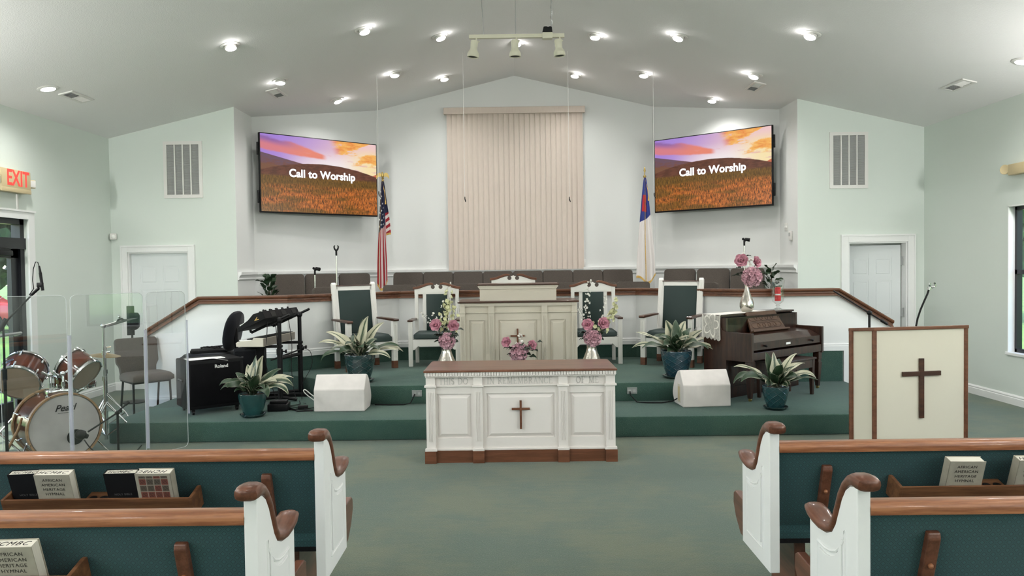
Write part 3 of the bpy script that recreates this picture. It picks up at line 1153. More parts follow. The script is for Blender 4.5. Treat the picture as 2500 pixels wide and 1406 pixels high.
def grille(x0, x1, z0, z1, label):
    t = thing('wall_grille', label, 'return air grille', ((x0 + x1) / 2, YG, (z0 + z1) / 2))
    w, h = x1 - x0, z1 - z0
    bm = NB()
    f = .045
    for (a, b, c, d) in ((-w / 2, w / 2, -h / 2, -h / 2 + f), (-w / 2, w / 2, h / 2 - f, h / 2), (-w / 2, -w / 2 + f, -h / 2 + f, h / 2 - f), (w / 2 - f, w / 2, -h / 2 + f, h / 2 - f)):
        b2(bm, a, b, -.018, 0, c, d)
    for k in (1, 2, 3):
        x = -w / 2 + f + (w - 2 * f) * k / 4
        b2(bm, x - .008, x + .008, -.02, 0, -h / 2 + f, h / 2 - f)
    obj('frame', bm, 'plastic_white', t, smooth=False)
    bm = NB()
    n = 46
    for k in range(n):
        z = -h / 2 + f + (h - 2 * f) * (k + .5) / n
        bx(bm, (0, 0, 0), (w - 2 * f, .012, .0012), T(0, -.008, z, D(-40)))
    obj('slat_panel', bm, 'vent_grey', t, smooth=False)
    bm = NB()
    b2(bm, -w / 2 + f, w / 2 - f, -.002, 0.001, -h / 2 + f, h / 2 - f)
    obj('backing', bm, 'vent_grey', t, smooth=False)
grille(-4.76, -4.235, 2.60, 3.362, 'white return air grille high on the left wall above the closed door')
grille(4.227, 4.74, 2.605, 3.36, 'white return air grille high on the right wall above the ajar door')

# ------------------------------------------------------------------ track light, hanging microphones
ty, tz = 7.5, 3.815
t = thing('track_light', 'cream ceiling track bar hung on thin rods with three spot heads', 'track light', (0, ty, tz))
bm = NB()
b2(bm, -.445, .475, -.018, .018, .0, .035)
obj('track_bar', bm, 'track', t, smooth=False)
for xa, xb in ((-.303, -.345), (.005, .005)):
    bm = NB()
    tube(bm, [(xa, 0, .03), (xb, 0, CZ(xb) - tz + .01)], .0035, 8)
    obj('rod', bm, 'steel', t)
bm = NB()
zt = CZ(.352) - tz
tube(bm, [(.352, 0, .03), (.352, 0, zt)], .004, 8)
tube(bm, [(.352 + .008 * math.sin(k * 1.3), .008 * math.cos(k * 1.3), .03 + (zt - .03) * k / 40) for k in range(41)], .003, 6)
obj('rod', bm, 'steel', t)
bm = NB()
b2(bm, .262, .36, -.035, .035, -.014, .045, .006)
obj('junction_cover', bm, 'track', t)
bm = NB()
prism(bm, [(.262, .045), (.36, .045), (.355, .095), (.335, .10), (.32, .095), (.30, .10), (.275, .098)], -.035, .035, 'xzy', bev=.004)
obj('transformer', bm, 'black', t)
for hx, ry in ((-.392, D(-7)), (-.003, 0), (.414, D(5))):
    bm = NB()
    mm = T(hx, 0, -.02, 0, -ry, 0)
    lathe(bm, [(0, 0.0), (.034, 0.0), (.037, -.01), (.034, -.075), (.036, -.09), (.052, -.115), (.056, -.13), (.056, -.158), (.049, -.160), (.047, -.125), (0, -.12)], 28, mm)
    h = obj('spot_head', bm, 'track', t)
    bm = NB()
    lathe(bm, [(0, -.150), (.048, -.150)], 24, mm)
    obj('dark_lens', bm, 'black', h)
    bm = NB()
    b2(bm, hx + .01, hx + .024, -.012, .012, -.045, .0)
    cyl(bm, (hx + .015, 0, -.03), (hx + .046, 0, -.03), .008, 10)
    obj('swivel', bm, 'track', h)

def hang_mic(x, z, label):
    t = thing('hanging_microphone', label, 'microphone', (x, 10.6, z))
    bm = NB()
    tube(bm, [(0, 0, .03), (0, 0, CZ(x) - z)], .0028, 6)
    obj('cable', bm, 'plastic_white', t)
    bm = NB()
    tube(bm, [(0, 0, .05), (0, 0, .02), (.008, -.012, -.005), (.012, -.03, -.02)], [.005, .007, .008, .006], 8)
    obj('capsule', bm, 'black', t)
hang_mic(-.706, 2.53, 'choir microphone on a thin cord before the left side of the blind')
hang_mic(.728, 2.51, 'choir microphone on a thin cord before the right side of the blind')
hang_mic(-1.888, 2.62, 'choir microphone cord hanging beside the left television')
hang_mic(1.892, 2.55, 'white hooked choir microphone hanging beside the right television')

# ------------------------------------------------------------------ vertical blind
def blind_mat():
    m = pmat('blind_fabric', (.60, .515, .45), .8)
    b = m.node_tree.nodes['Principled BSDF']
    b.inputs['Transmission Weight'].default_value = 0.0
    g = NG(m)
    v, x, y, z = g.coord('Object')
    n = g.noise(v, 60, 3, .5, 1, 1, .15)
    g.link(g.mix(n, (.57, .485, .425), (.645, .56, .49)), b.inputs['Base Color'])
    return m
M['blind'] = blind_mat()
t = thing('vertical_blind', 'closed beige vertical blind covering the tall centre window', 'blind', (0, YB, 0))
bm = NB()
b2(bm, -1.15, 1.13, -.12, 0, 4.09, 4.19, .006)
b2(bm, -1.152, 1.132, -.125, -.115, 4.085, 4.10)
obj('valance', bm, 'blind', t, smooth=False)
bm = NB()
n = 26
x0, x1 = -1.10, 1.09
for k in range(n):
    xc = x0 + (x1 - x0) * (k + .5) / n
    w_ = (x1 - x0) / n * 1.14
    ang = D(3)
    vs = []
    for j in range(6):
        u = -.5 + j / 5
        bow = .003 * (1 - (2 * u) ** 2)
        xx, yy = u * w_, -.06 - bow + u * .02
        vs.append((xc + xx, yy))
    pts = vs + [(a, b + .0015) for a, b in vs[::-1]]
    prism(bm, pts, 1.565, 4.10)
obj('slat_panel', bm, 'blind', t, ang=20)
bm = NB()
tube(bm, [(1.105, -.05, 4.1), (1.108, -.05, 1.70)], .004, 6)
b2(bm, 1.098, 1.118, -.06, -.04, 1.60, 1.72, .004)
obj('cord_weight', bm, 'plastic_white', t)

# ------------------------------------------------------------------ televisions
def screen_mat():
    m = bpy.data.materials.new('lit_screen_sunset_field')
    m.use_nodes = True
    nt = m.node_tree
    nt.nodes.clear()
    g = NG(m)
    uv, x, y, _ = g.coord('UV')
    # sky: violet at upper left, pink-white in the middle, gold at the right
    t1 = g.step(g.add(x, g.mul(g.sub(1.0, y), .55)), .10, 1.0)
    sky = g.mix(t1, (.40, .24, .72), (.92, .62, .62))
    low = g.mul(g.step(y, .90, .64), g.step(x, .12, .60))
    sky = g.mix(g.mul(low, .85), sky, (.98, .92, .93))
    sky = g.mix(g.mul(g.mul(g.step(x, .62, .95), g.step(y, .98, .78)), .85), sky, (1.0, .80, .38))
    # long violet-to-orange cloud descending from the upper left
    n = g.noise(uv, 3.2, 7, .60, 1.0, 2.2, 1, 2.2)
    mid = g.sub(.905, g.mul(x, .27))
    d = g.math('ABSOLUTE', g.sub(y, mid))
    thick = g.sub(.092, g.mul(g.math('MAXIMUM', g.sub(x, .25), 0.0), .20))
    bl = g.step(g.sub(d, g.mul(thick, g.add(.35, g.mul(n, 1.35)))), .012, -.022)
    cl = g.mix(g.step(g.sub(y, mid), -.03, .06), (.72, .22, .26), (.30, .14, .40))
    cl = g.mix(g.step(x, .08, .42), cl, (.86, .26, .18))
    sky = g.mix(g.mul(bl, g.step(x, .56, .50)), sky, cl)
    # small clouds low in the middle
    n3 = g.noise(uv, 5.5, 5, .6, 1.0, 2.6, 1, 11.3)
    sky = g.mix(g.mul(g.mul(g.step(n3, .58, .64), g.step(y, .82, .76)), g.mul(g.step(x, .28, .36), .6)), sky, (.80, .42, .48))
    # orange clouds on the right
    n2 = g.noise(uv, 3.4, 7, .60, 1.0, 1.8, 1, 7.7)
    kr = g.mul(g.step(n2, .47, .535), g.step(g.add(x, g.mul(y, .25)), .80, .90))
    kr = g.mul(kr, g.step(y, .66, .70))
    oc = g.mix(g.step(n2, .52, .66), (.98, .50, .12), (.80, .17, .04))
    sky = g.mix(kr, sky, oc)
    # hills
    dx = g.sub(x, .50)
    hill = g.sub(.662, g.mul(g.mul(dx, dx), .50))
    hill2 = g.add(.635, g.mul(g.math('MAXIMUM', g.sub(.38, x), 0.0), .34))
    hill3 = g.add(.48, g.mul(g.math('MAXIMUM', g.sub(x, .86), 0.0), .72))
    nh = g.noise(uv, 14, 6, .65, 1, 2, 1)
    k2 = g.mul(g.step(g.sub(y, hill2), .004, -.004), g.step(x, .42, .40))
    k1 = g.step(g.sub(g.add(y, g.mul(nh, .012)), hill), .010, .002)
    k3 = g.step(g.sub(y, hill3), .004, -.004)
    h2c = g.mix(g.step(g.add(nh, g.mul(y, 1.1)), 1.02, 1.34), (.20, .075, .045), (.15, .085, .12))
    h2c = g.mix(g.step(g.sub(y, g.add(.575, g.mul(g.sub(.38, x), .15))), .01, -.02), h2c, (.20, .09, .05))
    h1c = g.mix(g.step(nh, .40, .62), (.105, .040, .024), (.165, .060, .036))
    c = g.mix(k3, sky, (.62, .16, .08))
    c = g.mix(k2, c, h2c)
    c = g.mix(k1, c, h1c)
    # grass: fine upright strokes, olive above and lit orange below
    gn = g.noise(uv, 5, 8, .78, 26, 3.2, 1)
    gn2 = g.noise(uv, 3.2, 4, .55, 1, 3.0, 1, 5)
    edge = g.add(.475, g.mul(g.noise(uv, 60, 2), .02))
    kg = g.step(g.sub(y, edge), .012, -.03)
    top = g.mix(g.step(gn, .38, .66), (.080, .042, .010), (.27, .135, .022))
    hot = g.mix(g.step(gn, .40, .62), (.060, .022, .008), (.86, .25, .045))
    warm = g.step(g.add(gn2, g.mul(x, .16)), .46, .66)
    gc = g.mix(g.mul(g.step(y, .40, .30), g.add(.15, g.mul(warm, .85))), top, hot)
    c = g.mix(kg, c, gc)
    em = nt.nodes.new('ShaderNodeEmission')
    em.inputs['Strength'].default_value = .72
    g.link(c, em.inputs['Color'])
    gl = nt.nodes.new('ShaderNodeBsdfGlossy')
    gl.inputs['Roughness'].default_value = .25
    gl.inputs['Color'].default_value = (.03, .03, .03, 1)
    ad = nt.nodes.new('ShaderNodeAddShader')
    g.link(em.outputs[0], ad.inputs[0])
    g.link(gl.outputs[0], ad.inputs[1])
    out = nt.nodes.new('ShaderNodeOutputMaterial')
    g.link(ad.outputs[0], out.inputs[0])
    return m
M['screen'] = screen_mat()
M['screen_text'] = pmat('white_screen_letters', (.9, .9, .95), .5, emit=(.95, .97, 1), estr=.72)
def tv(pl, pr, zl0, zl1, label):
    """pl, pr: plan points of the left and right edges seen from the room"""
    a, b = Vector((pl[0], pl[1], 0)), Vector((pr[0], pr[1], 0))
    w = (b - a).length
    h = zl1 - zl0
    ang = math.atan2(b.y - a.y, b.x - a.x)
    c = (a + b) / 2
    t = thing('television', label, 'television', (c.x, c.y, zl0), ang)
    bm = NB()
    b2(bm, -w / 2, w / 2, 0, .045, 0, h, .006)
    b2(bm, -w / 2 + .2, w / 2 - .2, .045, .08, .12, h - .25, .01)
    obj('case', bm, 'black', t)
    bm = NB()
    e = .014
    vs = [bm.verts.new(p) for p in ((-w / 2 + e, -.0015, e * 1.6), (w / 2 - e, -.0015, e * 1.6), (w / 2 - e, -.0015, h - e), (-w / 2 + e, -.0015, h - e))]
    f = bm.faces.new(vs)
    lay = bm.loops.layers.uv.verify()
    for l, uv in zip(f.loops, ((0, 0), (1, 0), (1, 1), (0, 1))):
        l[lay].uv = uv
    s = obj('screen', bm, 'screen', t, smooth=False, keep_normals=True)
    text('caption', 'Call to Worship', h * .139, 'screen_text', s, (h * .02, -.004, h * .515), bold=.0045, extrude=.0005, spacing=1.03)
    bm = NB()
    b2(bm, -.25, .25, .08, .30, h * .3, h * .62)
    b2(bm, -w / 2 + .12, w / 2 - .12, .08, .10, h * .55, h * .6)
    obj('wall_mount', bm, 'black', t, smooth=False)
    for zz in (h * .12, h * .72):
        bm = NB()
        sgn = -1 if pl[1] < pr[1] else 1
        b2(bm, sgn * (w / 2), sgn * (w / 2 + .022), .015, .05, zz, zz + h * .16, .004)
        obj('side_speaker', bm, 'black', t)
    return t
tv((-3.635, 10.95), (-2.19, 12.2), 2.43, 3.57, 'large lit television on the left angled wall showing a sunset field')
tv((2.19, 12.2), (3.635, 10.95), 2.43, 3.57, 'large lit television on the right angled wall showing a sunset field')

# ------------------------------------------------------------------ small wall fittings
M['exit_red'] = pmat('lit_red_letters', (.9, .05, .04), .5, emit=(1.0, .06, .05), estr=.6)
t = thing('exit_sign', 'beige lit EXIT sign with lamp heads above the street door', 'exit sign', (-W, 8.30, 2.60), D(90))
bm = NB()
b2(bm, -.24, .25, -.11, 0, -.115, .125, .008)
b2(bm, -.24, .25, -.114, -.10, -.12, -.075, .004)
obj('housing', bm, 'beige', t)
text('lettering', 'EXIT', .235, 'exit_red', t, (.03, -.1115, .025), bold=.004, xs=.78, extrude=.001)
for sx in (-1, 1):
    bm = NB()
    m_ = T(sx * .285 + .005, -.075, .0, 0, 0, sx * D(-18))
    cyl(bm, (sx * .24, -.06, .0), (sx * .27, -.07, .0), .012, 10)
    prism(bm, [(-.035, .04), (.035, .04), (.05, -.03), (-.05, -.03)], -.045, .045, 'xyz', m_, bev=.008)
    h = obj('lamp_head', bm, 'beige', t)
    bm = NB()
    bx(bm, (0, -.031, 0), (.085, .006, .075), m_, .002)
    obj('lens', bm, 'plastic_white', h)
bm = NB()
b2(bm, .155, .175, -.014, 0, -.33, -.12)
obj('conduit', bm, 'plastic_white', t)
t = thing('emergency_light', 'beige twin head emergency light high on the right wall', 'emergency light', (W, 8.37, 2.60), D(-90))
bm = NB()
b2(bm, -.17, .17, -.085, 0, -.06, .06, .008)
obj('housing', bm, 'beige', t)
for sx in (-1, 1):
    bm = NB()
    m_ = T(sx * .225, -.06, .01, 0, 0, D(-25 * sx))
    cyl(bm, (sx * .17, -.05, .01), (sx * .215, -.06, .01), .012, 10)
    lathe(bm, [(0, .04), (.02, .04), (.05, 0), (.055, -.035), (.05, -.04), (0, -.04)], 20, m_ @ T(0, 0, 0, D(-90), 0, 0))
    obj('lamp_head', bm, 'beige', t)
t = thing('motion_sensor', 'small white motion sensor in the corner left of the closed door', 'sensor', (-W + .05, YG - .045, 2.09), D(35))
bm = NB()
bx(bm, (0, 0, 0), (.085, .05, .085), None, .012)
obj('housing', bm, 'plastic_white', t)
bm = NB()
lathe(bm, [(.026, 0), (.024, .01), (.012, .016), (0, .018)], 20, T(0, -.024, 0, D(90)))
obj('lens', bm, 'paper', t)
t = thing('light_switch', 'white double light switch on the right alcove return', 'switch', (A_, 10.86, 2.12), D(-90))
bm = NB()
b2(bm, -.06, .06, -.008, 0, -.055, .055, .003)
obj('plate', bm, 'plastic_white', t)
for dx in (-.025, .025):
    bm = NB()
    b2(bm, dx - .006, dx + .006, -.02, -.006, -.012, .012, .002)
    obj('toggle', bm, 'paper', t)
t = thing('thermostat', 'white thermostat below the switch on the right alcove return', 'thermostat', (A_, 10.66, 1.99), D(-90))
bm = NB()
b2(bm, -.045, .045, -.03, 0, -.065, .06, .006)
obj('housing', bm, 'plastic_white', t)
bm = NB()
b2(bm, -.03, .03, -.033, -.028, -.01, .04)
obj('display', bm, 'vent_grey', t, smooth=False)
for sx, px, lb in ((-1, -1.068, 'grey floor outlet plate in the step left of the communion table'), (1, 1.168, 'grey floor outlet plate in the step right of the communion table')):
    t = thing('outlet_plate', lb, 'outlet', (px, 7.97, .305), 0)
    bm = NB()
    b2(bm, -.052, .052, -.008, .002, -.034, .034, .002)
    obj('plate', bm, 'steel', t, smooth=False)
    for dx in (-.024, .024):
        bm = NB()
        cyl(bm, (dx, -.0085, 0), (dx, -.0075, 0), .015, 14)
        obj('socket', bm, 'vent_grey', t)
bm = NB()
tube(bm, [(-1.09, 7.955, .30), (-1.10, 7.93, .27), (-1.13, 7.90, .215), (-1.2, 7.90, .202), (-1.35, 7.90, .202), (-1.50, 7.93, .202)], .006, 8)
tag(obj('cord', bm, 'black'), 'black cord from the left outlet to the left stage monitor', 'cord')
bm = NB()
tube(bm, [(1.145, 7.955, .30), (1.15, 7.93, .26), (1.2, 7.86, .205), (1.3, 7.83, .202), (1.45, 7.82, .202), (1.53, 7.87, .203), (1.55, 7.80, .22), (1.60, 7.77, .255)], .006, 8)
tag(obj('cord', bm, 'black'), 'black cord from the right outlet into the right stage monitor', 'cord')
# ------------------------------------------------------------------ panelled woodwork helpers
def panel_front(bm, x0, x1, z0, z1, panels, y, d=.016):
    """face frame at y with recessed openings (x0, x1, z0, z1 each, side by side) holding bevelled panels"""
    za, zb = panels[0][2], panels[0][3]
    b2(bm, x0, x1, y, y + d, z0, za)
    b2(bm, x0, x1, y, y + d, zb, z1)
    xs = x0
    for (a, b, _, _) in panels:
        b2(bm, xs, a, y, y + d, za, zb)
        xs = b
        g, w = .010, .036
        yb, yf = y + d - .001, y - .001
        add_geo(bm, [(a + g, yb, za + g), (b - g, yb, za + g), (b - g, yb, zb - g), (a + g, yb, zb - g),
                     (a + w, yf, za + w), (b - w, yf, za + w), (b - w, yf, zb - w), (a + w, yf, zb - w)],
                [(4, 5, 6, 7), (0, 1, 5, 4), (1, 2, 6, 5), (2, 3, 7, 6), (3, 0, 4, 7)])
    b2(bm, xs, x1, y, y + d, za, zb)

def fluted(bm, x0, x1, y, d, z0, z1, zf0, zf1):
    """pilaster standing d proud of y, with three flutes shown as ribs"""
    b2(bm, x0, x1, y - d, y, z0, z1)
    w = x1 - x0
    for k in range(4):
        xc = x0 + w * (.26 + .48 * k / 3)
        b2(bm, xc - w * .05, xc + w * .05, y - d - .004, y - d, zf0, zf1, .0015)

def dentils(bm, x0, x1, y0, y1, z0, z1, pitch):
    n = int((x1 - x0) / pitch)
    p = (x1 - x0) / n
    for k in range(n):
        b2(bm, x0 + p * (k + .08), x0 + p * (k + .92), y0 + (y1 - y0) * .25, y1, z0, z1)

def serif_text(bm, s, h, xc, y, z0, width, d=.003):
    """carved-looking roman capitals built from strokes, on a face at y"""
    tk, tn, sf = .15, .075, .20
    def arc(cx, cy, rx, ry, a0, a1, n=10):
        return [(cx + rx * math.cos(a0 + (a1 - a0) * i / n), cy + ry * math.sin(a0 + (a1 - a0) * i / n)) for i in range(n + 1)]
    L = {
        'T': (.62, [([(.31, 0), (.31, 1)], tk), ([(0, .97), (.62, .97)], tn), ([(.02, .97), (.02, .84)], tn), ([(.6, .97), (.6, .84)], tn), ([(.2, .02), (.42, .02)], tn)]),
        'H': (.72, [([(.12, 0), (.12, 1)], tk), ([(.6, 0), (.6, 1)], tk), ([(.12, .5), (.6, .5)], tn)] + [([(x - .12, z), (x + .12, z)], tn) for x in (.12, .6) for z in (.02, .98)]),
        'I': (.26, [([(.13, 0), (.13, 1)], tk), ([(0, .02), (.26, .02)], tn), ([(0, .98), (.26, .98)], tn)]),
        'S': (.48, [(arc(.24, .74, .2, .23, .35, 1.5 * PI, 10) + arc(.24, .26, .2, .24, .5 * PI, -.85 * PI, 10), tn * 1.5)]),
        'D': (.72, [([(.12, 0), (.12, 1)], tk), ([(0, .02), (.3, .02)] + arc(.3, .5, .36, .48, -PI / 2, PI / 2, 10) + [(0, .98)], tn * 1.2)]),
        'O': (.78, [(arc(.39, .5, .36, .47, 0, 2 * PI, 20), tn * 1.5)]),
        'N': (.76, [([(.1, 0), (.1, 1)], tn), ([(.1, 1), (.66, 0)], tk), ([(.66, 0), (.66, 1)], tn), ([(0, .98), (.15, .98)], tn), ([(0, .02), (.2, .02)], tn), ([(.54, .98), (.76, .98)], tn)]),
        'R': (.68, [([(.12, 0), (.12, 1)], tk), ([(0, .98), (.3, .98)] + arc(.3, .75, .22, .23, PI / 2, -PI / 2, 8) + [(.12, .52)], tn * 1.2), ([(.32, .52), (.64, .02)], tk * .8), ([(0, .02), (.24, .02)], tn)]),
        'E': (.58, [([(.12, 0), (.12, 1)], tk), ([(0, .98), (.52, .98), (.52, .86)], tn), ([(.12, .52), (.42, .52)], tn), ([(0, .02), (.55, .02), (.55, .16)], tn)]),
        'M': (.92, [([(.12, 0), (.14, 1)], tn), ([(.14, 1), (.46, .05)], tk), ([(.46, .05), (.78, 1)], tn), ([(.78, 1), (.8, 0)], tk), ([(0, .02), (.22, .02)], tn), ([(.68, .02), (.92, .02)], tn)]),
        'B': (.62, [([(.12, 0), (.12, 1)], tk), ([(0, .98), (.28, .98)] + arc(.28, .76, .2, .22, PI / 2, -PI / 2, 8) + [(.12, .53)], tn * 1.2), ([(.28, .53)] + arc(.3, .28, .25, .26, PI / 2, -PI / 2, 8) + [(0, .02)], tn * 1.2)]),
        'A': (.74, [([(.08, 0), (.37, 1)], tn), ([(.37, 1), (.66, 0)], tk), ([(.18, .36), (.55, .36)], tn), ([(0, .02), (.18, .02)], tn), ([(.55, .02), (.76, .02)], tn)]),
        'C': (.68, [(arc(.38, .5, .34, .47, .7, 2 * PI - .7, 16), tn * 1.5), ([(.64, .82), (.64, .98)], tn)]),
        'F': (.54, [([(.12, 0), (.12, 1)], tk), ([(0, .98), (.5, .98), (.5, .84)], tn), ([(.12, .52), (.4, .52)], tn), ([(0, .02), (.26, .02)], tn)]),
        ' ': (.36, []),
    }
    tot = sum(L[c][0] + .16 for c in s) - .16
    sx = width / tot
    x = xc - width / 2
    for c in s:
        w, strokes = L[c]
        for pts, t in strokes:
            for (a, b) in zip(pts, pts[1:]):
                p, q = Vector((x + a[0] * sx, 0, z0 + a[1] * h)), Vector((x + b[0] * sx, 0, z0 + b[1] * h))
                dv = q - p
                ln = dv.length
                if ln < 1e-6:
                    continue
                dv.normalize()
                nrm = Vector((-dv.z, 0, dv.x)) * (t * h / 2 * .8)
                e = dv * .001
                P = [p - e - nrm, q + e - nrm, q + e + nrm, p - e + nrm]
                add_geo(bm, [(v.x, y, v.z) for v in P] + [(v.x, y - d, v.z) for v in P], [(4, 5, 6, 7), (0, 1, 5, 4), (1, 2, 6, 5), (2, 3, 7, 6), (3, 0, 4, 7)])
        x += (w + .16) * sx

def cross(bm, h, w, t, d, arm=.70):
    """latin cross in the xz plane, base at z 0, face towards -y"""
    b2(bm, -t / 2, t / 2, -d, 0, 0, h, .0015)
    b2(bm, -w / 2, w / 2, -d + .001, 0, h * arm - t / 2, h * arm + t / 2, .0015)

# ------------------------------------------------------------------ communion table
M['carved'] = pmat('carved_letter_shade', (.58, .56, .53), .5)  # darker than the table paint, carving shade put into the letter colour
t = thing('communion_table', 'white communion table with cherry top and carved words in the aisle', 'table', (0, 6.276, 0))
bm = NB()
b2(bm, -.765, .765, .046, .60, .10, .735)
panel_front(bm, -.7648, .7648, .10, .7345, [(-.690, -.405, .200, .567), (-.280, .280, .200, .567), (.405, .690, .200, .567)], .03)
b2(bm, -.767, .767, .012, .6, .628, .640, .003)
b2(bm, -.767, .767, .018, .6, .100, .118, .003)
obj('cabinet', bm, 'white', t, ang=20)
for xa, xb in ((-.775, -.700), (-.385, -.312), (.312, .385), (.700, .775)):
    bm = NB()
    fluted(bm, xa, xb, .03, .028, .10, .735, .18, .585)
    b2(bm, xa - .012, xb + .012, -.012, .03, .625, .643, .003)
    b2(bm, xa - .012, xb + .012, -.010, .03, .100, .122, .003)
    obj('pilaster', bm, 'white', t, smooth=False)
bm = NB()
b2(bm, -.775, .775, -.010, .605, .716, .754)
dentils(bm, -.783, .783, -.030, .0, .722, .750, .0225)
b2(bm, -.778, .778, -.016, .605, .711, .719, .002)
obj('dentil_moulding', bm, 'white', t, smooth=False)
bm = NB()
b2(bm, -.790, .790, -.034, .62, .751, .767, .004)
b2(bm, -.775, .775, -.020, .61, .766, .769)
obj('tabletop', bm, 'cherry', t, smooth=False)
bm = NB()
b2(bm, -.767, .767, .016, .6, 0, .10)
for xa, xb in ((-.790, -.695), (-.395, -.302), (.302, .395), (.695, .790)):
    b2(bm, xa, xb, -.012, .03, 0, .100, .002)
obj('plinth', bm, 'cherry_base', t, smooth=False)
for wd_, xc_, ww_ in (('THIS DO', -.55, .235), ('IN REMEMBRANCE', -.005, .535), ('OF ME', .55, .185)):
    bm = NB()
    serif_text(bm, wd_, .052, xc_, .030, .646, ww_)
    obj('lettering', bm, 'carved', t, smooth=False)
bm = NB()
cross(bm, .236, .148, .018, .016)
c = obj('cross', bm, 'cherry_base', t, (.0, .016, .275), smooth=False)
c['label'] = 'brown wooden cross'

# ------------------------------------------------------------------ pulpit
t = thing('pulpit', 'cream panelled pulpit with raised reading desk on the upper platform', 'pulpit', (0, 8.70, .39))
bm = NB()
b2(bm, -.640, .640, .046, .62, 0, .80)
panel_front(bm, -.6398, .6398, 0, .7998, [(-.560, -.375, .10, .615), (-.228, .214, .10, .615), (.355, .540, .10, .615)], .03)
b2(bm, -.655, .655, .008, .62, .697, .709, .003)
b2(bm, -.655, .655, .0, .62, 0, .06, .004)
obj('cabinet', bm, 'cream', t, ang=20)
for xa, xb in ((-.665, -.605), (-.340, -.275), (.265, .328), (.605, .665)):
    bm = NB()
    fluted(bm, xa, xb, .03, .028, 0, .80, .06, .66)
    b2(bm, xa - .006, xb + .006, -.008, .03, .694, .712, .003)
    obj('pilaster', bm, 'cream', t, smooth=False)
bm = NB()
b2(bm, -.665, .665, -.005, .63, .775, .812)
dentils(bm, -.668, .668, -.014, 0, .785, .808, .021)
obj('dentil_moulding', bm, 'cream', t, smooth=False)
bm = NB()
b2(bm, -.685, .685, -.03, .65, .812, .832, .004)
obj('ledge', bm, 'dark_wood', t, smooth=False)
bm = NB()
b2(bm, -.440, .440, .14, .58, .83, .99)
prism(bm, [(-.44, .965), (.44, .965), (.462, .99), (.462, 1.0), (-.462, 1.0), (-.462, .99)], .125, .60, 'xzy')
dentils(bm, -.462, .462, .117, .13, .988, 1.006, .019)
obj('reading_desk', bm, 'cream', t, smooth=False)
bm = NB()
prism(bm, [(.105, 1.006), (.62, 1.01), (.62, 1.025), (.105, 1.022)], -.472, .472, 'yzx', bev=.003)
obj('desk_top', bm, 'dark_wood', t, smooth=False)
bm = NB()
cross(bm, .285, .160, .019, .016, .71)
c = obj('cross', bm, 'cherry_base', t, (-.012, .016, .232), smooth=False)
c['label'] = 'brown wooden cross'

# ------------------------------------------------------------------ pulpit chairs with swan-neck crest
def pediment_chair(name, label, loc, rz, dz=0.0):
    t = thing(name, label, 'chair', loc, rz, 'pulpit chairs with carved crests')
    H = .945 + dz           # post height
    for sx in (-1, 1):
        bm = NB()
        b2(bm, sx * .262 - .022, sx * .262 + .022, .17, .21, 0, H, .003)
        obj('back_post', bm, 'white_chair', t, smooth=False)
        bm = NB()
        b2(bm, sx * .292 - .026, sx * .292 + .026, -.235, -.185, 0, .555, .003)
        for k in (-1, 0, 1):
            b2(bm, sx * .292 + k * .012 - .003, sx * .292 + k * .012 + .003, -.238, -.23, .06, .52)
        obj('front_leg', bm, 'white_chair', t, smooth=False)
        bm = NB()
        b2(bm, sx * .292 - .034, sx * .292 + .034, -.25, .18, .555, .578, .006)
        obj('armrest', bm, 'dark_wood', t, smooth=False)
    bm = NB()
    ap = [(-.27, .335), (.27, .335), (.27, .195)]
    ap += [(.27 - .055 + .055 * math.cos(a), .255 - .06 + .06 * math.sin(a)) for a in (0,)]
    ap = [(-.268, .335), (.268, .335), (.268, .205), (.245, .205), (.225, .225), (.20, .25), (-.20, .25), (-.225, .225), (-.245, .205), (-.268, .205)]
    prism(bm, ap, -.225, -.195, 'xzy')
    for sx in (-1, 1):
        b2(bm, sx * .28 - .014, sx * .28 + .014, -.19, .19, .23, .33)
    b2(bm, -.25, .25, .17, .20, .23, .33)
    obj('apron', bm, 'white_chair', t, smooth=False)
    bm = NB()
    cushion(bm, .535, .42, .085, T(0, -.02, .335))
    obj('seat', bm, 'green_vinyl', t, ang=60)
    # splat
    bm = NB()
    for sx in (-1, 1):
        b2(bm, sx * .158 - .022, sx * .158 + .022, .178, .206, .33, H - .05)
    b2(bm, -.24, .24, .18, .205, .34, .39)
    obj('back_rail', bm, 'white_chair', t, smooth=False)
    bm = NB()
    b2(bm, -.138, .138, .172, .208, .36, H - .055, .012)
    obj('backrest', bm, 'green_vinyl', t)
    # crest panel with two scroll cut-outs
    z = H - .062
    half = [(.285, z), (.285, z + .062), (.245, z + .066), (.20, z + .078), (.15, z + .096), (.11, z + .108), (.085, z + .112)]
    cx, cz, r = .050, z + .090, .027
    notch = [(cx + r * math.cos(a), cz + r * math.sin(a)) for a in [D(55) - k * D(290) / 12 for k in range(13)]]
    half += notch + [(.012, z + .117), (0, z + .128)]
    poly = half + [(-a, b) for a, b in half[-2::-1]]
    bm = NB()
    prism(bm, poly, .172, .208, 'xzy')
    dentils(bm, -.235, .235, .168, .174, z + .012, z + .024, .02)
    obj('crest_panel', bm, 'white_chair', t, smooth=False)
    for sx in (-1, 1):
        bm = NB()
        cv = [(.305, z + .062), (.265, z + .064), (.22, z + .074), (.17, z + .094), (.12, z + .115), (.08, z + .123), (.045, z + .122)]
        th = [.030, .031, .032, .031, .028, .024, .016]
        poly = [(sx * a, b) for a, b in cv] + [(sx * a, b + q) for (a, b), q in zip(cv[::-1], th[::-1])]
        prism(bm, poly, .160, .220, 'xzy', bev=.003)
        obj('crest_moulding', bm, 'cherry_base', t, smooth=False)
    return t
pediment_chair('pulpit_chair', 'white crested pulpit chair left of the pulpit, dark green seat', (-1.043, 9.72, .39), 0)
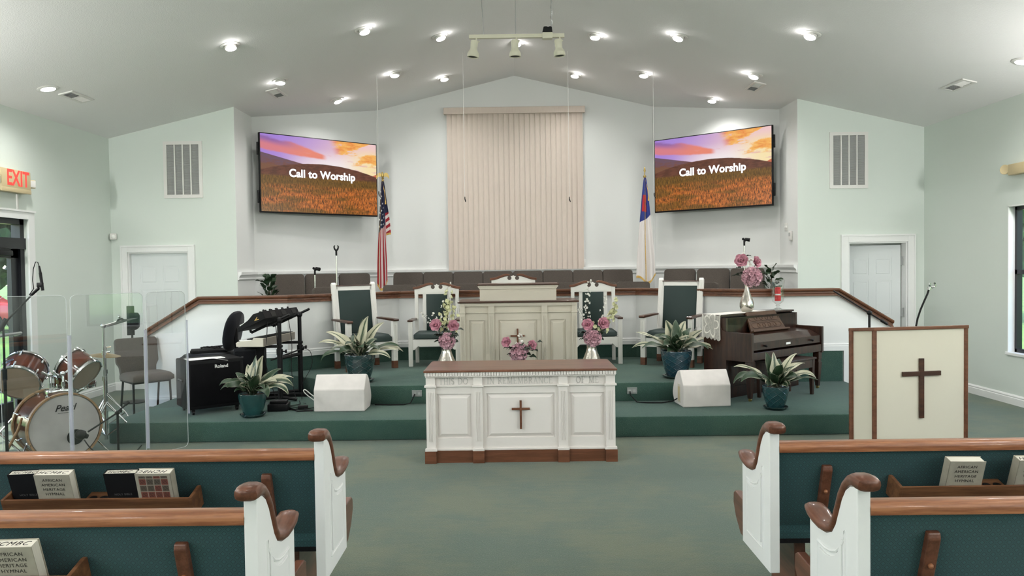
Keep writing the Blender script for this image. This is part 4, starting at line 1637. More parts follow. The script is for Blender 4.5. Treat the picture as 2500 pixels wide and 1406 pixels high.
pediment_chair('pulpit_chair', 'white crested pulpit chair right of the pulpit, dark green seat', (.971, 9.75, .39), 0)
pediment_chair('pulpit_chair', 'white crested chair straight behind the pulpit, only its crest showing', (-.055, 9.86, .39), 0, .10)

# ------------------------------------------------------------------ large upholstered arm chairs
def arm_chair(label, loc, rz):
    t = thing('throne_chair', label, 'armchair', loc, rz, 'large upholstered platform chairs')
    rk = .085   # rake of the back over its height
    for sx in (-1, 1):
        bm = NB()
        x = sx * .262
        tube4 = [(-.026, 0), (.026, 0), (.026, .40), (.026, 1.02), (.018, 1.045), (0, 1.055), (-.018, 1.045), (-.026, 1.02), (-.026, .40)]
        # front/back profile in y,z with rake above the seat
        prism(bm, [(.185, .09), (.235, .09), (.235, .40), (.235 + rk, 1.03), (.205 + rk, 1.055), (.185 + rk, 1.03), (.185, .40)], x - .028, x + .028, 'yzx', bev=.006)
        for k in (-1, 1):
            prism(bm, [(.1835, .44), (.19, .44), (.19 + rk * .9, .97), (.1835 + rk * .9, .97)], x + k * .012 - .003, x + k * .012 + .003, 'yzx')
        obj('back_post', bm, 'white_chair', t, smooth=False)
        bm = NB()
        b2(bm, sx * .300 - .030, sx * .300 + .030, -.250, -.190, .09, .575, .004)
        for k in (-1, 0, 1):
            b2(bm, sx * .300 + k * .014 - .0035, sx * .300 + k * .014 + .0035, -.254, -.245, .13, .53)
        obj('front_leg', bm, 'white_chair', t, smooth=False)
        bm = NB()
        b2(bm, sx * .300 - .031, sx * .300 + .031, -.251, -.189, 0, .09, .003)
        obj('wooden_foot', bm, 'cherry_base', t, smooth=False)
        bm = NB()
        b2(bm, x - .03, x + .03, .182, .238, 0, .09, .003)
        obj('wooden_foot', bm, 'cherry_base', t, smooth=False)
        bm = NB()
        prism(bm, [(-.275, .575), (.20, .590), (.20, .612), (-.275, .605), (-.285, .59)], sx * .30 - .036, sx * .30 + .036, 'yzx', bev=.005)
        obj('armrest', bm, 'dark_wood', t, smooth=False)
    bm = NB()
    b2(bm, -.28, .28, -.225, -.20, .225, .33)
    b2(bm, -.28, .28, -.228, -.195, .225, .24)
    for sx in (-1, 1):
        b2(bm, sx * .29 - .013, sx * .29 + .013, -.2, .2, .235, .33)
    b2(bm, -.25, .25, .19, .215, .235, .33)
    obj('apron', bm, 'white_chair', t, smooth=False)
    bm = NB()
    cushion(bm, .555, .44, .10, T(0, -.02, .325))
    obj('seat', bm, 'green_vinyl', t, ang=60)
    def Y(z):
        return .205 + rk * (z - .40) / .63
    bm = NB()
    for z0, z1 in ((.955, 1.005), (.40, .45)):
        prism(bm, [(Y(z0) - .016, z0), (Y(z0) + .016, z0), (Y(z1) + .016, z1), (Y(z1) - .016, z1)], -.245, .245, 'yzx')
    for sx in (-1, 1):
        prism(bm, [(Y(.4) - .016, .4), (Y(.4) + .016, .4), (Y(1.0) + .016, 1.0), (Y(1.0) - .016, 1.0)], sx * .226 - .010, sx * .226 + .010, 'yzx')
    obj('back_frame', bm, 'white_chair', t, smooth=False)
    bm = NB()
    z = 1.005
    prism(bm, [(Y(z) - .024, z), (Y(z) + .024, z), (Y(z) + .026, z + .014), (Y(z) - .022, z + .014)], -.238, .238, 'yzx', bev=.003)
    obj('top_rail', bm, 'dark_wood', t, smooth=False)
    bm = NB()
    prism(bm, [(Y(.42) - .028, .42), (Y(.42) + .01, .42), (Y(.955) + .01, .955), (Y(.955) - .028, .955)], -.214, .214, 'yzx', bev=.012)
    obj('backrest', bm, 'green_vinyl', t)
    return t
arm_chair('tall white armchair with dark green back on the left platform', (-1.89, 9.40, .39), D(36))
arm_chair('tall white armchair with dark green back beside the piano', (1.90, 9.43, .39), D(-32))

# ------------------------------------------------------------------ grey choir chairs
def choir_chair(label, loc, rz):
    t = thing('choir_chair', label, 'chair', loc, rz, 'grey stacking chairs of the choir')
    bm = NB()
    cushion(bm, .475, .42, .085, T(0, -.03, .36), crown=.35)
    obj('seat', bm, 'grey_fabric', t, ang=60)
    bm = NB()
    poly = rrect(.478, .43, .045)
    m_ = T(0, .20, .60, D(90 - 12), 0, 0)
    tt = NB()
    lo = [tt.verts.new((a, b, -.025)) for a, b in poly]
    hi = [tt.verts.new((a * .97, b * .97, .035)) for a, b in poly]
    mid = [tt.verts.new((a, b, .015)) for a, b in poly]
    n = len(poly)
    tt.faces.new(lo[::-1])
    tt.faces.new(hi)
    for A_1, B_1 in ((lo, mid), (mid, hi)):
        for i in range(n):
            tt.faces.new((A_1[i], A_1[(i + 1) % n], B_1[(i + 1) % n], B_1[i]))
    merge(bm, tt, m_)
    obj('backrest', bm, 'grey_fabric', t, ang=50)
    bm = NB()
    for sx in (-1, 1):
        tube(bm, [(sx * .22, -.21, 0), (sx * .215, -.19, .35), (sx * .215, .14, .355), (sx * .215, .17, .45), (sx * .20, .235, .76)], .010, 8)
        tube(bm, [(sx * .215, .12, .355), (sx * .225, .24, 0)], .010, 8)
    tube(bm, [(-.215, -.1, .352), (.215, -.1, .352)], .009, 8)
    obj('frame', bm, 'black', t)
    return t
cc = None
for k in range(8):
    lab = 'grey choir chair of the back row, %s of eight from the left' % ORD[k]
    x = -1.97 + .238 + .4765 * k
    if cc is None:
        cc = choir_chair(lab, (x, 12.05, .73), 0)
    else:
        dup(cc, (x, 12.05, .73), 0, lab)
for k in range(8):
    lab = 'grey choir chair behind the wooden rail, %s of eight from the left' % ORD[k]
    dup(cc, (-1.91 + .237 + .474 * k, 10.72, .562), 0, lab)
SIDE = [((-3.28, 11.03), 20), ((-2.86, 11.32), 20), ((-2.42, 11.64), 22)]
for k, ((x, y), a) in enumerate(SIDE):
    w_ = ['nearest the leafy plant', 'in the middle of its three', 'nearest the striped flag'][k]
    dup(cc, (x, y, .73), D(a), 'grey choir chair below the left television, ' + w_)
    w_ = ['nearest the leafy plant', 'in the middle of its three', 'nearest the white flag'][k]
    dup(cc, (-x, y, .73), D(-a), 'grey choir chair below the right television, ' + w_)
dup(cc, (-2.32, 9.93, .562), D(40), 'grey choir chair half hidden behind the left tall armchair')
dup(cc, (2.26, 9.93, .562), D(-40), 'grey choir chair half hidden behind the right tall armchair')

# ------------------------------------------------------------------ wedge monitors
M['monitor_white'] = pmat('white_speaker_paint', (.74, .70, .67), .6, var=.06, vscale=6)
def wedge(label, x0, x1, side, rz=0.0):
    t = thing('stage_monitor', label, 'speaker', ((x0 + x1) / 2, 7.595, .195), rz)
    w = (x1 - x0)
    prof = [(0, 0), (0, .215), (.115, .356), (.185, .340), (.25, .292), (.305, .225), (.345, .155), (.362, .105), (.355, .075), (.30, .0)]
    bm = NB()
    prism(bm, prof, -w / 2, w / 2, 'yzx', bev=.008)
    obj('cabinet', bm, 'monitor_white', t, smooth=False)
    bm = NB()
    xx = side * w / 2
    b2(bm, xx - .002 * side, xx + side * .004, .09, .175, .03, .215, .002)
    r = obj('jack_plate', bm, 'cream', t, smooth=False)
    bm = NB()
    b2(bm, xx + side * .0035, xx + side * .006, .105, .160, .05, .19)
    obj('recess', bm, 'beige', r, smooth=False)
    return t
wedge('white wedge stage monitor left of the communion table', -2.045, -1.54, -1)
wedge('white wedge stage monitor before the piano, cord plugged in its side', 1.612, 2.095, -1, D(5))

# ------------------------------------------------------------------ lectern with cross
t = thing('lectern', 'cream lectern with dark wood edges and big cross behind the right pews', 'lectern', (3.10, 5.95, 0), D(8.5))
ca, sa = .095, .165
pl = [(-.392, 0), (.392, 0), (.392 + ca, sa), (.27, .40), (-.27, .40), (-.392 - ca, sa)]
def slope_top(bm):
    for v in bm.verts:
        if v.co.z > 1.0:
            v.co.z -= .09 * max(0.0, v.co.y)
bm = NB()
prism(bm, [(a * .985, b + .004) for a, b in pl], .02, 1.085)
slope_top(bm)
obj('cabinet', bm, 'cream_panel', t, smooth=False)
for (x, y) in ((-.387, .006), (.387, .006), (-.479, sa), (.479, sa), (-.265, .392), (.265, .392)):
    bm = NB()
    prism(bm, [(x + .018 * math.cos(k * PI / 4 + PI / 8), y + .018 * math.sin(k * PI / 4 + PI / 8)) for k in range(8)], 0, 1.09)
    slope_top(bm)
    obj('edge_trim', bm, 'cherry_base', t, smooth=False)
bm = NB()
prism(bm, [(a * 1.025, b + (-.012 if b == 0 else .006)) for a, b in pl], 1.078, 1.104, bev=.004)
slope_top(bm)
obj('top', bm, 'cherry_base', t, smooth=False)
bm = NB()
prism(bm, [(a * 1.0, b) for a, b in pl], 0, .04)
obj('plinth', bm, 'cherry_base', t, smooth=False)
bm = NB()
cross(bm, .463, .323, .036, .018, .745)
c = obj('cross', bm, 'dark_wood', t, (0, .002, .393), smooth=False)
c['label'] = 'large dark wooden cross'

# ------------------------------------------------------------------ piano and bench
t = thing('upright_piano', 'dark mahogany spinet piano standing askew on the right platform', 'piano', (2.36, 7.86, .195), D(38.5))
L = 1.28   # between the front legs
bm = NB()     # local: x along the keyboard, y towards the back
b2(bm, -.03, L + .03, .27, .535, .03, .845)            # case body
b2(bm, -.03, L + .03, .26, .31, 0.0, .12)             # toe rail
for x in (-.045, L + .005):
    prism(bm, [(.26, .0), (.545, .0), (.545, .855), (.34, .855), (.335, .79), (.325, .745), (.30, .715), (.25, .70), (-.05, .70), (-.05, .405), (.26, .405)], x, x + .04, 'yzx', bev=.004)
obj('case', bm, 'piano_wood', t, smooth=False)
bm = NB()
b2(bm, -.052, L + .052, .32, .555, .855, .875, .004)
obj('lid', bm, 'piano_wood', t, smooth=False)
bm = NB()
b2(bm, 0, L, -.03, .30, .425, .50)
b2(bm, 0, L, -.045, -.02, .42, .50, .003)
obj('key_bed', bm, 'piano_wood', t, smooth=False)
bm = NB()
prism(bm, [(-.035, .52), (-.020, .52), (.10, .645), (.27, .665), (.27, .675), (.09, .66), (-.035, .60)], 0, L, 'yzx', bev=.003)
f = obj('fallboard', bm, 'piano_wood', t, smooth=False)
for x in (.2, L - .2):
    bm = NB()
    cyl(bm, (x, -.03, .56), (x, -.055, .56), .008, 12)
    sphere(bm, (x, -.06, .56), .014)
    obj('knob', bm, 'black', f)
bm = NB()
b2(bm, L / 2 - .04, L / 2 + .04, -.038, -.034, .545, .567)
obj('name_plate', bm, 'paper', f, smooth=False)
bm = NB()
b2(bm, 0, L, .27, .335, .66, .845)
obj('front_board', bm, 'piano_wood', t, smooth=False)
M['carved_desk'] = wood_mat('carved_music_desk', (.055, .026, .014), (.095, .048, .026), .4)
bm = NB()
m_ = T(L / 2, .20, .675, D(-28))
prism(bm, [(-.33, 0), (.33, 0), (.27, .235), (-.27, .235)], -.008, .008, 'xzy', m_)
b2(bm, -.34, .34, -.05, .01, -.012, .006, .002, m_)
md = obj('music_desk', bm, 'carved_desk', t, smooth=False)
bm = NB()
for row in (.07, .155):
    for k in range(5):
        cx = -.2 + k * .1
        pts = [(cx + .075 * math.cos(a), -.010, row + .034 * math.sin(a)) for a in [2 * PI * j / 20 for j in range(21)]]
        tube(bm, [m_ @ Vector(p) for p in pts], .0022, 5)
obj('carved_pattern', bm, 'dark_wood', md)
for x in (0, L):
    bm = NB()
    b2(bm, x - .036, x + .036, -.036, .036, .33, .42, .004)
    prism(bm, [(-.028, -.028), (.028, -.028), (.028, .028), (-.028, .028)], .30, .33, 'xyz', T(x, 0, 0))
    tt = NB()
    add_geo(tt, [(-.034, -.034, .30), (.034, -.034, .30), (.034, .034, .30), (-.034, .034, .30), (-.018, -.018, .03), (.018, -.018, .03), (.018, .018, .03), (-.018, .018, .03)],
            [(0, 1, 2, 3), (7, 6, 5, 4), (0, 4, 5, 1), (1, 5, 6, 2), (2, 6, 7, 3), (3, 7, 4, 0)])
    merge(bm, tt, T(x, 0, 0))
    lg = obj('leg', bm, 'piano_wood', t, smooth=False)
    bm = NB()
    cyl(bm, (x - .01, 0, .016), (x + .01, 0, .016), .016, 14)
    cyl(bm, (x, 0, .016), (x, 0, .04), .007, 8)
    obj('caster', bm, 'brass', lg)
bm = NB()
for k in (-.09, 0, .09):
    bx(bm, (L / 2 + k, .235, .055), (.03, .09, .012), None, .004)
obj('pedals', bm, 'brass', t)

t = thing('piano_bench', 'dark wooden piano bench pulled up to the piano', 'bench', (2.835, 8.175, .195), D(39.5))
bm = NB()
b2(bm, -.335, .335, -.168, .168, .378, .400, .006)
obj('seat', bm, 'piano_wood', t, smooth=False)
bm = NB()
b2(bm, -.31, .31, -.155, .155, .295, .378)
obj('apron', bm, 'piano_wood', t, smooth=False)
for sx in (-1, 1):
    for sy in (-1, 1):
        bm = NB()
        x, y = sx * .2875, sy * .134
        add_geo(bm, [(x - .024, y - .024, .38), (x + .024, y - .024, .38), (x + .024, y + .024, .38), (x - .024, y + .024, .38), (x - .015, y - .015, 0), (x + .015, y - .015, 0), (x + .015, y + .015, 0), (x - .015, y + .015, 0)],
                [(0, 1, 2, 3), (7, 6, 5, 4), (0, 4, 5, 1), (1, 5, 6, 2), (2, 6, 7, 3), (3, 7, 4, 0)])
        obj('leg', bm, 'piano_wood', t, smooth=False)
# ------------------------------------------------------------------ pews
LEAN = D(17)
def pew(label, xe, s, yb, length):
    """xe: inner face of the aisle end panel, s: +1 pew runs to +x, yb: world y of the back's top edge"""
    t = thing('pew', label, 'pew', (xe, yb, 0), 0, 'church pews')
    tl = math.tan(LEAN)
    def back_y(z):
        return (.84 - z) * tl
    xa, xb = (0, s * length)
    lo, hi = min(xa, xb), max(xa, xb)
    bm = NB()
    zz = [.45, .80]
    prism(bm, [(back_y(.44), .44), (back_y(.805), .805), (back_y(.805) + .045, .805), (back_y(.44) + .045, .44)], lo, hi, 'yzx')
    obj('backrest', bm, 'pew_cloth', t, smooth=False)
    bm = NB()
    prism(bm, [(-.005, .800), (-.008, .822), (-.002, .836), (.012, .842), (.045, .842), (.058, .834), (.062, .82), (.060, .800)], lo, hi, 'yzx')
    obj('top_rail', bm, 'pew_wood', t, ang=60)
    # white end panel with S-shaped upper edge
    xo = -s * .042
    out = [(-.005, .285), (-.005, .885), (.02, .885)]
    curve = [(.05, .878), (.085, .855), (.115, .815), (.140, .765), (.165, .715), (.195, .680), (.235, .664), (.28, .662), (.33, .668), (.385, .685)]
    out += curve + [(.39, .66), (.39, .285)]
    bm = NB()
    prism(bm, out, min(0, xo), max(0, xo), 'yzx', bev=.003)
    ep = obj('end_panel', bm, 'trim', t, smooth=False)
    # fielded panel with scooped top
    ins = [(.085, .36), (.085, .72), (.095, .69), (.12, .655), (.155, .628), (.20, .612), (.25, .606), (.315, .610), (.315, .36)]
    bm = NB()
    gx0, gx1 = xo, xo - s * .006
    cyc = ins
    for (a, b) in zip(cyc, cyc[1:] + cyc[:1]):
        tube(bm, [(xo, a[0], a[1]), (xo, b[0], b[1])], .0055, 6)
    cx, cz = .20, .48
    inn = [(cx + (a - cx) * .80, cz + (b - cz) * .86) for a, b in ins]
    prism(bm, inn, min(xo, gx1), max(xo, gx1), 'yzx', bev=.002)
    obj('raised_field', bm, 'trim', ep, smooth=False)
    # wooden arm cap
    bm = NB()
    path = [(-.050, .905), (-.043, .907), (-.015, .909), (.02, .908), (.055, .895), (.090, .870), (.122, .828), (.147, .776), (.172, .726), (.200, .692), (.238, .676), (.28, .674), (.325, .682), (.365, .694), (.405, .704), (.420, .708)]
    hw = [.020, .036, .040, .036, .032, .030, .030, .030, .030, .030, .032, .036, .040, .042, .036, .018]
    th = [.012, .021, .024, .023, .020, .017, .016, .016, .016, .016, .016, .016, .016, .016, .014, .008]
    rows = []
    for i, (a, b) in enumerate(path):
        p0, p1 = Vector(path[max(0, i - 1)]), Vector(path[min(len(path) - 1, i + 1)])
        d = (p1 - p0).normalized()
        n = Vector((-d.y, d.x))
        ring = []
        for k in range(14):
            an = 2 * PI * k / 14
            cxn, czn = math.cos(an), math.sin(an)
            e = .65
            u = math.copysign(abs(cxn) ** e, cxn) * hw[i]
            v = math.copysign(abs(czn) ** e, czn) * th[i]
            ring.append(bm.verts.new((xo / 2 + u, a + n.x * v, b + n.y * v)))
        rows.append(ring)
    for A_1, B_1 in zip(rows, rows[1:]):
        for k in range(14):
            bm.faces.new((A_1[k], A_1[(k + 1) % 14], B_1[(k + 1) % 14], B_1[k]))
    bm.faces.new(rows[0][::-1])
    bm.faces.new(rows[-1])
    obj('armrest_cap', bm, 'arm_wood', t, ang=50)
    # seat, wooden seat end, pedestal
    bm = NB()
    prism(bm, [(.10, .43), (.13, .46), (.50, .47), (.545, .45), (.55, .41), (.10, .39)], lo, hi, 'yzx', bev=.008)
    obj('seat', bm, 'pew_cloth', t, smooth=False)
    bm = NB()
    prism(bm, [(.12, .36), (.30, .30), (.44, .30), (.52, .36), (.56, .42), (.555, .47), (.53, .485), (.12, .465)], min(xo * .1, xo * .9), max(xo * .1, xo * .9), 'yzx', bev=.004)
    obj('seat_end', bm, 'arm_wood', t, smooth=False)
    bm = NB()
    b2(bm, lo, hi, .10, .50, .375, .395)
    obj('seat_board', bm, 'black_matte', t, smooth=False)
    for k, dx in enumerate((.14, length * .5, length - .2)):
        bm = NB()
        x = s * dx
        prism(bm, [(.10, 0), (.48, 0), (.46, .06), (.40, .38), (.15, .38), (.12, .06)], x - .025, x + .025, 'yzx', bev=.003)
        obj('pedestal', bm, 'arm_wood', t, smooth=False)
    # wooden braces on the rear face of the back
    for dx in (.212, length - .3):
        x = s * dx
        bm = NB()
        prism(bm, [(back_y(.74) + .002, .74), (back_y(.74) - .016, .735), (back_y(.72) - .026, .715), (back_y(.42) - .030, .42), (.12, .1), (.12, .0), (.20, 0), (.20, .2), (back_y(.42) + .002, .42)], x - .021, x + .021, 'yzx', bev=.005)
        br = obj('brace', bm, 'arm_wood', t, smooth=False)
        bm = NB()
        sphere(bm, (x, back_y(.62) - .031, .62), .009, 8)
        obj('screw_cover', bm, 'pew_wood', br)
    return t, back_y

def rack(p, x0, x1, back_y):
    """open-topped oak book rack on the rear face of a pew back; x0..x1 in pew space"""
    m_ = T(0, back_y(.60) - .001, .60, LEAN)       # local z runs up the leaning back, -y towards the room
    bm = NB()
    d = .105
    b2(bm, x0 + .013, x1 - .013, -d + .011, -.001, .001, .014, 0, m_)
    b2(bm, x0 + .013, x1 - .013, -d + .001, -d + .012, .0, .094, .0, m_)
    for x in (x0, x1 - .014):
        prism(bm, [(-.0, 0), (-.0, .092), (-.012, .096), (-d, .097), (-d, 0)], x, x + .014, 'yzx', m_, bev=.002)
    r = obj('book_rack', bm, 'rack_wood', p, smooth=False)
    xm = (x0 + x1) / 2
    bm = NB()
    b2(bm, xm - .075, xm + .075, -d + .012, -.002, .055, .066, .001, m_)
    b = obj('cup_holder', bm, 'rack_wood', r, smooth=False)
    bm = NB()
    for k in (-.045, 0, .045):
        cyl(bm, m_ @ Vector((xm + k, -.05, .060)), m_ @ Vector((xm + k, -.05, .0672)), .017, 16)
    obj('cup_hole', bm, 'black', b)
    return m_

# book covers
M['bible_black'] = pmat('black_leatherette', (.006, .006, .007), .6, spec=.25)
M['hymnal'] = pmat('grey_beige_hymnal_cover', (.36, .335, .27), .6, var=.06, vscale=30)
M['page_edge'] = pmat('page_edges', (.70, .67, .58), .8, var=.08, vscale=8, stretch=(1, 60, 1))
M['ink'] = pmat('black_ink', (.012, .011, .012), .6)
M['title_ink'] = pmat('brown_title_ink', (.05, .045, .04), .6)
M['foil'] = pmat('dull_silver_foil', (.10, .10, .10), .4)
def kente_mat():
    m = pmat('woven_pattern_print', (.1, .08, .06), .7)
    g = NG(m)
    uv, u, v, _ = g.coord('UV')
    wn = m.node_tree.nodes.new('ShaderNodeTexWhiteNoise')
    wn.noise_dimensions = '2D'
    cb = m.node_tree.nodes.new('ShaderNodeCombineXYZ')
    g.link(g.math('FLOOR', u), cb.inputs[0])
    g.link(g.math('FLOOR', v), cb.inputs[1])
    g.link(cb.outputs[0], wn.inputs['Vector'])
    fu, fv = g.math('FRACT', u), g.math('FRACT', v)
    col = g.mix(g.step(wn.outputs[0], .49, .51), (.12, .095, .07), (.19, .055, .038))
    mx = g.math('MAXIMUM', g.math('ABSOLUTE', g.sub(fu, .5)), g.math('ABSOLUTE', g.sub(fv, .5)))
    ins = g.step(mx, .36, .34)
    s1 = g.math('FRACT', g.mul(fu, 5.0))
    s2 = g.math('FRACT', g.mul(fv, 3.0))
    chk = g.math('ABSOLUTE', g.sub(g.step(s1, .45, .55), g.step(s2, .45, .55)))
    col = g.mix(g.mul(g.mul(ins, chk), .85), col, (.018, .014, .012))
    col = g.mix(g.step(mx, .455, .47), col, (.33, .30, .24))
    g.link(col, m.node_tree.nodes['Principled BSDF'].inputs['Base Color'])
    return m
M['kente'] = kente_mat()
random.seed(5)
def book(kind, label, grp, pew_o, m_, x, w=.150, h=.19, th=.034, zoff=.015, depth=.03, roll=0.0, back=False, mark=True):
    """book standing in a rack: x = left edge in pew space, front cover towards the room"""
    mw = Matrix.Translation(pew_o.location) @ m_ @ T(x, -depth - th, zoff, 0, roll, 0)
    t = thing('hymnal' if kind == 'hymnal' else 'bible', label, 'book', mw.to_translation(), 0, grp, rot=mw.to_euler())
    cov = 'hymnal' if kind == 'hymnal' else 'bible_black'
    bm = NB()
    b2(bm, 0, w, 0, .003, 0, h, .001)
    b2(bm, 0, w, th - .003, th, 0, h, .001)
    sx = w - .003 if back else 0
    b2(bm, sx, sx + .003, 0, th, 0, h, .001)
    obj('cover', bm, cov, t, smooth=False)
    bm = NB()
    a, b = (.004, w - .003) if back else (.003, w - .004)
    b2(bm, a, b, .003, th - .003, .004, h - .003)
    pg = obj('pages', bm, 'page_edge', t, smooth=False)
    if mark:
        # hand-written mark on the top edge
        text('handwriting', 'HCMBC', th * .62, 'ink', pg, (w * .45, th * .5, h - .0026), (0, 0, PI if back else 0), .0002, shear=.35, spacing=1.25, xs=1.1)
    if kind == 'bible':
        text('title', 'HOLY BIBLE', .013, 'foil', t, (w / 2, -.0006, h * .42), extrude=.0002, spacing=1.1)
    else:
        rows = range(4) if back else range(2)
        if not back:
            for k, ln in enumerate(('AFRICAN', 'AMERICAN', 'HERITAGE', 'HYMNAL')):
                text('title', ln, .0175, 'title_ink', t, (w * .5, -.0006, h * (.86 - .115 * k)), extrude=.0002, spacing=1.12, xs=1.05)
        bm = NB()
        z1 = h * .94 if back else h * .40
        vs = [bm.verts.new(p) for p in ((.013, -.0008, .012), (w - .013, -.0008, .012), (w - .013, -.0008, z1), (.013, -.0008, z1))]
        f = bm.faces.new(vs)
        lay = bm.loops.layers.uv.verify()
        for l, uv in zip(f.loops, ((0, 0), (4, 0), (4, (z1 - .012) / (w - .026) * 4), (0, (z1 - .012) / (w - .026) * 4))):
            l[lay].uv = uv
        obj('print_pattern', bm, 'kente', t, smooth=False, keep_normals=True)
    return t

yf, yn = 3.22, 2.405
pLF, bL = pew('front pew on the left, rack full of bibles and hymnals', -.888, -1, yf, 4.3)
m1 = rack(pLF, -1.295, -.50, bL)
book('bible', 'black bible leftmost in the left front rack', 'pew bibles', pLF, m1, -1.272, .135, .172, .036, depth=.02, roll=D(-2))
book('hymnal', 'hymnal with its title facing out beside the leftmost bible', 'pew hymnals', pLF, m1, -1.147, .148, .188, .044, depth=.042, roll=D(0))
book('bible', 'black bible behind the hymnal shown from its patterned back', 'pew bibles', pLF, m1, -.872, .135, .172, .036, depth=.022, roll=D(-1))
book('hymnal', 'hymnal turned round, showing its red and grey woven pattern', 'pew hymnals', pLF, m1, -.728, .148, .188, .044, depth=.042, back=True)
pLN, bL = pew('nearer pew on the left with one hymnal at the frame corner', -.897, -1, yn, 4.3)
m2 = rack(pLN, -1.42, -.525, bL)
b_ = m2
book('hymnal', 'hymnal in the nearest left rack at the bottom corner', 'pew hymnals', pLN, m2, -.775, .146, .180, .044, depth=.045, roll=D(-1))
pRF, bR = pew('front pew on the right standing before the lectern', 1.078, 1, yf + .03, 4.1)
m3 = rack(pRF, .485, 1.28, bR)
book('hymnal', 'unmarked hymnal in the right front rack with its title facing out', 'pew hymnals', pRF, m3, .683, .150, .190, .044, depth=.042, mark=False, roll=D(1))
book('hymnal', 'hymnal at the right edge of the picture, marked on its pages', 'pew hymnals', pRF, m3, .97, .150, .190, .044, depth=.042, roll=D(1))
pRN, bR = pew('nearer pew on the right with an empty teal back', 1.083, 1, yn + .02, 4.1)
# ------------------------------------------------------------------ flags on poles
def flag_points(seed):
    pass
def star(bm, S, u, v, r, asp):
    pts = []
    for k in range(10):
        a = PI / 2 + k * PI / 5
        q = r if k % 2 == 0 else r * .42
        pts.append((u + q * math.cos(a) / asp, v - q * math.sin(a)))
    vs = [bm.verts.new(S(a, b, .004)) for a, b in pts]
    c = bm.verts.new(S(u, v, .0045))
    for k in range(10):
        bm.faces.new((vs[k], vs[(k + 1) % 10], c))

def flag_mat_us():
    m = pmat('flag_stripes', (.4, .02, .03), .7)
    g = NG(m)
    uv, u, v, _ = g.coord('UV')
    n = g.noise(uv, 3, 2)
    su = g.add(u, g.mul(g.sub(n, .5), .05))
    st = g.math('FRACT', g.mul(su, 4.6))
    red = g.step(st, .52, .48)
    col = g.mix(red, (.66, .62, .60), (.30, .012, .022))
    # right fold shows the stripes running across
    st2 = g.math('FRACT', g.add(g.mul(v, 8.0), g.mul(u, 1.5)))
    col2 = g.mix(g.step(st2, .53, .47), (.66, .62, .60), (.30, .012, .022))
    fold = g.step(u, .77, .78)
    col = g.mix(fold, col, col2)
    cut = g.add(.44, g.mul(g.step(u, .3, .0), .06))
    blue = g.mul(g.step(g.sub(v, cut), .004, -.004), g.sub(1.0, fold))
    blue = g.math('MAXIMUM', blue, g.mul(fold, g.step(v, .61, .60)))
    col = g.mix(blue, col, (.010, .014, .045))
    g.link(col, m.node_tree.nodes['Principled BSDF'].inputs['Base Color'])
    return m
M['flag_us'] = flag_mat_us()
def flag_mat_white():
    m = pmat('white_flag_cloth', (.7, .68, .66), .7)
    g = NG(m)
    uv, u, v, _ = g.coord('UV')
    cut = g.sub(.445, g.mul(u, .075))
    k = g.step(g.sub(v, cut), .004, -.004)
    col = g.mix(k, (.68, .645, .63), (.018, .035, .20))
    inn = g.mul(g.mul(g.step(u, .12, .14), g.step(u, .62, .60)), g.mul(g.step(v, .165, .17), g.step(v, .335, .33)))
    inn2 = g.mul(g.mul(g.step(u, .55, .56), g.step(u, .68, .67)), g.mul(g.step(v, .24, .245), g.step(v, .27, .265)))
    g2 = g.mix(inn, col, (.42, .018, .028))
    g2 = g.mix(inn2, g2, (.02, .03, .12))
    g.link(g2, m.node_tree.nodes['Principled BSDF'].inputs['Base Color'])
    return m
M['flag_white'] = flag_mat_white()

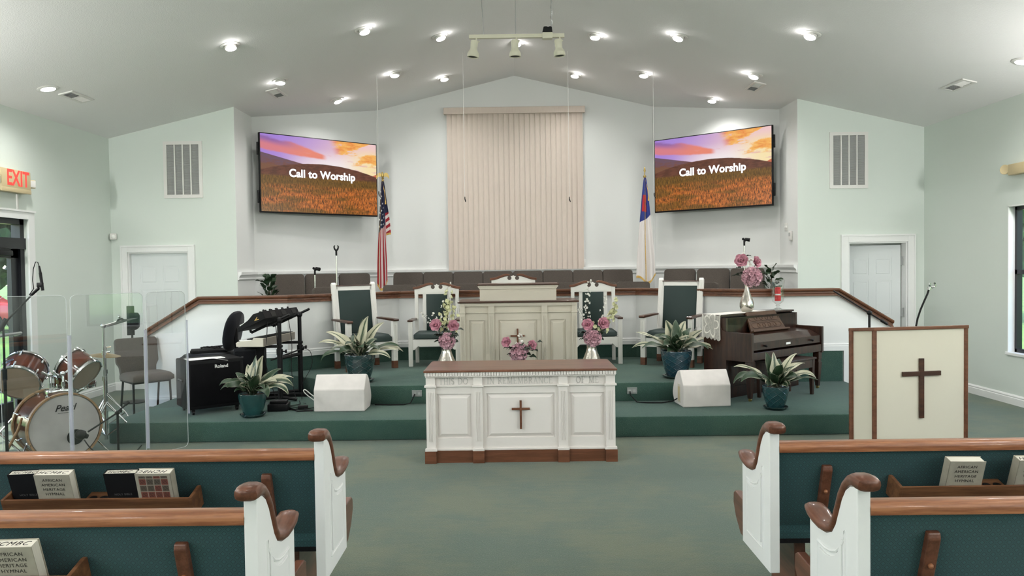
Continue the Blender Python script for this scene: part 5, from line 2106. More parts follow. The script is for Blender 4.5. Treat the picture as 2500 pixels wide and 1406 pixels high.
def draped(kind, label, px, py, mirror):
    zf = .73
    t = thing('flag_pole', label, 'flag', (px, py, zf))
    bm = NB()
    lathe(bm, [(0, 0), (.13, 0), (.13, .012), (.06, .035), (.025, .06), (.02, .10), (0, .10)], 28)
    obj('base', bm, 'brass', t)
    bm = NB()
    tube(bm, [(0, 0, .08), (0, 0, 2.22)], .012, 12)
    obj('pole', bm, 'cap_wood', t)
    z1, z0 = 2.20, .66     # local heights of the flag's top and bottom
    def S(u, v, off=0.0):
        """draped cloth: u across (0 left .. 1 right), v from the top down"""
        w = .035 + .185 * (v ** .8) if kind == 'us' else .03 + .27 * (v ** .75)
        if kind == 'us' and u > .775:
            w2 = .035 + .185 * ((v * .555) ** .8)
            x = .20 * w2 + (u - .775) * (.06 + .34 * v)
        else:
            x = (u - .5) * w
        x += .006 * math.sin(v * 7 + u * 3) * v
        z = z1 - (z1 - z0) * v
        if kind == 'us':
            if u > .775:
                z = z1 - .30 - (v * .60 * (z1 - z0)) * (1 - .25 * (u - .775)) if v > 0 else z1
                z = z1 - (z1 - z0) * (v * .555)  if v <= 1 else z
            z -= .08 * v * math.sin(u * 5)
        else:
            z += v * v * (.06 * math.sin(u * 6.0 + 1.2) + .05 * u)
        fold = math.sin(u * 4.4 * PI + .6) * (.006 + .028 * v)
        y = -.03 - .03 * v + fold - off
        if kind == 'us' and u > .775:
            y = -.02 + .02 * math.sin(u * 30) * v - off
        sx = -1 if mirror else 1
        return Vector((sx * x if False else x, y, z))
    bm = NB()
    grid_fn(bm, lambda a, b: S(a, b), 40, 44, True)
    cl = obj('cloth', bm, 'flag_us' if kind == 'us' else 'flag_white', t, ang=180, keep_normals=True)
    bm = NB()
    # gold fringe along the bottom and down one edge
    def strip(fa, fb, n):
        r = [(bm.verts.new(fa(i / n)), bm.verts.new(fb(i / n))) for i in range(n + 1)]
        for (a, b), (c, d) in zip(r, r[1:]):
            bm.faces.new((a, b, d, c))
    umax = .775 if kind == 'us' else 1.0
    strip(lambda k: S(k * umax, 1), lambda k: S(k * umax, 1) + Vector((0, 0, -.035)), 30)
    ue = .10 if kind == 'us' else .46
    strip(lambda k: S(ue, k, .003), lambda k: S(ue + (.035 if kind == 'us' else .05), k, .005), 40)
    if kind == 'us':
        strip(lambda k: S(.775 + .225 * k, .999), lambda k: S(.775 + .225 * k, .999) + Vector((0, 0, -.03)), 8)
    obj('fringe', bm, 'gold_fringe', t, ang=180)
    if kind == 'us':
        bm = NB()
        for (u, v) in [(.05, .10), (.055, .165), (.05, .235), (.06, .305), (.05, .37), (.04, .44), (.30, .14), (.45, .21), (.33, .275), (.55, .255), (.50, .315), (.38, .365), (.62, .355), (.52, .41), (.30, .405)]:
            star(bm, S, u, v, .0125, .10 + .12 * v)
        obj('stars', bm, 'paper', cl, smooth=False)
        bm = NB()    # eagle finial
        m_ = T(0, 0, 2.20)
        lathe(bm, [(.016, 0), (.020, .015), (.012, .03), (.018, .045), (.02, .055), (0, .06)], 16, m_)
        tube(bm, [(0, 0, 2.255), (.0, -.005, 2.285), (.002, -.01, 2.315), (-.004, -.018, 2.335), (-.018, -.022, 2.335)], [.012, .022, .016, .012, .004], 10)
        for sx in (-1, 1):
            tt = NB()
            add_geo(tt, [(sx * .01, .0, 2.31), (sx * .04, .0, 2.335), (sx * .075, .0, 2.325), (sx * .095, .0, 2.285), (sx * .098, 0, 2.235), (sx * .075, .0, 2.265), (sx * .05, .0, 2.275), (sx * .012, .0, 2.275)],
                    [(0, 1, 2, 3, 4, 5, 6, 7)])
            ex = bmesh.ops.extrude_face_region(tt, geom=list(tt.faces))
            for v in ex['geom']:
                if isinstance(v, bmesh.types.BMVert):
                    v.co.y -= .010
            merge(bm, tt)
        obj('eagle_finial', bm, 'brass', t)
    else:
        bm = NB()
        m_ = T(0, 0, 2.20)
        lathe(bm, [(.016, 0), (.024, .02), (.022, .035), (.008, .045), (.006, .08), (.018, .11), (.012, .14), (.004, .165), (0, .17)], 16, m_)
        obj('spear_finial', bm, 'brass', t)
    bm = NB()
    tube(bm, [(.0, -.02, 2.19), (.035, -.05, 2.02), (.045, -.06, 1.90)], .004, 6)
    tube(bm, [(.045, -.06, 1.91), (.045, -.06, 1.85)], [.007, .011], 8)
    obj('tassel_cord', bm, 'gold_fringe', t)
draped('us', 'draped red white and blue striped flag with eagle finial by the left television', -2.02, 11.72, False)
draped('white', 'draped white flag with blue and red corner by the right television', 1.955, 11.72, True)

# ------------------------------------------------------------------ potted plants with variegated blades
def blade(bm, base, az, length, rise, droop, width, tone, uvl, tl, twist=0.0):
    """arching leaf from base: az heading, rises then droops"""
    n, k = 16, 4
    d = Vector((math.cos(az), math.sin(az), 0))
    sd = Vector((-math.sin(az), math.cos(az), 0))
    rows = []
    pos = Vector(base)
    el = rise
    step = length / n
    width *= 1.2
    for i in range(n + 1):
        s = i / n
        q_ = max(0.0, (s - .16) / .84)
        wd = max(.0035, width * .5 * (math.sin(PI * q_ ** .72) ** .85 if 0 < q_ < 1 else 0))
        up = Vector((0, 0, math.cos(el))) - d * math.sin(el)
        tw = twist * (.35 + .65 * s)
        a_ = sd * math.cos(tw) + up * math.sin(tw)
        b_ = up * math.cos(tw) - sd * math.sin(tw)
        row = []
        for j in range(k + 1):
            q = -1 + 2 * j / k
            wav = .22 * wd * math.sin(s * 13 + j * 2.6 + az * 5) * abs(q)
            row.append(bm.verts.new(pos + a_ * (q * wd) + b_ * (abs(q) * wd * .22 + wav)))
        rows.append(row)
        pos = pos + (d * math.cos(el) + Vector((0, 0, math.sin(el)))) * step
        el -= droop / n * (.2 + 1.9 * s * s + .5 * s)
    for i in range(n):
        for j in range(k):
            f = bm.faces.new((rows[i][j], rows[i][j + 1], rows[i + 1][j + 1], rows[i + 1][j]))
            for l, (a, b) in zip(f.loops, ((j, i), (j + 1, i), (j + 1, i + 1), (j, i + 1))):
                l[uvl].uv = (a / k, b / n)
                l[tl] = (tone, tone, tone, 1)

def potted(label, loc, rim, h, foot, mat, seed, blades, sauc=True, lattice=True):
    t = thing('potted_plant', label, 'potted plant', loc, 0, 'potted variegated plants of the platform')
    bm = NB()
    lathe(bm, [(0, .022), (foot * .96, .022), (foot, .03), (foot + (rim - foot) * .45, h * .35), (rim * .97, h * .75), (rim, h * .97), (rim * .99, h), (rim * .93, h), (rim * .90, h * .9), (0, h * .9)], 40)
    obj('pot', bm, mat, t)
    if sauc:
        bm = NB()
        lathe(bm, [(0, 0), (foot * 1.15, 0), (foot * 1.42, .022), (foot * 1.42, .03), (foot * 1.32, .03), (foot * 1.1, .014), (0, .014)], 36)
        obj('saucer', bm, 'pot_dark', t)
    bm = NB()
    grid = []
    rng = random.Random(seed)
    rings = [(0, h * .93)] + [(rim * .9 * k / 4, h * (.91 + .03 * rng.random())) for k in range(1, 5)]
    lathe(bm, rings, 24)
    obj('soil', bm, 'soil', t)
    bm = NB()
    uvl = bm.loops.layers.uv.new('UVMap')
    tl = bm.loops.layers.color.new('tone')
    extra = [(rng.uniform(0, 360), rng.uniform(.18, .30), rng.uniform(35, 80), rng.uniform(30, 110), rng.uniform(.06, .09), rng.choice((.05, .15, .3, .45, .6, .8))) for _ in range(12)]
    for (az, ln, rise, droop, wd, tone) in blades + extra:
        droop += rng.uniform(0, 45)
        rise = min(84, rise + rng.uniform(-6, 8))
        r0 = rim * .25 * rng.random()
        a = math.radians(az)
        blade(bm, (math.cos(a) * r0, math.sin(a) * r0, h * .9), a, ln, math.radians(rise), math.radians(droop), wd, tone, uvl, tl, rng.uniform(.35, .95) * (1 if math.cos(a) * 1 > 0 else -1))
    obj('foliage', bm, 'leaf_var', t, ang=180, keep_normals=True)
    return t
# blade: azimuth (0 = right of picture, 270 = towards the viewer), length, rise, droop, width, tone (0 green .. 1 cream)
potted('teal pot of pale striped leaves in front of the black amplifier', (-2.585, 7.40, .195), .132, .225, .085, 'pot_plain', 1, [
    (178, .36, 52, 95, .075, .35), (195, .33, 40, 80, .075, .42), (150, .30, 66, 60, .08, .30), (120, .34, 72, 30, .085, .85), (95, .42, 82, 22, .095, .72), (70, .40, 76, 28, .08, .9),
    (20, .42, 50, 62, .075, .95), (5, .44, 42, 70, .085, .68), (345, .42, 36, 75, .085, .72), (300, .34, 62, 70, .10, .30), (260, .30, 70, 60, .10, .12), (230, .30, 55, 85, .10, .08),
    (320, .30, 48, 110, .10, .05), (350, .30, 58, 60, .10, .98), (250, .26, 80, 30, .09, .2), (40, .36, 60, 50, .07, .4), (200, .28, 60, 60, .09, .15), (290, .24, 74, 40, .09, .25)])
potted('dark glossy pot of cream striped leaves before the left armchair', (-1.715, 8.26, .39), .165, .30, .105, 'pot_dark', 2, [
    (175, .48, 38, 45, .075, .92), (160, .50, 48, 25, .085, .98), (195, .46, 20, 75, .08, .10), (70, .48, 74, 18, .085, .9), (85, .42, 80, 30, .09, .35), (50, .50, 66, 22, .075, .95),
    (10, .46, 34, 40, .06, .95), (352, .44, 24, 45, .06, .9), (338, .40, 26, 70, .07, .85), (0, .44, 40, 60, .06, .3), (240, .34, 50, 90, .09, .15), (270, .28, 62, 80, .10, .75),
    (290, .28, 58, 90, .10, .2), (215, .34, 40, 70, .09, .7), (320, .34, 44, 80, .08, .2), (140, .34, 60, 40, .09, .4), (260, .3, 72, 40, .08, .9)])
potted('blue latticed pot of striped leaves on the upper platform beside the piano', (1.695, 8.27, .39), .165, .295, .108, 'pot_blue', 3, [
    (172, .48, 40, 40, .075, .9), (185, .50, 22, 40, .07, .8), (200, .44, 24, 50, .08, .15), (110, .40, 70, 16, .11, .85), (80, .40, 74, 20, .10, .3), (55, .42, 62, 26, .09, .9),
    (20, .42, 42, 40, .075, .92), (5, .46, 30, 45, .07, .9), (345, .42, 26, 50, .08, .85), (325, .38, 30, 65, .09, .2), (300, .34, 50, 60, .11, .6), (260, .30, 60, 60, .11, .15),
    (230, .32, 50, 70, .10, .3), (285, .30, 68, 70, .11, .72), (140, .34, 62, 40, .10, .2), (30, .34, 64, 40, .10, .2)])
potted('teal latticed pot of striped leaves at the front edge by the piano bench', (2.478, 7.44, .195), .125, .225, .082, 'pot_teal', 4, [
    (170, .44, 56, 62, .07, .85), (190, .50, 42, 88, .085, .22), (205, .46, 38, 95, .08, .28), (178, .40, 50, 90, .08, .12), (110, .36, 80, 16, .085, .12), (80, .36, 84, 18, .09, .85),
    (35, .46, 52, 20, .06, .95), (15, .42, 48, 62, .07, .95), (355, .42, 44, 82, .07, .92), (340, .40, 30, 40, .05, .2), (300, .30, 60, 60, .09, .3), (270, .30, 74, 40, .095, .25),
    (240, .30, 60, 70, .09, .15), (320, .30, 50, 70, .09, .1), (60, .34, 66, 40, .09, .15), (5, .44, 34, 70, .06, .1)])

# dark leafy plants in the choir corners
def bushy(label, loc, h, seed):
    t = thing('leafy_plant', label, 'potted plant', loc, 0)
    rng = random.Random(seed)
    bm = NB()
    lathe(bm, [(0, 0), (.10, 0), (.14, .2), (.13, .2), (0, .18)], 24)
    obj('pot', bm, 'black', t)
    bm = NB()
    tube(bm, [(0, 0, .16), (.01, 0, h * .6), (0, .01, h * .92)], [.014, .01, .006], 8)
    for k in range(3):
        tube(bm, [(0, 0, h * .3), (.10 * math.cos(k * 2.1), .10 * math.sin(k * 2.1), h * .5)], .006, 6)
    obj('stem', bm, 'twig', t)
    bm = NB()
    uvl = bm.loops.layers.uv.new('UVMap')
    tl = bm.loops.layers.color.new('tone')
    for k in range(44):
        z = h * (.25 + .68 * (k / 44))
        az = k * 2.4 + rng.uniform(-.3, .3)
        r = .07 * (1 - k / 60)
        blade(bm, (math.cos(az) * r, math.sin(az) * r, z), az, rng.uniform(.13, .19) * (1.15 - .35 * k / 44), math.radians(rng.uniform(5, 50) + 25 * k / 44), math.radians(rng.uniform(10, 60)), rng.uniform(.05, .068), 0, uvl, tl, rng.uniform(-1.2, 1.2))
    obj('foliage', bm, 'leaf_dark', t, ang=180, keep_normals=True)
bushy('dark green leafy plant in the left choir corner behind the rail', (-3.44, 10.62, .562), 1.02, 8)
bushy('dark green leafy plant behind the candle glass in the right choir corner', (3.50, 10.62, .562), 1.03, 9)
# ------------------------------------------------------------------ silk flower arrangements
M['rose'] = pmat('dusty_pink_rose', (.56, .26, .33), .7, var=.3, vscale=40)
M['hydrangea'] = pmat('pale_pink_hydrangea', (.64, .40, .46), .75, var=.28, vscale=45)
M['blossom'] = pmat('white_blossom', (.80, .79, .74), .7)
M['blossom_y'] = pmat('pale_yellow_blossom', (.70, .70, .46), .7)
def petal(bm, c, nrm, up, ln, wd, cup):
    """small cupped petal starting at c, growing along up, facing nrm"""
    up = Vector(up).normalized()
    nrm = Vector(nrm).normalized()
    sd = up.cross(nrm)
    if sd.length < 1e-4:
        sd = Vector((1, 0, 0))
    sd.normalize()
    nn = sd.cross(up)
    rows = []
    for i, (s, w) in enumerate(((0, .35), (.4, .95), (.75, 1.0), (1.0, .55))):
        bend = -nn * (cup * ln * s * s) if cup >= 0 else nn * (-cup * ln * s * s)
        rows.append([bm.verts.new(Vector(c) + up * (ln * s) + sd * (wd * .5 * w * q) + nn * (-.18 * wd * abs(q)) * -1 + bend) for q in (-1, 0, 1)])
    for a, b in zip(rows, rows[1:]):
        for j in range(2):
            bm.faces.new((a[j], a[j + 1], b[j + 1], b[j]))

def rose(bm, c, d, r, rng):
    d = Vector(d).normalized()
    x, y = frame_of(d)
    for ring, (n, rad, op, ln) in enumerate(((3, .10, .05, .85), (4, .25, .25, .95), (5, .42, .55, 1.0), (6, .55, .95, 1.0))):
        for k in range(n):
            a = 2 * PI * (k + ring * .37) / n + rng.uniform(-.15, .15)
            o = x * math.cos(a) + y * math.sin(a)
            up = (d * math.cos(op) + o * math.sin(op))
            petal(bm, Vector(c) + o * (r * rad * .5) - d * (r * .35), d * math.sin(op) * 1 - o * math.cos(op), up, r * ln, r * (.75 + .12 * ring), -.25 if ring < 2 else .2)

def hydra(bm, c, r, rng, n=84):
    for k in range(n):
        z = 1 - 2 * (k + .5) / n
        a = k * 2.39996
        d = Vector((math.sqrt(1 - z * z) * math.cos(a), math.sqrt(1 - z * z) * math.sin(a), z))
        p = Vector(c) + d * r * rng.uniform(.55, .85)
        x, y = frame_of(d)
        t0 = rng.random() * 6
        for q in range(4):
            an = t0 + q * PI / 2
            o = x * math.cos(an) + y * math.sin(an)
            petal(bm, p, d, o + d * .55, r * .40, r * .34, -.3)

def sprig(bs, bf, a, b, bow, n, rng, fs):
    fs *= 1.25
    """twig from a to b with small blossoms on its outer half"""
    a, b = Vector(a), Vector(b)
    m = (a + b) / 2 + Vector(bow)
    pts = [(a * (1 - s) ** 2 + m * 2 * s * (1 - s) + b * s * s) for s in [i / 10 for i in range(11)]]
    tube(bs, pts, [.0028 - .0016 * i / 10 for i in range(11)], 5)
    for k in range(n):
        s = .38 + .62 * (k + .5) / n
        p = a * (1 - s) ** 2 + m * 2 * s * (1 - s) + b * s * s
        o = Vector((rng.uniform(-1, 1), rng.uniform(-1, .3), rng.uniform(-.5, 1))).normalized()
        p = p + o * fs * .8
        x, y = frame_of(o)
        t0 = rng.random() * 6
        for q in range(5):
            an = t0 + q * 2 * PI / 5
            petal(bf, p, o, (x * math.cos(an) + y * math.sin(an)) + o * .5, fs, fs * .9, -.3)

def bouquet(label, loc, seed, roses, hyd, white, yellow, leaves):
    t = thing('flower_bouquet', label, 'flowers', loc, 0, 'silk flower bouquets')
    rng = random.Random(seed)
    for (c, d, r) in roses:
        bm = NB()
        rose(bm, c, d, r, rng)
        obj('rose', bm, 'rose', t, ang=180, keep_normals=True)
    bm = NB()
    hydra(bm, hyd[0], hyd[1], rng)
    obj('hydrangea', bm, 'hydrangea', t, ang=180, keep_normals=True)
    bs = NB()
    bw, by = NB(), NB()
    for (b, bow, n, fs) in white:
        sprig(bs, bw, (0, .01, -.03), b, bow, n, rng, fs)
    for (b, bow, n, fs) in yellow:
        sprig(bs, by, (0, .01, -.03), b, bow, n, rng, fs)
    for (c, d, r) in roses:
        tube(bs, [(0, .01, -.04), (c[0] * .5, c[1] * .5 + .01, c[2] * .5), c], .0032, 6)
    obj('stems', bs, 'twig', t)
    obj('white_blossoms', bw, 'blossom', t, ang=180, keep_normals=True)
    if yellow:
        obj('yellow_blossoms', by, 'blossom_y', t, ang=180, keep_normals=True)
    bm = NB()
    uvl = bm.loops.layers.uv.new('UVMap')
    tl = bm.loops.layers.color.new('tone')
    for (p, az, ln, wd) in leaves:
        blade(bm, p, math.radians(az), ln, .3, 1.2, wd, 0, uvl, tl, .4)
    obj('leaves', bm, 'leaf_black', t, ang=180, keep_normals=True)
    return t

def vase_tall(label, loc, h, r):
    t = thing('vase', label, 'vase', loc, 0, 'silvery glass vases')
    bm = NB()
    P = [(0, 0), (r * .88, 0), (r * .98, h * .04), (r, h * .14), (r * .95, h * .26), (r * .78, h * .46), (r * .56, h * .66), (r * .40, h * .82), (r * .33, h * .93), (r * .36, h), (r * .31, h), (r * .28, h * .92), (r * .4, h * .7), (0, h * .5)]
    n = 48
    t0 = NB()
    lathe(t0, P, n)
    for v in t0.verts:
        rad = math.hypot(v.co.x, v.co.y)
        if rad > 1e-4:
            k = 1 - .03 * abs(math.sin(math.atan2(v.co.y, v.co.x) * 9))
            v.co.x *= k
            v.co.y *= k
    merge(bm, t0)
    obj('body', bm, 'silver_glass', t, ang=60)
    return t
LV = [((0, 0, .06), a, .14, .06) for a in (180, 205, 240, 300, 335, 350, 20)] + [((.0, -.02, .12), a, .13, .06) for a in (200, 230, 310, 345)] + [((-.05, -.02, .13), 220, .12, .05), ((.05, -.02, .13), 320, .12, .05), ((.02, -.02, .17), 280, .10, .05), ((.08, 0, .18), 10, .12, .045)]
vase_tall('fluted silvery vase on the platform left of the pulpit', (-.777, 8.22, .39), .365, .150)
bouquet('pink roses and white blossom in the vase left of the pulpit', (-.777, 8.22, .755), 21,
        [((-.105, -.06, .245), (-.25, -1, .35), .058), ((.082, -.05, .235), (.2, -1, .3), .055)], ((.012, -.05, .072), .082),
        [((-.275, -.02, .385), (0, 0, .08), 14, .013), ((-.01, -.03, .50), (-.05, 0, .02), 10, .015), ((.035, 0, .70), (-.02, 0, .1), 12, .014), ((-.14, -.03, .36), (0, 0, .05), 9, .015)],
        [((.03, -.02, .60), (.01, 0, .0), 18, .024), ((.045, -.01, .53), (.03, 0, .0), 14, .024), ((-.04, -.01, .47), (0, 0, .02), 12, .023), ((.13, -.02, .42), (.04, 0, .02), 9, .022), ((-.02, -.03, .36), (-.02, 0, .0), 9, .022)], LV)
vase_tall('fluted silvery vase on the platform right of the pulpit', (.777, 8.22, .39), .37, .150)
bouquet('pink roses with long white twigs in the vase right of the pulpit', (.777, 8.22, .76), 22,
        [((-.045, -.07, .225), (-.2, -1, .3), .056), ((.125, -.05, .235), (.25, -1, .3), .058)], ((.008, -.06, .085), .088),
        [((-.02, 0, .70), (-.05, 0, .05), 20, .014), ((.16, 0, .53), (.02, 0, .02), 9, .014), ((-.145, -.02, .42), (.02, 0, .08), 14, .014), ((-.07, -.01, .55), (0, 0, 0), 9, .013)],
        [((.28, -.01, .47), (.05, 0, -.03), 22, .023), ((.25, -.01, .42), (.05, 0, -.01), 16, .022), ((.23, -.02, .30), (.03, 0, .02), 10, .02), ((.05, -.04, .26), (0, 0, 0), 10, .024), ((.04, -.05, .20), (0, 0, 0), 8, .024)], LV)
t = thing('vase', 'short silvery vase hidden behind the communion table before the pulpit', 'vase', (.0, 8.42, .39), 0, 'silvery glass vases')
bm = NB()
lathe(bm, [(0, 0), (.07, 0), (.085, .06), (.06, .155), (.05, .195), (.045, .195), (.05, .15), (0, .1)], 32)
obj('body', bm, 'silver_glass', t)
bouquet('low bouquet of pink hydrangea and roses before the pulpit cross', (.0, 8.42, .585), 23,
        [((-.135, -.02, .20), (-.5, -1, .25), .052), ((.145, -.02, .165), (.45, -1, .25), .048)], ((.0, -.02, .085), .098),
        [((.0, -.02, .26), (0, 0, 0), 9, .022), ((-.02, -.02, .30), (.02, 0, 0), 6, .016)], [],
        LV + [((.10, 0, .10), 340, .12, .06), ((.09, 0, .03), 330, .12, .06), ((.20, 0, .19), 20, .07, .05), ((-.09, 0, .13), 200, .09, .05)])
PT = T(2.36, 7.86, .195, 0, 0, D(38.5))
def on_piano(s, y, z=.876):
    return PT @ Vector((s, y, z))
vp = on_piano(.585, .44)
t = thing('vase', 'bulb shaped mercury glass vase standing on the piano', 'vase', vp, 0, 'silvery glass vases')
bm = NB()
lathe(bm, [(0, 0), (.045, 0), (.066, .02), (.078, .06), (.077, .095), (.066, .135), (.048, .18), (.032, .225), (.022, .27), (.019, .30), (.022, .318), (.018, .318), (.015, .29), (.02, .24), (0, .2)], 40)
obj('body', bm, 'silver_glass', t, ang=60)
bouquet('pink peony and two roses in the mercury vase on the piano', vp + Vector((0, 0, .318)), 24,
        [((-.07, -.04, .255), (-.4, -1, .25), .066), ((.105, -.02, .235), (.6, -.9, .2), .058)], ((.045, -.05, .072), .098),
        [((-.02, 0, .33), (-.01, 0, 0), 6, .018), ((.03, -.02, .24), (0, 0, 0), 9, .024), ((.05, -.02, .17), (0, 0, 0), 6, .022)], [],
        [((-.03, 0, .1), 200, .12, .05), ((.08, 0, .28), 30, .07, .04), ((.06, 0, .30), 160, .07, .03), ((-.06, 0, .17), 220, .09, .05), ((-.06, 0, .08), 190, .13, .05)])

# hurricane candle
M['acrylic_edge'] = pmat('bright_acrylic_edge', (.66, .70, .71), .2, alpha=.62)
M['hinge_clear'] = pmat('milky_clear_hinge', (.55, .57, .66), .25, alpha=.55)
cp = on_piano(1.19, .44)
t = thing('hurricane_glass', 'clear footed hurricane glass on the right end of the piano', 'candle holder', cp)
bm = NB()
lathe(bm, [(0, 0), (.052, 0), (.052, .006), (.018, .022), (.014, .035), (.028, .046), (.014, .058), (.030, .068), (.062, .095), (.070, .13), (.070, .26), (.072, .30), (.086, .345)], 40)
obj('glass_body', bm, 'glass_bright', t)
M['wax_red'] = pmat('red_candle_wax', (.55, .02, .025), .5)
t = thing('candle', 'red pillar candle inside the hurricane glass', 'candle', cp + Vector((0, 0, .10)))
bm = NB()
lathe(bm, [(0, 0), (.034, 0), (.034, .065), (0, .065)], 28)
obj('lower_pillar', bm, 'wax_red', t)
bm = NB()
lathe(bm, [(0, .066), (.031, .066), (.031, .082), (0, .082)], 28)
obj('white_band', bm, 'paper', t)
bm = NB()
lathe(bm, [(0, .083), (.033, .083), (.033, .155), (.028, .158), (0, .155)], 28)
cyl(bm, (0, 0, .155), (0, 0, .170), .0015, 6)
obj('upper_pillar', bm, 'wax_red', t)

# lace runner on the piano lid
def lace_mat():
    m = pmat('white_lace', (.78, .76, .70), .8)
    g = NG(m)
    uv, u, v, _ = g.coord('UV')
    fine = m.node_tree.nodes.new('ShaderNodeTexVoronoi')
    fine.feature = 'DISTANCE_TO_EDGE'
    fine.inputs['Scale'].default_value = 70
    g.link(uv, fine.inputs['Vector'])
    net = g.step(fine.outputs['Distance'], .10, .02)
    # flower rosette near the hanging end
    du, dv = g.sub(u, .5), g.mul(g.sub(v, .12), 3.6)
    ang = g.math('ARCTAN2', dv, du)
    rr = g.math('SQRT', g.add(g.mul(du, du), g.mul(dv, dv)))
    pet = g.add(.20, g.mul(g.math('ABSOLUTE', g.math('SINE', g.mul(ang, 2.5))), .20))
    e = g.math('ABSOLUTE', g.sub(rr, pet))
    flow = g.step(e, .05, .02)
    fill = g.mul(g.step(g.sub(rr, pet), .0, -.02), .45)
    bor = g.step(g.math('ABSOLUTE', g.sub(u, .5)), .42, .45)
    n = g.step(g.noise(uv, 9, 3, .5, 1, 2, 1), .50, .56)
    top = g.step(v, .21, .22)
    a = g.math('MAXIMUM', g.math('MAXIMUM', g.mul(net, .8), flow), g.math('MAXIMUM', fill, g.math('MAXIMUM', g.mul(bor, .7), g.math('MAXIMUM', g.mul(n, .55), g.mul(top, .93)))))
    a = g.math('MAXIMUM', a, .42)
    g.link(a, m.node_tree.nodes['Principled BSDF'].inputs['Alpha'])
    return m
M['lace'] = lace_mat()
bm = NB()
def lace_fn(u, v):
    y = .318 + .240 * u
    drop, hang = .245, .245
    tot = drop + .92
    s = v * tot
    sc = .010 * abs(math.sin(u * PI * 5))
    if s < drop:
        k = drop - s
        edge = 1 if v < .001 else 0
        return PT @ Vector((-.058 - .006 * math.sin(u * 9 + s * 14), y, .878 - k - (sc * 2 if edge else 0) + (.03 * (u - .5) if edge else 0)))
    return PT @ Vector((-.056 + (s - drop), y, .8785))
grid_fn(bm, lace_fn, 40, 60, True)
lr = obj('lace_runner', bm, 'lace', None, ang=180, keep_normals=True)
tag(lr, 'white lace runner along the piano lid hanging over its left end', 'table runner')
# ------------------------------------------------------------------ amplifier, office chair, keyboards
t = thing('amplifier', 'black keyboard amplifier on casters at the left platform edge', 'amplifier', (-3.225, 7.43, .195), D(38))
bm = NB()
W_, D_, z0, z1 = .545, .42, .055, .535
b2(bm, 0, W_, .0, D_, z0, z1, .015)
obj('cabinet', bm, 'black_matte', t)
bm = NB()
b2(bm, .03, W_ - .03, -.004, .01, z0 + .03, z1 - .035, .003)
g_ = obj('grille', bm, 'grille', t)
text('lettering', 'Roland', .047, 'paper', g_, (.325, -.0055, z1 - .070), extrude=.001, bold=.0009)
for sx in (0, 1):
    for zz in (z0, z1):
        bm = NB()
        sphere(bm, (sx * W_ + (.008 if sx == 0 else -.008), .008, zz + (.008 if zz == z0 else -.008)), .016, 8)
        obj('corner_guard', bm, 'black', t)
for (x, y) in ((.06, .05), (W_ - .06, .05), (.06, D_ - .05), (W_ - .06, D_ - .05)):
    bm = NB()
    cyl(bm, (x - .01, y, .024), (x + .01, y, .024), .024, 16)
    b2(bm, x - .016, x + .016, y - .014, y + .014, .03, .056)
    obj('caster', bm, 'black', t)
bm = NB()
tube(bm, [(-.012, .13, .33), (-.02, .16, .34), (-.02, .24, .34), (-.012, .27, .33)], .01, 8)
obj('side_handle', bm, 'black', t)
AM = T(-3.225, 7.43, .195, 0, 0, D(38))
bm = NB()
def sheet(u, v):
    return AM @ Vector((.03 + .36 * u, .02 + .23 * v - .03 * u, .5375 + .001 + .012 * max(0, .3 - v) * u * 3 - .028 * max(0, (u - .62)) * max(0, .4 - v) * 8))
grid_fn(bm, sheet, 14, 10)
tag(obj('sheet_music', bm, 'paper', None, ang=180), 'white sheet of paper curling on top of the black amplifier', 'paper')

t = thing('office_chair', 'black office chair behind the amplifier, turned to the left', 'chair', (-3.40, 8.46, .195), D(-95))
bm = NB()
cushion(bm, .50, .48, .095, T(0, 0, .43), crown=.5)
obj('seat', bm, 'black_fabric', t, ang=60)
bm = NB()
m_ = T(0, .27, .75, D(78), 0, 0)
tt = NB()
n = 28
rg = []
for (sc, dz) in ((.0, .03), (.75, .028), (.97, .012), (1.0, 0), (.95, -.022), (0, -.03)):
    rg.append([tt.verts.new((.215 * sc * math.copysign(abs(math.cos(2 * PI * k / n)) ** .8, math.cos(2 * PI * k / n)), .225 * sc * math.copysign(abs(math.sin(2 * PI * k / n)) ** .8, math.sin(2 * PI * k / n)), dz - .25 * (.215 * sc * math.cos(2 * PI * k / n)) ** 2 * -1)) for k in range(n)] if sc > 0 else [tt.verts.new((0, 0, dz))])
for A_1, B_1 in zip(rg, rg[1:]):
    for k in range(n):
        if len(A_1) == 1:
            tt.faces.new((A_1[0], B_1[(k + 1) % n], B_1[k]))
        elif len(B_1) == 1:
            tt.faces.new((A_1[k], A_1[(k + 1) % n], B_1[0]))
        else:
            tt.faces.new((A_1[k], A_1[(k + 1) % n], B_1[(k + 1) % n], B_1[k]))
merge(bm, tt, m_)
obj('backrest', bm, 'black_fabric', t, ang=60)
bm = NB()
tube(bm, [(0, .05, .42), (0, .24, .40), (0, .30, .50), (0, .29, .78)], .02, 8)
cyl(bm, (0, 0, .09), (0, 0, .43), .027)
obj('gas_column', bm, 'black', t)
for k in range(5):
    a = 2 * PI * k / 5
    bm = NB()
    tube(bm, [(0, 0, .10), (.24 * math.cos(a), .24 * math.sin(a), .06)], [.024, .016], 8)
    cyl(bm, (.24 * math.cos(a) - .012, .24 * math.sin(a), .026), (.24 * math.cos(a) + .012, .24 * math.sin(a), .026), .026, 14)
    obj('leg', bm, 'black', t)
t = thing('cable_case', 'black flat case with coiled cables lying on the office chair seat', 'case', (-3.40, 8.42, .722), D(20))
bm = NB()
b2(bm, -.19, .19, -.13, .13, 0, .028, .006)
obj('case_body', bm, 'black_matte', t)
bm = NB()
random.seed(3)
pts = [(random.uniform(-.1, .16), random.uniform(-.1, .1), .034 + random.uniform(0, .022)) for _ in range(26)]
tube(bm, pts, .004, 6)
obj('coiled_cable', bm, 'black', t)

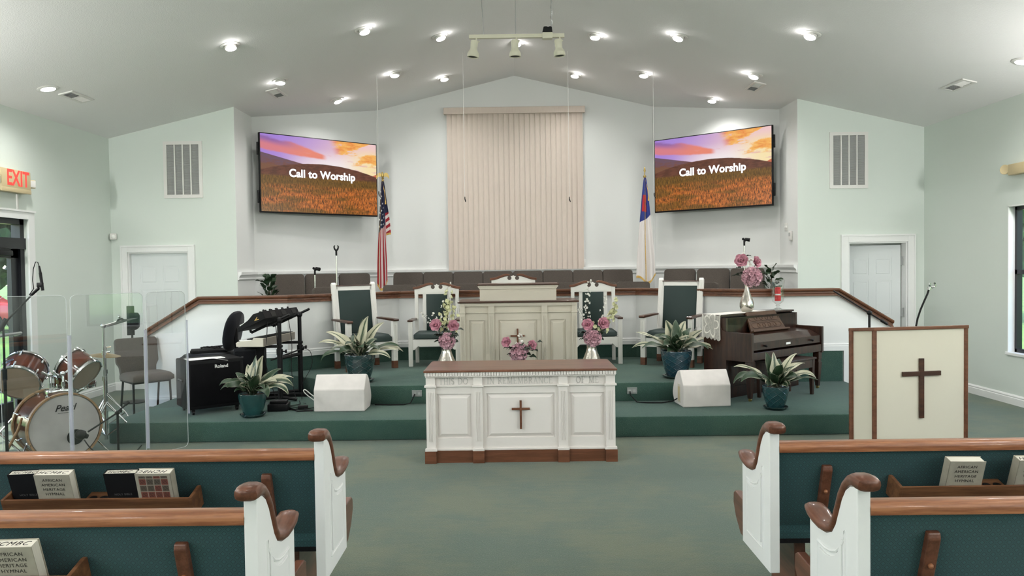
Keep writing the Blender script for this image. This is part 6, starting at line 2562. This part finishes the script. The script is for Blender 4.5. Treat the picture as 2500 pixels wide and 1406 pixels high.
# keyboard stand, two keyboards
t = thing('keyboard_stand', 'black two column keyboard stand on the left platform', 'keyboard stand', (0, 0, .195))
def zz(z):
    return z - .195
CN, CF = (-2.565, 8.22), (-2.47, 8.66)
for (cx, cy), zt in ((CN, 1.055), (CF, 1.09)):
    bm = NB()
    cyl(bm, (cx, cy, .03), (cx, cy, zz(.72)), .028, 16)
    cyl(bm, (cx, cy, zz(.70)), (cx, cy, zz(zt)), .022, 16)
    cyl(bm, (cx, cy, zz(.70)), (cx, cy, zz(.76)), .034, 16)
    obj('column', bm, 'black', t)
    bm = NB()
    tube(bm, [(cx - .30, cy, zz(zt) - .115), (cx + .115, cy, zz(zt) + .075)], .014, 8)
    tube(bm, [(cx - .30, cy, zz(zt) - .115), (cx - .31, cy, zz(zt) - .085)], .014, 8)
    sphere(bm, (cx, cy, zz(zt) + .012), .034, 8)
    obj('tilted_arm', bm, 'black', t)
    bm = NB()
    b2(bm, cx - .40, cx + .03, cy - .02, cy + .02, zz(.775), zz(.805), .004)
    obj('level_arm', bm, 'black', t)
    bm = NB()
    tube(bm, [(cx - .42, cy - .02, .018), (cx, cy, .05), (cx + .17, cy + .01, .018)], .018, 8)
    obj('foot', bm, 'black', t)
    bm = NB()
    cyl(bm, (cx + .02, cy, zz(.735)), (cx + .065, cy, zz(.735)), .008, 8)
    lathe(bm, [(0, 0), (.018, 0), (.02, .015), (0, .018)], 10, T(cx + .06, cy, zz(.735), 0, D(90)))
    obj('clamp_knob', bm, 'black', t)
bm = NB()
tube(bm, [(CN[0], CN[1], zz(.66)), (CF[0], CF[1], zz(.66))], .02, 8)
tube(bm, [(CN[0] - .1, CN[1] + .02, zz(.64)), (CF[0] + .02, CF[1], zz(.715))], .009, 8)
sphere(bm, (CF[0] + .03, CF[1], zz(.72)), .022, 8)
obj('cross_beam', bm, 'black', t)
bm = NB()
b2(bm, -2.80, -2.33, 8.52, 8.58, .0, .04, .006)
obj('floor_bar', bm, 'black', t)
M['ivory'] = pmat('cream_keyboard_case', (.66, .62, .52), .4)
M['ivory_back'] = pmat('grey_keyboard_back', (.24, .215, .185), .45)
t = thing('electronic_keyboard', 'cream electronic keyboard on the lower tier of the stand', 'keyboard', (-2.815, 8.02, .806), D(-6))
bm = NB()
prism(bm, [(-.15, 0), (.145, 0), (.145, .088), (.04, .092), (.02, .066), (-.13, .055), (-.155, .04)], 0, .86, 'xzy', bev=.004)
obj('case', bm, 'ivory', t, smooth=False)
bm = NB()
b2(bm, .146, .149, .01, .85, .006, .084)
obj('back_panel', bm, 'ivory_back', t, smooth=False)
bm = NB()
for k in range(36):
    b2(bm, -.135, .005, .04 + k * .0218, .0605 + k * .0218, .058, .070, .001)
obj('white_keys', bm, 'paper', t, smooth=False)
bm = NB()
for k in range(36):
    if k % 7 in (0, 1, 3, 4, 5):
        b2(bm, -.055, .005, .054 + k * .0218, .067 + k * .0218, .068, .079, .001)
obj('black_keys', bm, 'black', t, smooth=False)
bm = NB()
b2(bm, .035, .145, .05, .80, .093, .0975, .001)
obj('control_strip', bm, 'black', t, smooth=False)
M['gold_mark'] = pmat('gold_paint_mark', (.55, .36, .10), .4)
t = thing('synthesizer', 'black synthesizer tilted on the upper tier of the stand', 'keyboard', (-2.80, 8.05, 1.03), rot=(0, D(-24.5), D(-8)))
bm = NB()
prism(bm, [(-.17, .0), (.17, .0), (.17, .085), (.06, .10), (-.02, .065), (-.16, .04)], 0, .86, 'xzy', bev=.004)
obj('case', bm, 'black_matte', t, smooth=False)
bm = NB()
b2(bm, -.15, -.03, .05, .81, .05, .066)
obj('keys', bm, 'paper', t, smooth=False)
bm = NB()
for k in range(9):
    b2(bm, .085 + .03 * (k % 2), .10 + .03 * (k % 2), .1 + k * .07, .12 + k * .07, .09, .112, .002)
for k in range(5):
    cyl(bm, (.12, .14 + k * .15, .09), (.12, .14 + k * .15, .118), .011, 12)
obj('controls', bm, 'black', t)
bm = NB()
prism(bm, [(.09, .055), (.045, .03), (.10, .022), (.10, .030), (.07, .033), (.095, .050)], -.003, .0, 'xzy')
obj('maker_mark', bm, 'gold_mark', t, smooth=False)
bm = NB()
for k in (.16, .42, .68):
    b2(bm, .170, .173, k, k + .11, .015, .07, .001)
obj('rear_sockets', bm, 'black', t, smooth=False)
t = thing('speaker_cabinet', 'tall black speaker cabinet under the cream keyboard behind the amplifier', 'speaker', (-2.93, 8.36, .195), D(-6))
bm = NB()
b2(bm, -.13, .13, -.13, .13, .0, .575, .01)
obj('cabinet', bm, 'black_matte', t)
bm = NB()
b2(bm, -.11, .11, -.136, -.12, .03, .545, .003)
obj('grille', bm, 'grille', t)
# cables hanging from the keyboards
def cord(pts, r, label, mat='black'):
    bm = NB()
    P = [Vector(p) for p in pts]
    sm = []
    for i in range(len(P) - 1):
        p0, p1, p2, p3 = P[max(0, i - 1)], P[i], P[i + 1], P[min(len(P) - 1, i + 2)]
        for k in range(6):
            s = k / 6
            sm.append(.5 * ((2 * p1) + (p2 - p0) * s + (2 * p0 - 5 * p1 + 4 * p2 - p3) * s * s + (3 * p1 - p0 - 3 * p2 + p3) * s ** 3))
    sm.append(P[-1])
    tube(bm, sm, r, 6)
    return tag(obj('cable', bm, mat), label, 'cable')
cord([(-2.66, 8.12, 1.06), (-2.655, 8.08, .9), (-2.67, 8.05, .7), (-2.62, 8.06, .45), (-2.5, 7.95, .21), (-2.3, 7.75, .20)], .004, 'black cable hanging from the near end of the tilted synthesizer')
cord([(-2.63, 8.3, 1.06), (-2.56, 8.12, .85), (-2.55, 8.1, .55), (-2.48, 7.98, .204), (-2.2, 7.74, .203), (-2.06, 7.82, .203)], .004, 'black cable running over the carpet to the left monitor')
cord([(-2.56, 8.55, 1.05), (-2.50, 8.45, .8), (-2.5, 8.42, .5), (-2.42, 8.3, .204), (-2.25, 8.05, .203)], .0035, 'thin cable hanging between the two stand columns')
cord([(-2.44, 8.66, .72), (-2.34, 8.60, .69), (-2.31, 8.55, .55), (-2.36, 8.45, .41), (-2.38, 8.4, .36), (-2.36, 8.3, .204)], .0035, 'thin cable drooping from the right stand knob to the step')
cord([(-2.40, 7.86, .21), (-2.28, 7.72, .203), (-2.15, 7.66, .203), (-2.07, 7.66, .203)], .005, 'power cable on the carpet beside the left stage monitor')
cord([(-2.45, 7.84, .21), (-2.38, 7.74, .203), (-2.25, 7.66, .203), (-2.2, 7.60, .203), (-2.06, 7.62, .203)], .006, 'thick black cable from the pedal unit to the left stage monitor')
cord([(-2.36, 8.2, .204), (-2.3, 8.0, .203), (-2.38, 7.9, .203), (-2.28, 7.82, .203), (-2.22, 7.79, .21)], .004, 'thin cable winding over the carpet to the small power brick')
cord([(-2.06, 7.80, .25), (-2.12, 7.82, .285), (-2.19, 7.84, .335), (-2.215, 7.85, .365), (-2.20, 7.86, .375), (-2.14, 7.85, .33), (-2.07, 7.84, .28), (-2.05, 7.83, .26)], .0055, 'white looped cord beside the left stage monitor', 'paper')
t = thing('power_brick', 'small black power brick on the carpet by the left monitor', 'power supply', (-2.20, 7.76, .197), D(15))
bm = NB()
b2(bm, -.05, .05, -.03, .03, 0, .035, .005)
obj('brick', bm, 'black', t)
t = thing('pedal_unit', 'black foot pedal unit on the carpet behind the teal plant pot', 'pedal', (-2.43, 7.72, .197), D(8))
bm = NB()
b2(bm, -.10, .10, -.09, .09, 0, .07, .008)
b2(bm, -.08, .085, -.07, .05, .07, .10, .006)
obj('pedal_body', bm, 'black', t)

# ------------------------------------------------------------------ microphone stands
def stand_tripod(bm, x, y, z0, r=.22):
    for k in range(3):
        a = .5 + 2 * PI * k / 3
        tube(bm, [(x, y, z0 + .12), (x + r * math.cos(a), y + r * math.sin(a), z0 + .012)], .008, 8)
def mic_stand(label, x, y, zf, ztop, clip, tilt):
    t = thing('microphone_stand', label, 'microphone stand', (x, y, zf))
    bm = NB()
    lathe(bm, [(0, 0), (.13, 0), (.13, .012), (.05, .03), (.018, .05), (0, .05)], 28)
    obj('base', bm, 'black', t)
    bm = NB()
    cyl(bm, (0, 0, .04), (0, 0, ztop - zf), .0105, 10)
    obj('pole', bm, 'chrome', t)
    bm = NB()
    h = ztop - zf
    cyl(bm, (0, 0, h - .02), (0, 0, h + .05), .013, 10)
    if clip == 'fork':
        for s in (-1, 1):
            tube(bm, [(0, 0, h + .045), (s * .022, 0, h + .07), (s * .03, 0, h + .10), (s * .018, 0, h + .118)], [.012, .012, .010, .008], 8)
    else:
        tube(bm, [(0, 0, h + .04), (tilt * .02, 0, h + .065), (tilt * .07, -.02, h + .055)], [.014, .024, .026], 10)
        sphere(bm, (-tilt * .015, 0, h + .07), .018, 8)
    obj('mic_clip', bm, 'black', t)
mic_stand('chrome microphone stand with a forked clip behind the left tall armchair', -2.47, 10.52, .562, 1.815, 'fork', 1)
mic_stand('short pale microphone stand among the choir chairs at left', -2.75, 10.45, .562, 1.555, 'holder', 1)
mic_stand('chrome microphone stand rising behind the piano flowers', 3.095, 10.5, .562, 1.875, 'holder', 1)

t = thing('microphone_stand', 'black boom microphone stand leaning along the right railing', 'microphone stand', (3.01, 6.62, 0))
bm = NB()
stand_tripod(bm, 0, 0, 0, .26)
obj('tripod_base', bm, 'black', t)
bm = NB()
cyl(bm, (0, 0, .1), (0, 0, 1.165), .010, 10)
obj('pole', bm, 'black', t)
bm = NB()
tube(bm, [(-.30, .02, 1.362), (.15, 0, 1.075)], .0065, 8)
sphere(bm, (0, 0, 1.17), .022, 8)
cyl(bm, (.10, 0, 1.105), (.155, 0, 1.07), .013, 8)
obj('boom', bm, 'black', t)
t = thing('gooseneck_microphone_holder', 'curved black gooseneck with silver clip on top of the lectern', 'microphone holder', (3.14, 6.10, 1.092))
bm = NB()
tube(bm, [(0, 0, 0), (.012, 0, .06), (.035, 0, .13), (.065, 0, .20), (.088, 0, .25), (.10, 0, .285)], .0075, 8)
obj('neck', bm, 'black', t)
bm = NB()
tube(bm, [(.10, 0, .285), (.108, 0, .31)], .014, 10)
tube(bm, [(.128 + .022 * math.cos(a), 0, .328 + .022 * math.sin(a)) for a in [D(150) + D(260) * k / 10 for k in range(11)]], .008, 8)
obj('clip', bm, 'chrome', t)

# ------------------------------------------------------------------ grey side chair and black mixer stand
t = thing('side_chair', 'grey padded chair with black legs beside the drum shield', 'chair', (-4.27, 8.76, 0), D(46))
bm = NB()
cushion(bm, .475, .45, .095, T(0, -.03, .375), crown=.45)
obj('seat', bm, 'grey_fabric', t, ang=60)
bm = NB()
poly = [(-.235, .40), (-.235, .15), (-.205, .10), (-.195, -.02), (.195, -.02), (.205, .10), (.235, .15), (.235, .40), (.215, .43), (-.215, .43)]
prism(bm, poly, -.03, .03, 'xzy', T(0, .225, .415, D(-9)), bev=.014)
obj('backrest', bm, 'grey_fabric', t)
for sx in (-1, 1):
    bm = NB()
    tube(bm, [(sx * .205, -.19, 0), (sx * .20, -.17, .37)], .0125, 8)
    obj('leg', bm, 'black', t)
    bm = NB()
    tube(bm, [(sx * .205, .22, 0), (sx * .20, .14, .36)], .0125, 8)
    obj('leg', bm, 'black', t)
bm = NB()
tube(bm, [(-.20, -.17, .365), (-.2, .2, .37), (.2, .2, .37), (.20, -.17, .365), (-.20, -.17, .365)], .011, 8)
tube(bm, [(-.17, .19, .37), (-.16, .235, .5)], .011, 8)
tube(bm, [(.17, .19, .37), (.16, .235, .5)], .011, 8)
obj('seat_frame', bm, 'black', t)
t = thing('monitor_mixer', 'black personal mixer on a pole stand behind the grey chair', 'mixer', (-4.76, 9.45, 0), D(18))
bm = NB()
lathe(bm, [(0, 0), (.15, 0), (.15, .012), (.03, .03), (0, .03)], 28)
obj('base', bm, 'black', t)
bm = NB()
cyl(bm, (0, 0, .02), (0, 0, .83), .013)
obj('pole', bm, 'black', t)
bm = NB()
b2(bm, -.055, .03, -.01, .012, .83, 1.19, .004)
obj('back_plate', bm, 'black', t)
bm = NB()
prism(bm, [(-.015, .89), (.06, .90), (.085, .93), (.09, 1.07), (.07, 1.105), (-.015, 1.11)], -.07, .03, 'xzy', bev=.008)
obj('mixer_body', bm, 'black_matte', t)

# ------------------------------------------------------------------ acrylic drum shield
SH = [(-4.08, 5.98), (-3.645, 6.20), (-3.27, 6.70), (-3.045, 7.03)]
t = thing('drum_shield', 'clear acrylic drum shield of three hinged panels', 'shield', (-3.645, 6.20, 0))
oz = Vector((-3.645, 6.20, 0))
HT = 1.425
for i in range(3):
    a, b = Vector((*SH[i], 0)), Vector((*SH[i + 1], 0))
    d = (b - a)
    w = d.length - .03
    ang = math.atan2(d.y, d.x)
    o = a + d.normalized() * .015 - oz
    pts = [(x + w / 2, z + HT / 2) for x, z in rrect(w, HT, .045)]
    bm = NB()
    prism(bm, pts, -.0005, .0005, 'xzy')
    # only the two faces carry the clear sheet
    p = obj('panel', bm, 'acrylic', t, o, (0, 0, ang), smooth=False)
    bm = NB()
    loop = [(x, 0, z) for x, z in pts]
    tube(bm, loop + [loop[0]], .0028, 6)
    obj('polished_edge', bm, 'acrylic_edge', p)
for i in (1, 2, 3):
    a = Vector((*SH[i], 0)) - oz
    bm = NB()
    cyl(bm, (a.x, a.y, .06 if i < 3 else .30), (a.x, a.y, 1.10 if i < 3 else 1.16), .013 if i < 3 else .008, 12)
    obj('hinge_strip', bm, 'hinge_clear', t)

# ------------------------------------------------------------------ drum kit
def burst_mat():
    m = pmat('sunburst_lacquer', (.15, .03, .012), .18, spec=.35, coat=.25)
    g = NG(m)
    uv, u, v, _ = g.coord('UV')
    e = g.mul(g.math('ABSOLUTE', g.sub(v, .5)), 2.0)
    n = g.noise(uv, 7, 5, .6, 6, .6, 1)
    mid = g.mix(n, (.055, .010, .004), (.125, .028, .009))
    col = g.mix(g.step(e, .45, .98), mid, (.012, .004, .003))
    g.link(col, m.node_tree.nodes['Principled BSDF'].inputs['Base Color'])
    return m
M['burst'] = burst_mat()
M['drum_head'] = pmat('coated_drum_head', (.46, .44, .42), .45, var=.08, vscale=5)
M['clear_head'] = pmat('tan_resonant_head', (.30, .235, .17), .25, var=.1, vscale=4)
M['hoop_wood'] = wood_mat('maple_hoop', (.25, .14, .06), (.36, .22, .11), .35)
M['cymbal_dark'] = pmat('dark_bronze_cymbal', (.05, .045, .04), .35, 1.0)
M['cymbal'] = pmat('bronze_cymbal', (.48, .33, .16), .28, 1.0)
def drum(name, label, c, axis, r, depth, head_front, head_back, hoop_m, nlug, wood_hoops=False, badge=0.0):
    """drum along axis (front head at +axis/2); returns the root"""
    q = Vector(axis).to_track_quat('Z', 'Y')
    t = thing(name, label, 'drum', c, rot=q.to_euler())
    bm = NB()
    n = 48
    uvl = bm.loops.layers.uv.new('UVMap')
    ks = [(-depth / 2 + .004, r), (-depth / 2 + .004, r), (depth / 2 - .004, r)]
    rows = [[bm.verts.new((r * math.cos(2 * PI * j / n), r * math.sin(2 * PI * j / n), -depth / 2 + depth * i / 6)) for j in range(n)] for i in range(7)]
    for i in range(6):
        for j in range(n):
            f = bm.faces.new((rows[i][j], rows[i][(j + 1) % n], rows[i + 1][(j + 1) % n], rows[i + 1][j]))
            for l, (a, b) in zip(f.loops, ((j, i), (j + 1, i), (j + 1, i + 1), (j, i + 1))):
                l[uvl].uv = (a / n, b / 6)
    obj('shell', bm, 'burst', t)
    for s, hm in ((1, head_front), (-1, head_back)):
        bm = NB()
        z = s * (depth / 2 + .004)
        lathe(bm, [(0, z), (r * .98, z), (r * 1.005, z - s * .01)], 48)
        obj('drum_head', bm, hm, t)
        bm = NB()
        if wood_hoops:
            lathe(bm, [(r * 1.01, z - s * .030), (r * 1.06, z - s * .030), (r * 1.06, z + s * .012), (r * 1.01, z + s * .012), (r * 1.01, z - s * .030)], 48)
        else:
            lathe(bm, [(r * .99, z + s * .008), (r * 1.045, z + s * .008), (r * 1.03, z), (r * 1.03, z - s * .014), (r * 1.06, z - s * .018), (r * 1.01, z - s * .02), (r * .99, z + s * .008)], 48)
        obj('hoop', bm, hoop_m, t)
    for k in range(nlug):
        a = 2 * PI * (k + .5) / nlug
        bm = NB()
        x, y = math.cos(a), math.sin(a)
        for s in (-1, 1):
            m_ = Matrix.Translation((x * (r + .008), y * (r + .008), s * depth * .28)) @ Euler((0, 0, a)).to_matrix().to_4x4()
            bx(bm, (0, 0, 0), (.02, .018, .035), m_, .006)
            cyl(bm, (x * (r + .014), y * (r + .014), s * depth * .3), (x * (r * 1.045), y * (r * 1.045), s * (depth / 2 + .010)), .0045, 8)
            cyl(bm, (x * (r * 1.045), y * (r * 1.045), s * (depth / 2)), (x * (r * 1.045), y * (r * 1.045), s * (depth / 2 + .016)), .007, 8)
        obj('tension_lug', bm, 'chrome', t)
    if badge is not None:
        bm = NB()
        m_ = Euler((0, 0, badge)).to_matrix().to_4x4()
        tt = NB()
        pts = [(.045 * math.cos(2 * PI * k / 24), .022 * math.sin(2 * PI * k / 24)) for k in range(24)]
        prism(tt, [(a, b) for a, b in pts], r, r + .003, 'yzx')
        merge(bm, tt, m_)
        b_ = obj('badge', bm, 'chrome', t)
        bm = NB()
        tt = NB()
        prism(tt, [(a * .55, b * .6) for a, b in pts], r + .003, r + .0038, 'yzx')
        merge(bm, tt, m_)
        obj('badge_centre', bm, 'black', b_)
    return t
ax = Vector((.74, -.67, 0)).normalized()
fc = Vector((-3.872, 6.50, .292))
bd = drum('bass_drum', 'sunburst bass drum with pale front head behind the shield', fc - ax * .21, ax, .278, .40, 'drum_head', 'drum_head', 'hoop_wood', 8, True, None)
lt = text('lettering', 'Pearl', .078, 'ink', bd, (0, 0, 0), (0, 0, 0), extrude=.0005, shear=.35, bold=.001)
# lettering on the front head: x to the picture's right, up = world z
mi = bd.rotation_euler.to_matrix().inverted()
up, rt = mi @ Vector((0, 0, 1)), mi @ Vector((-ax.y, ax.x, 0))
mm = Matrix((rt, up, Vector((0, 0, 1)))).transposed()
lt.rotation_euler = mm.to_euler()
lt.location = up * .165 + rt * .0 + Vector((0, 0, .2065))
bm = NB()
pl = up * .125 + rt * -.005 + Vector((0, 0, .2055))
m4 = Matrix.Translation(pl) @ mm.to_4x4()
b2(bm, -.05, .075, -.0015, .0015, 0, .001, 0, m4)
obj('underline', bm, 'ink', bd, smooth=False)
bm = NB()
pc = up * -.095 + rt * .075
lathe(bm, [(0, .2062), (.062, .2062)], 32, Matrix.Translation(pc))
obj('port_hole', bm, 'black', bd)
bm = NB()
lathe(bm, [(.060, .2058), (.060, .208), (.066, .208), (.066, .2058)], 32, Matrix.Translation(pc))
obj('port_ring', bm, 'black', bd)
for s in (-1, 1):
    bm = NB()
    p0 = rt * (s * .25) + up * -.12 + Vector((0, 0, .05))
    p1 = rt * (s * .36) + up * -.285 + Vector((0, 0, .18))
    tube(bm, [p0, p1], .008, 8)
    obj('spur', bm, 'chrome', bd)
# twin tom holder on top of the shell
bm = NB()
b0 = up * .278
for dx, q in ((-.05, Vector((-.06, 0, 0))), (.05, Vector((.05, 0, 0)))):
    tube(bm, [b0 + rt * dx + Vector((0, 0, .02)), b0 + rt * dx + up * .15 + Vector((0, 0, .02)), b0 + rt * (dx * 2.2) + up * .19 + Vector((0, 0, .0))], .011, 10)
    sphere(bm, b0 + rt * dx + up * .16 + Vector((0, 0, .02)), .024, 8)
    cyl(bm, b0 + rt * dx + up * .05 + Vector((0, 0, .02)), b0 + rt * dx + up * .09 + Vector((0, 0, .02)), .018, 10)
bx(bm, (0, 0, 0), (.05, .18, .12), Matrix.Translation(b0 + up * .01 + Vector((0, 0, .02))) @ Matrix((up, rt, Vector((0, 0, 1)))).transposed().to_4x4(), .012)
obj('tom_holder', bm, 'chrome', bd)
a1 = Vector((.16, -.84, -.50)).normalized()
drum('rack_tom', 'larger sunburst tom tilted with its lower head to the room', Vector((-4.42, 6.74, .645)) - a1 * .11, a1, .172, .22, 'clear_head', 'drum_head', 'chrome', 6, False, D(115))
a2 = Vector((-.80, .12, .56)).normalized()
drum('rack_tom', 'smaller sunburst tom tipped up beside the cymbal stand', Vector((-3.97, 6.88, .745)), a2, .150, .19, 'drum_head', 'clear_head', 'chrome', 6, False, D(-75))
drum('snare_drum', 'sunburst snare drum half hidden between the two toms', Vector((-4.20, 7.22, .60)), Vector((0, 0, 1)), .165, .13, 'drum_head', 'clear_head', 'chrome', 8, False, D(-70))
t = thing('snare_stand', 'chrome tripod stand under the half hidden snare drum', 'drum stand', (-4.20, 7.22, 0))
bm = NB()
cyl(bm, (0, 0, .1), (0, 0, .50), .012)
for k in range(3):
    a = .9 + k * 2.09
    tube(bm, [(0, 0, .22), (.2 * math.cos(a), .2 * math.sin(a), .01)], .008, 8)
    tube(bm, [(0, 0, .46), (.14 * math.cos(a), .14 * math.sin(a), .53)], .007, 8)
obj('frame', bm, 'chrome', t)
def cym_stand(label, x, y, ztop, cz, cr, tilt, az, cymlab, arm=None):
    t = thing('cymbal_stand', label, 'cymbal stand', (x, y, 0))
    bm = NB()
    cyl(bm, (0, 0, .05), (0, 0, .62), .0145, 12)
    cyl(bm, (0, 0, .60), (0, 0, ztop), .0105, 12)
    for z in (.30, .62, .86):
        cyl(bm, (0, 0, z - .02), (0, 0, z + .02), .02, 12)
    cyl(bm, (0, 0, .86), (.06, 0, .87), .006, 8)
    if arm:
        tube(bm, [(0, 0, ztop), (arm[0], arm[1], arm[2])], .008, 8)
        sphere(bm, (0, 0, ztop), .024, 8)
    obj('pole', bm, 'chrome', t)
    for k in range(3):
        a = .35 + k * 2.094
        bm = NB()
        for o in (-.012, .012):
            tube(bm, [(o * math.sin(a), o * math.cos(a), .40), (.17 * math.cos(a), .17 * math.sin(a), .20), (.26 * math.cos(a), .26 * math.sin(a), .02)], .006, 6)
        tube(bm, [(0, 0, .08), (.17 * math.cos(a), .17 * math.sin(a), .20)], .006, 6)
        l_ = obj('leg', bm, 'chrome', t)
        bm = NB()
        sphere(bm, (.262 * math.cos(a), .262 * math.sin(a), .016), .018, 8)
        obj('rubber_foot', bm, 'black', l_)
    c0 = Vector((x, y, 0)) + (Vector(arm) if arm else Vector((0, 0, ztop)))
    c = thing('cymbal', cymlab, 'cymbal', c0, rot=(Euler((0, 0, az)).to_matrix() @ Euler((0, tilt, 0)).to_matrix()).to_euler())
    bm = NB()
    lathe(bm, [(.006, .022), (.02, .020), (.032, .006), (.04, 0), (cr * .6, -.008), (cr, -.022), (cr, -.0235), (cr * .6, -.010), (.04, -.002), (.03, .004), (.006, .019)], 48)
    obj('disc', bm, 'cymbal_dark' if arm else 'cymbal', c)
    bm = NB()
    cyl(bm, (0, 0, -.02), (0, 0, .06), .005, 8)
    sphere(bm, (0, 0, .035), .013, 8)
    obj('wing_nut', bm, 'chrome', c)
cym_stand('chrome cymbal stand standing before the platform corner', -3.86, 7.12, 1.11, 1.1, .15, D(-16), D(15), 'dark cymbal tilted almost edge on at the tall stand', (.14, .04, 1.155))
cym_stand('chrome cymbal stand rising behind the smaller tom', -4.12, 7.62, .80, .8, .145, D(6), 0, 'small bronze cymbal lying flat behind the smaller tom')
t = thing('drum_throne', 'round black drum stool at the left picture edge', 'stool', (-4.85, 7.35, 0))
bm = NB()
lathe(bm, [(0, .48), (.15, .48), (.17, .50), (.17, .55), (.15, .575), (0, .585)], 32)
obj('seat', bm, 'black_matte', t)
bm = NB()
cyl(bm, (0, 0, .1), (0, 0, .48), .015)
for k in range(3):
    a = k * 2.094
    tube(bm, [(0, 0, .25), (.24 * math.cos(a), .24 * math.sin(a), .012)], .01, 8)
obj('tripod_base', bm, 'chrome', t)
t = thing('hi_hat_stand', 'chrome hi hat stand legs beside the bass drum at the left edge', 'hi hat stand', (-4.42, 6.42, 0))
bm = NB()
cyl(bm, (0, 0, .02), (0, 0, .50), .012)
obj('pole', bm, 'chrome', t)
for k in range(3):
    a = .2 + k * 2.094
    bm = NB()
    tube(bm, [(0, 0, .30), (.18 * math.cos(a), .18 * math.sin(a), .10), (.22 * math.cos(a), .22 * math.sin(a), .015)], .009, 8)
    obj('leg', bm, 'chrome', t)
bm = NB()
bx(bm, (.03, -.12, .03), (.09, .24, .012), None, .004)
obj('foot_pedal', bm, 'chrome', t)
t = thing('drumstick', 'worn wooden drumstick leaning on the bass drum rim', 'drumstick', (-4.19, 6.32, .0))
bm = NB()
tube(bm, [(-.13, .0, .035), (0.0, .045, .30), (.028, .055, .40)], [.012, .012, .009], 10)
obj('stick', bm, 'hoop_wood', t)
# bass drum microphone
t = thing('microphone_stand', 'short black boom stand holding the bass drum microphone', 'microphone stand', (-3.50, 6.64, 0))
bm = NB()
lathe(bm, [(0, 0), (.11, 0), (.11, .015), (.04, .03), (.016, .05), (0, .05)], 24)
obj('base', bm, 'black', t)
bm = NB()
cyl(bm, (0, 0, .03), (0, 0, .385), .010, 10)
obj('pole', bm, 'black', t)
bm = NB()
tube(bm, [(.085, .04, .475), (-.02, -.01, .372), (-.20, -.11, .245)], .0075, 8)
tube(bm, [(.055, .03, .448), (.085, .04, .475)], .013, 8)
sphere(bm, (0, 0, .385), .02, 8)
obj('boom', bm, 'black', t)
t = thing('bass_drum_microphone', 'round black microphone pointed at the bass drum port', 'microphone', (-3.735, 6.50, .225), rot=(D(10), D(-65), D(30)))
bm = NB()
lathe(bm, [(0, -.05), (.018, -.05), (.022, -.03), (.040, -.015), (.042, .02), (.036, .04), (.02, .052), (0, .055)], 24)
obj('body', bm, 'black', t)
cord([(-3.70, 6.47, .19), (-3.62, 6.46, .10), (-3.52, 6.52, .03), (-3.44, 6.78, .008), (-3.5, 7.05, .006)], .005, 'black cable from the bass drum microphone to the carpet')
# overhead condenser microphone
t = thing('microphone_stand', 'tall black boom stand left of the drum shield', 'microphone stand', (-4.19, 6.22, 0))
bm = NB()
stand_tripod(bm, 0, 0, 0, .22)
obj('tripod_base', bm, 'black', t)
bm = NB()
cyl(bm, (0, 0, .08), (0, 0, .78), .0125, 10)
cyl(bm, (0, 0, .76), (0, 0, 1.19), .009, 10)
cyl(bm, (0, 0, .74), (0, 0, .83), .018, 10)
obj('pole', bm, 'black', t)
bm = NB()
tube(bm, [(-.16, 0, 1.03), (0, 0, 1.195), (.275, .0, 1.465)], [.010, .009, .007], 8)
cyl(bm, (-.02, -.012, 1.15), (.02, .012, 1.24), .02, 10)
tube(bm, [(.23, 0, 1.425), (.30, 0, 1.485)], .012, 8)
obj('boom', bm, 'black', t)
t = thing('condenser_microphone', 'slim black condenser microphone pointing down from the tall boom', 'microphone', (-3.872, 6.22, 1.55))
bm = NB()
cyl(bm, (.012, 0, -.085), (-.004, 0, .06), .0115, 12)
cyl(bm, (-.004, 0, .06), (-.012, 0, .115), .010, 10, .007)
b2(bm, -.03, .014, -.014, .014, -.06, -.02, .004)
obj('body', bm, 'black', t)
bm = NB()
tube(bm, [(-.012, 0, .112), (-.022, 0, .145), (-.04, 0, .148), (-.06, 0, .09), (-.068, 0, .0), (-.062, 0, -.07), (-.10, 0, -.12)], .0035, 8)
obj('cable', bm, 'black', t)
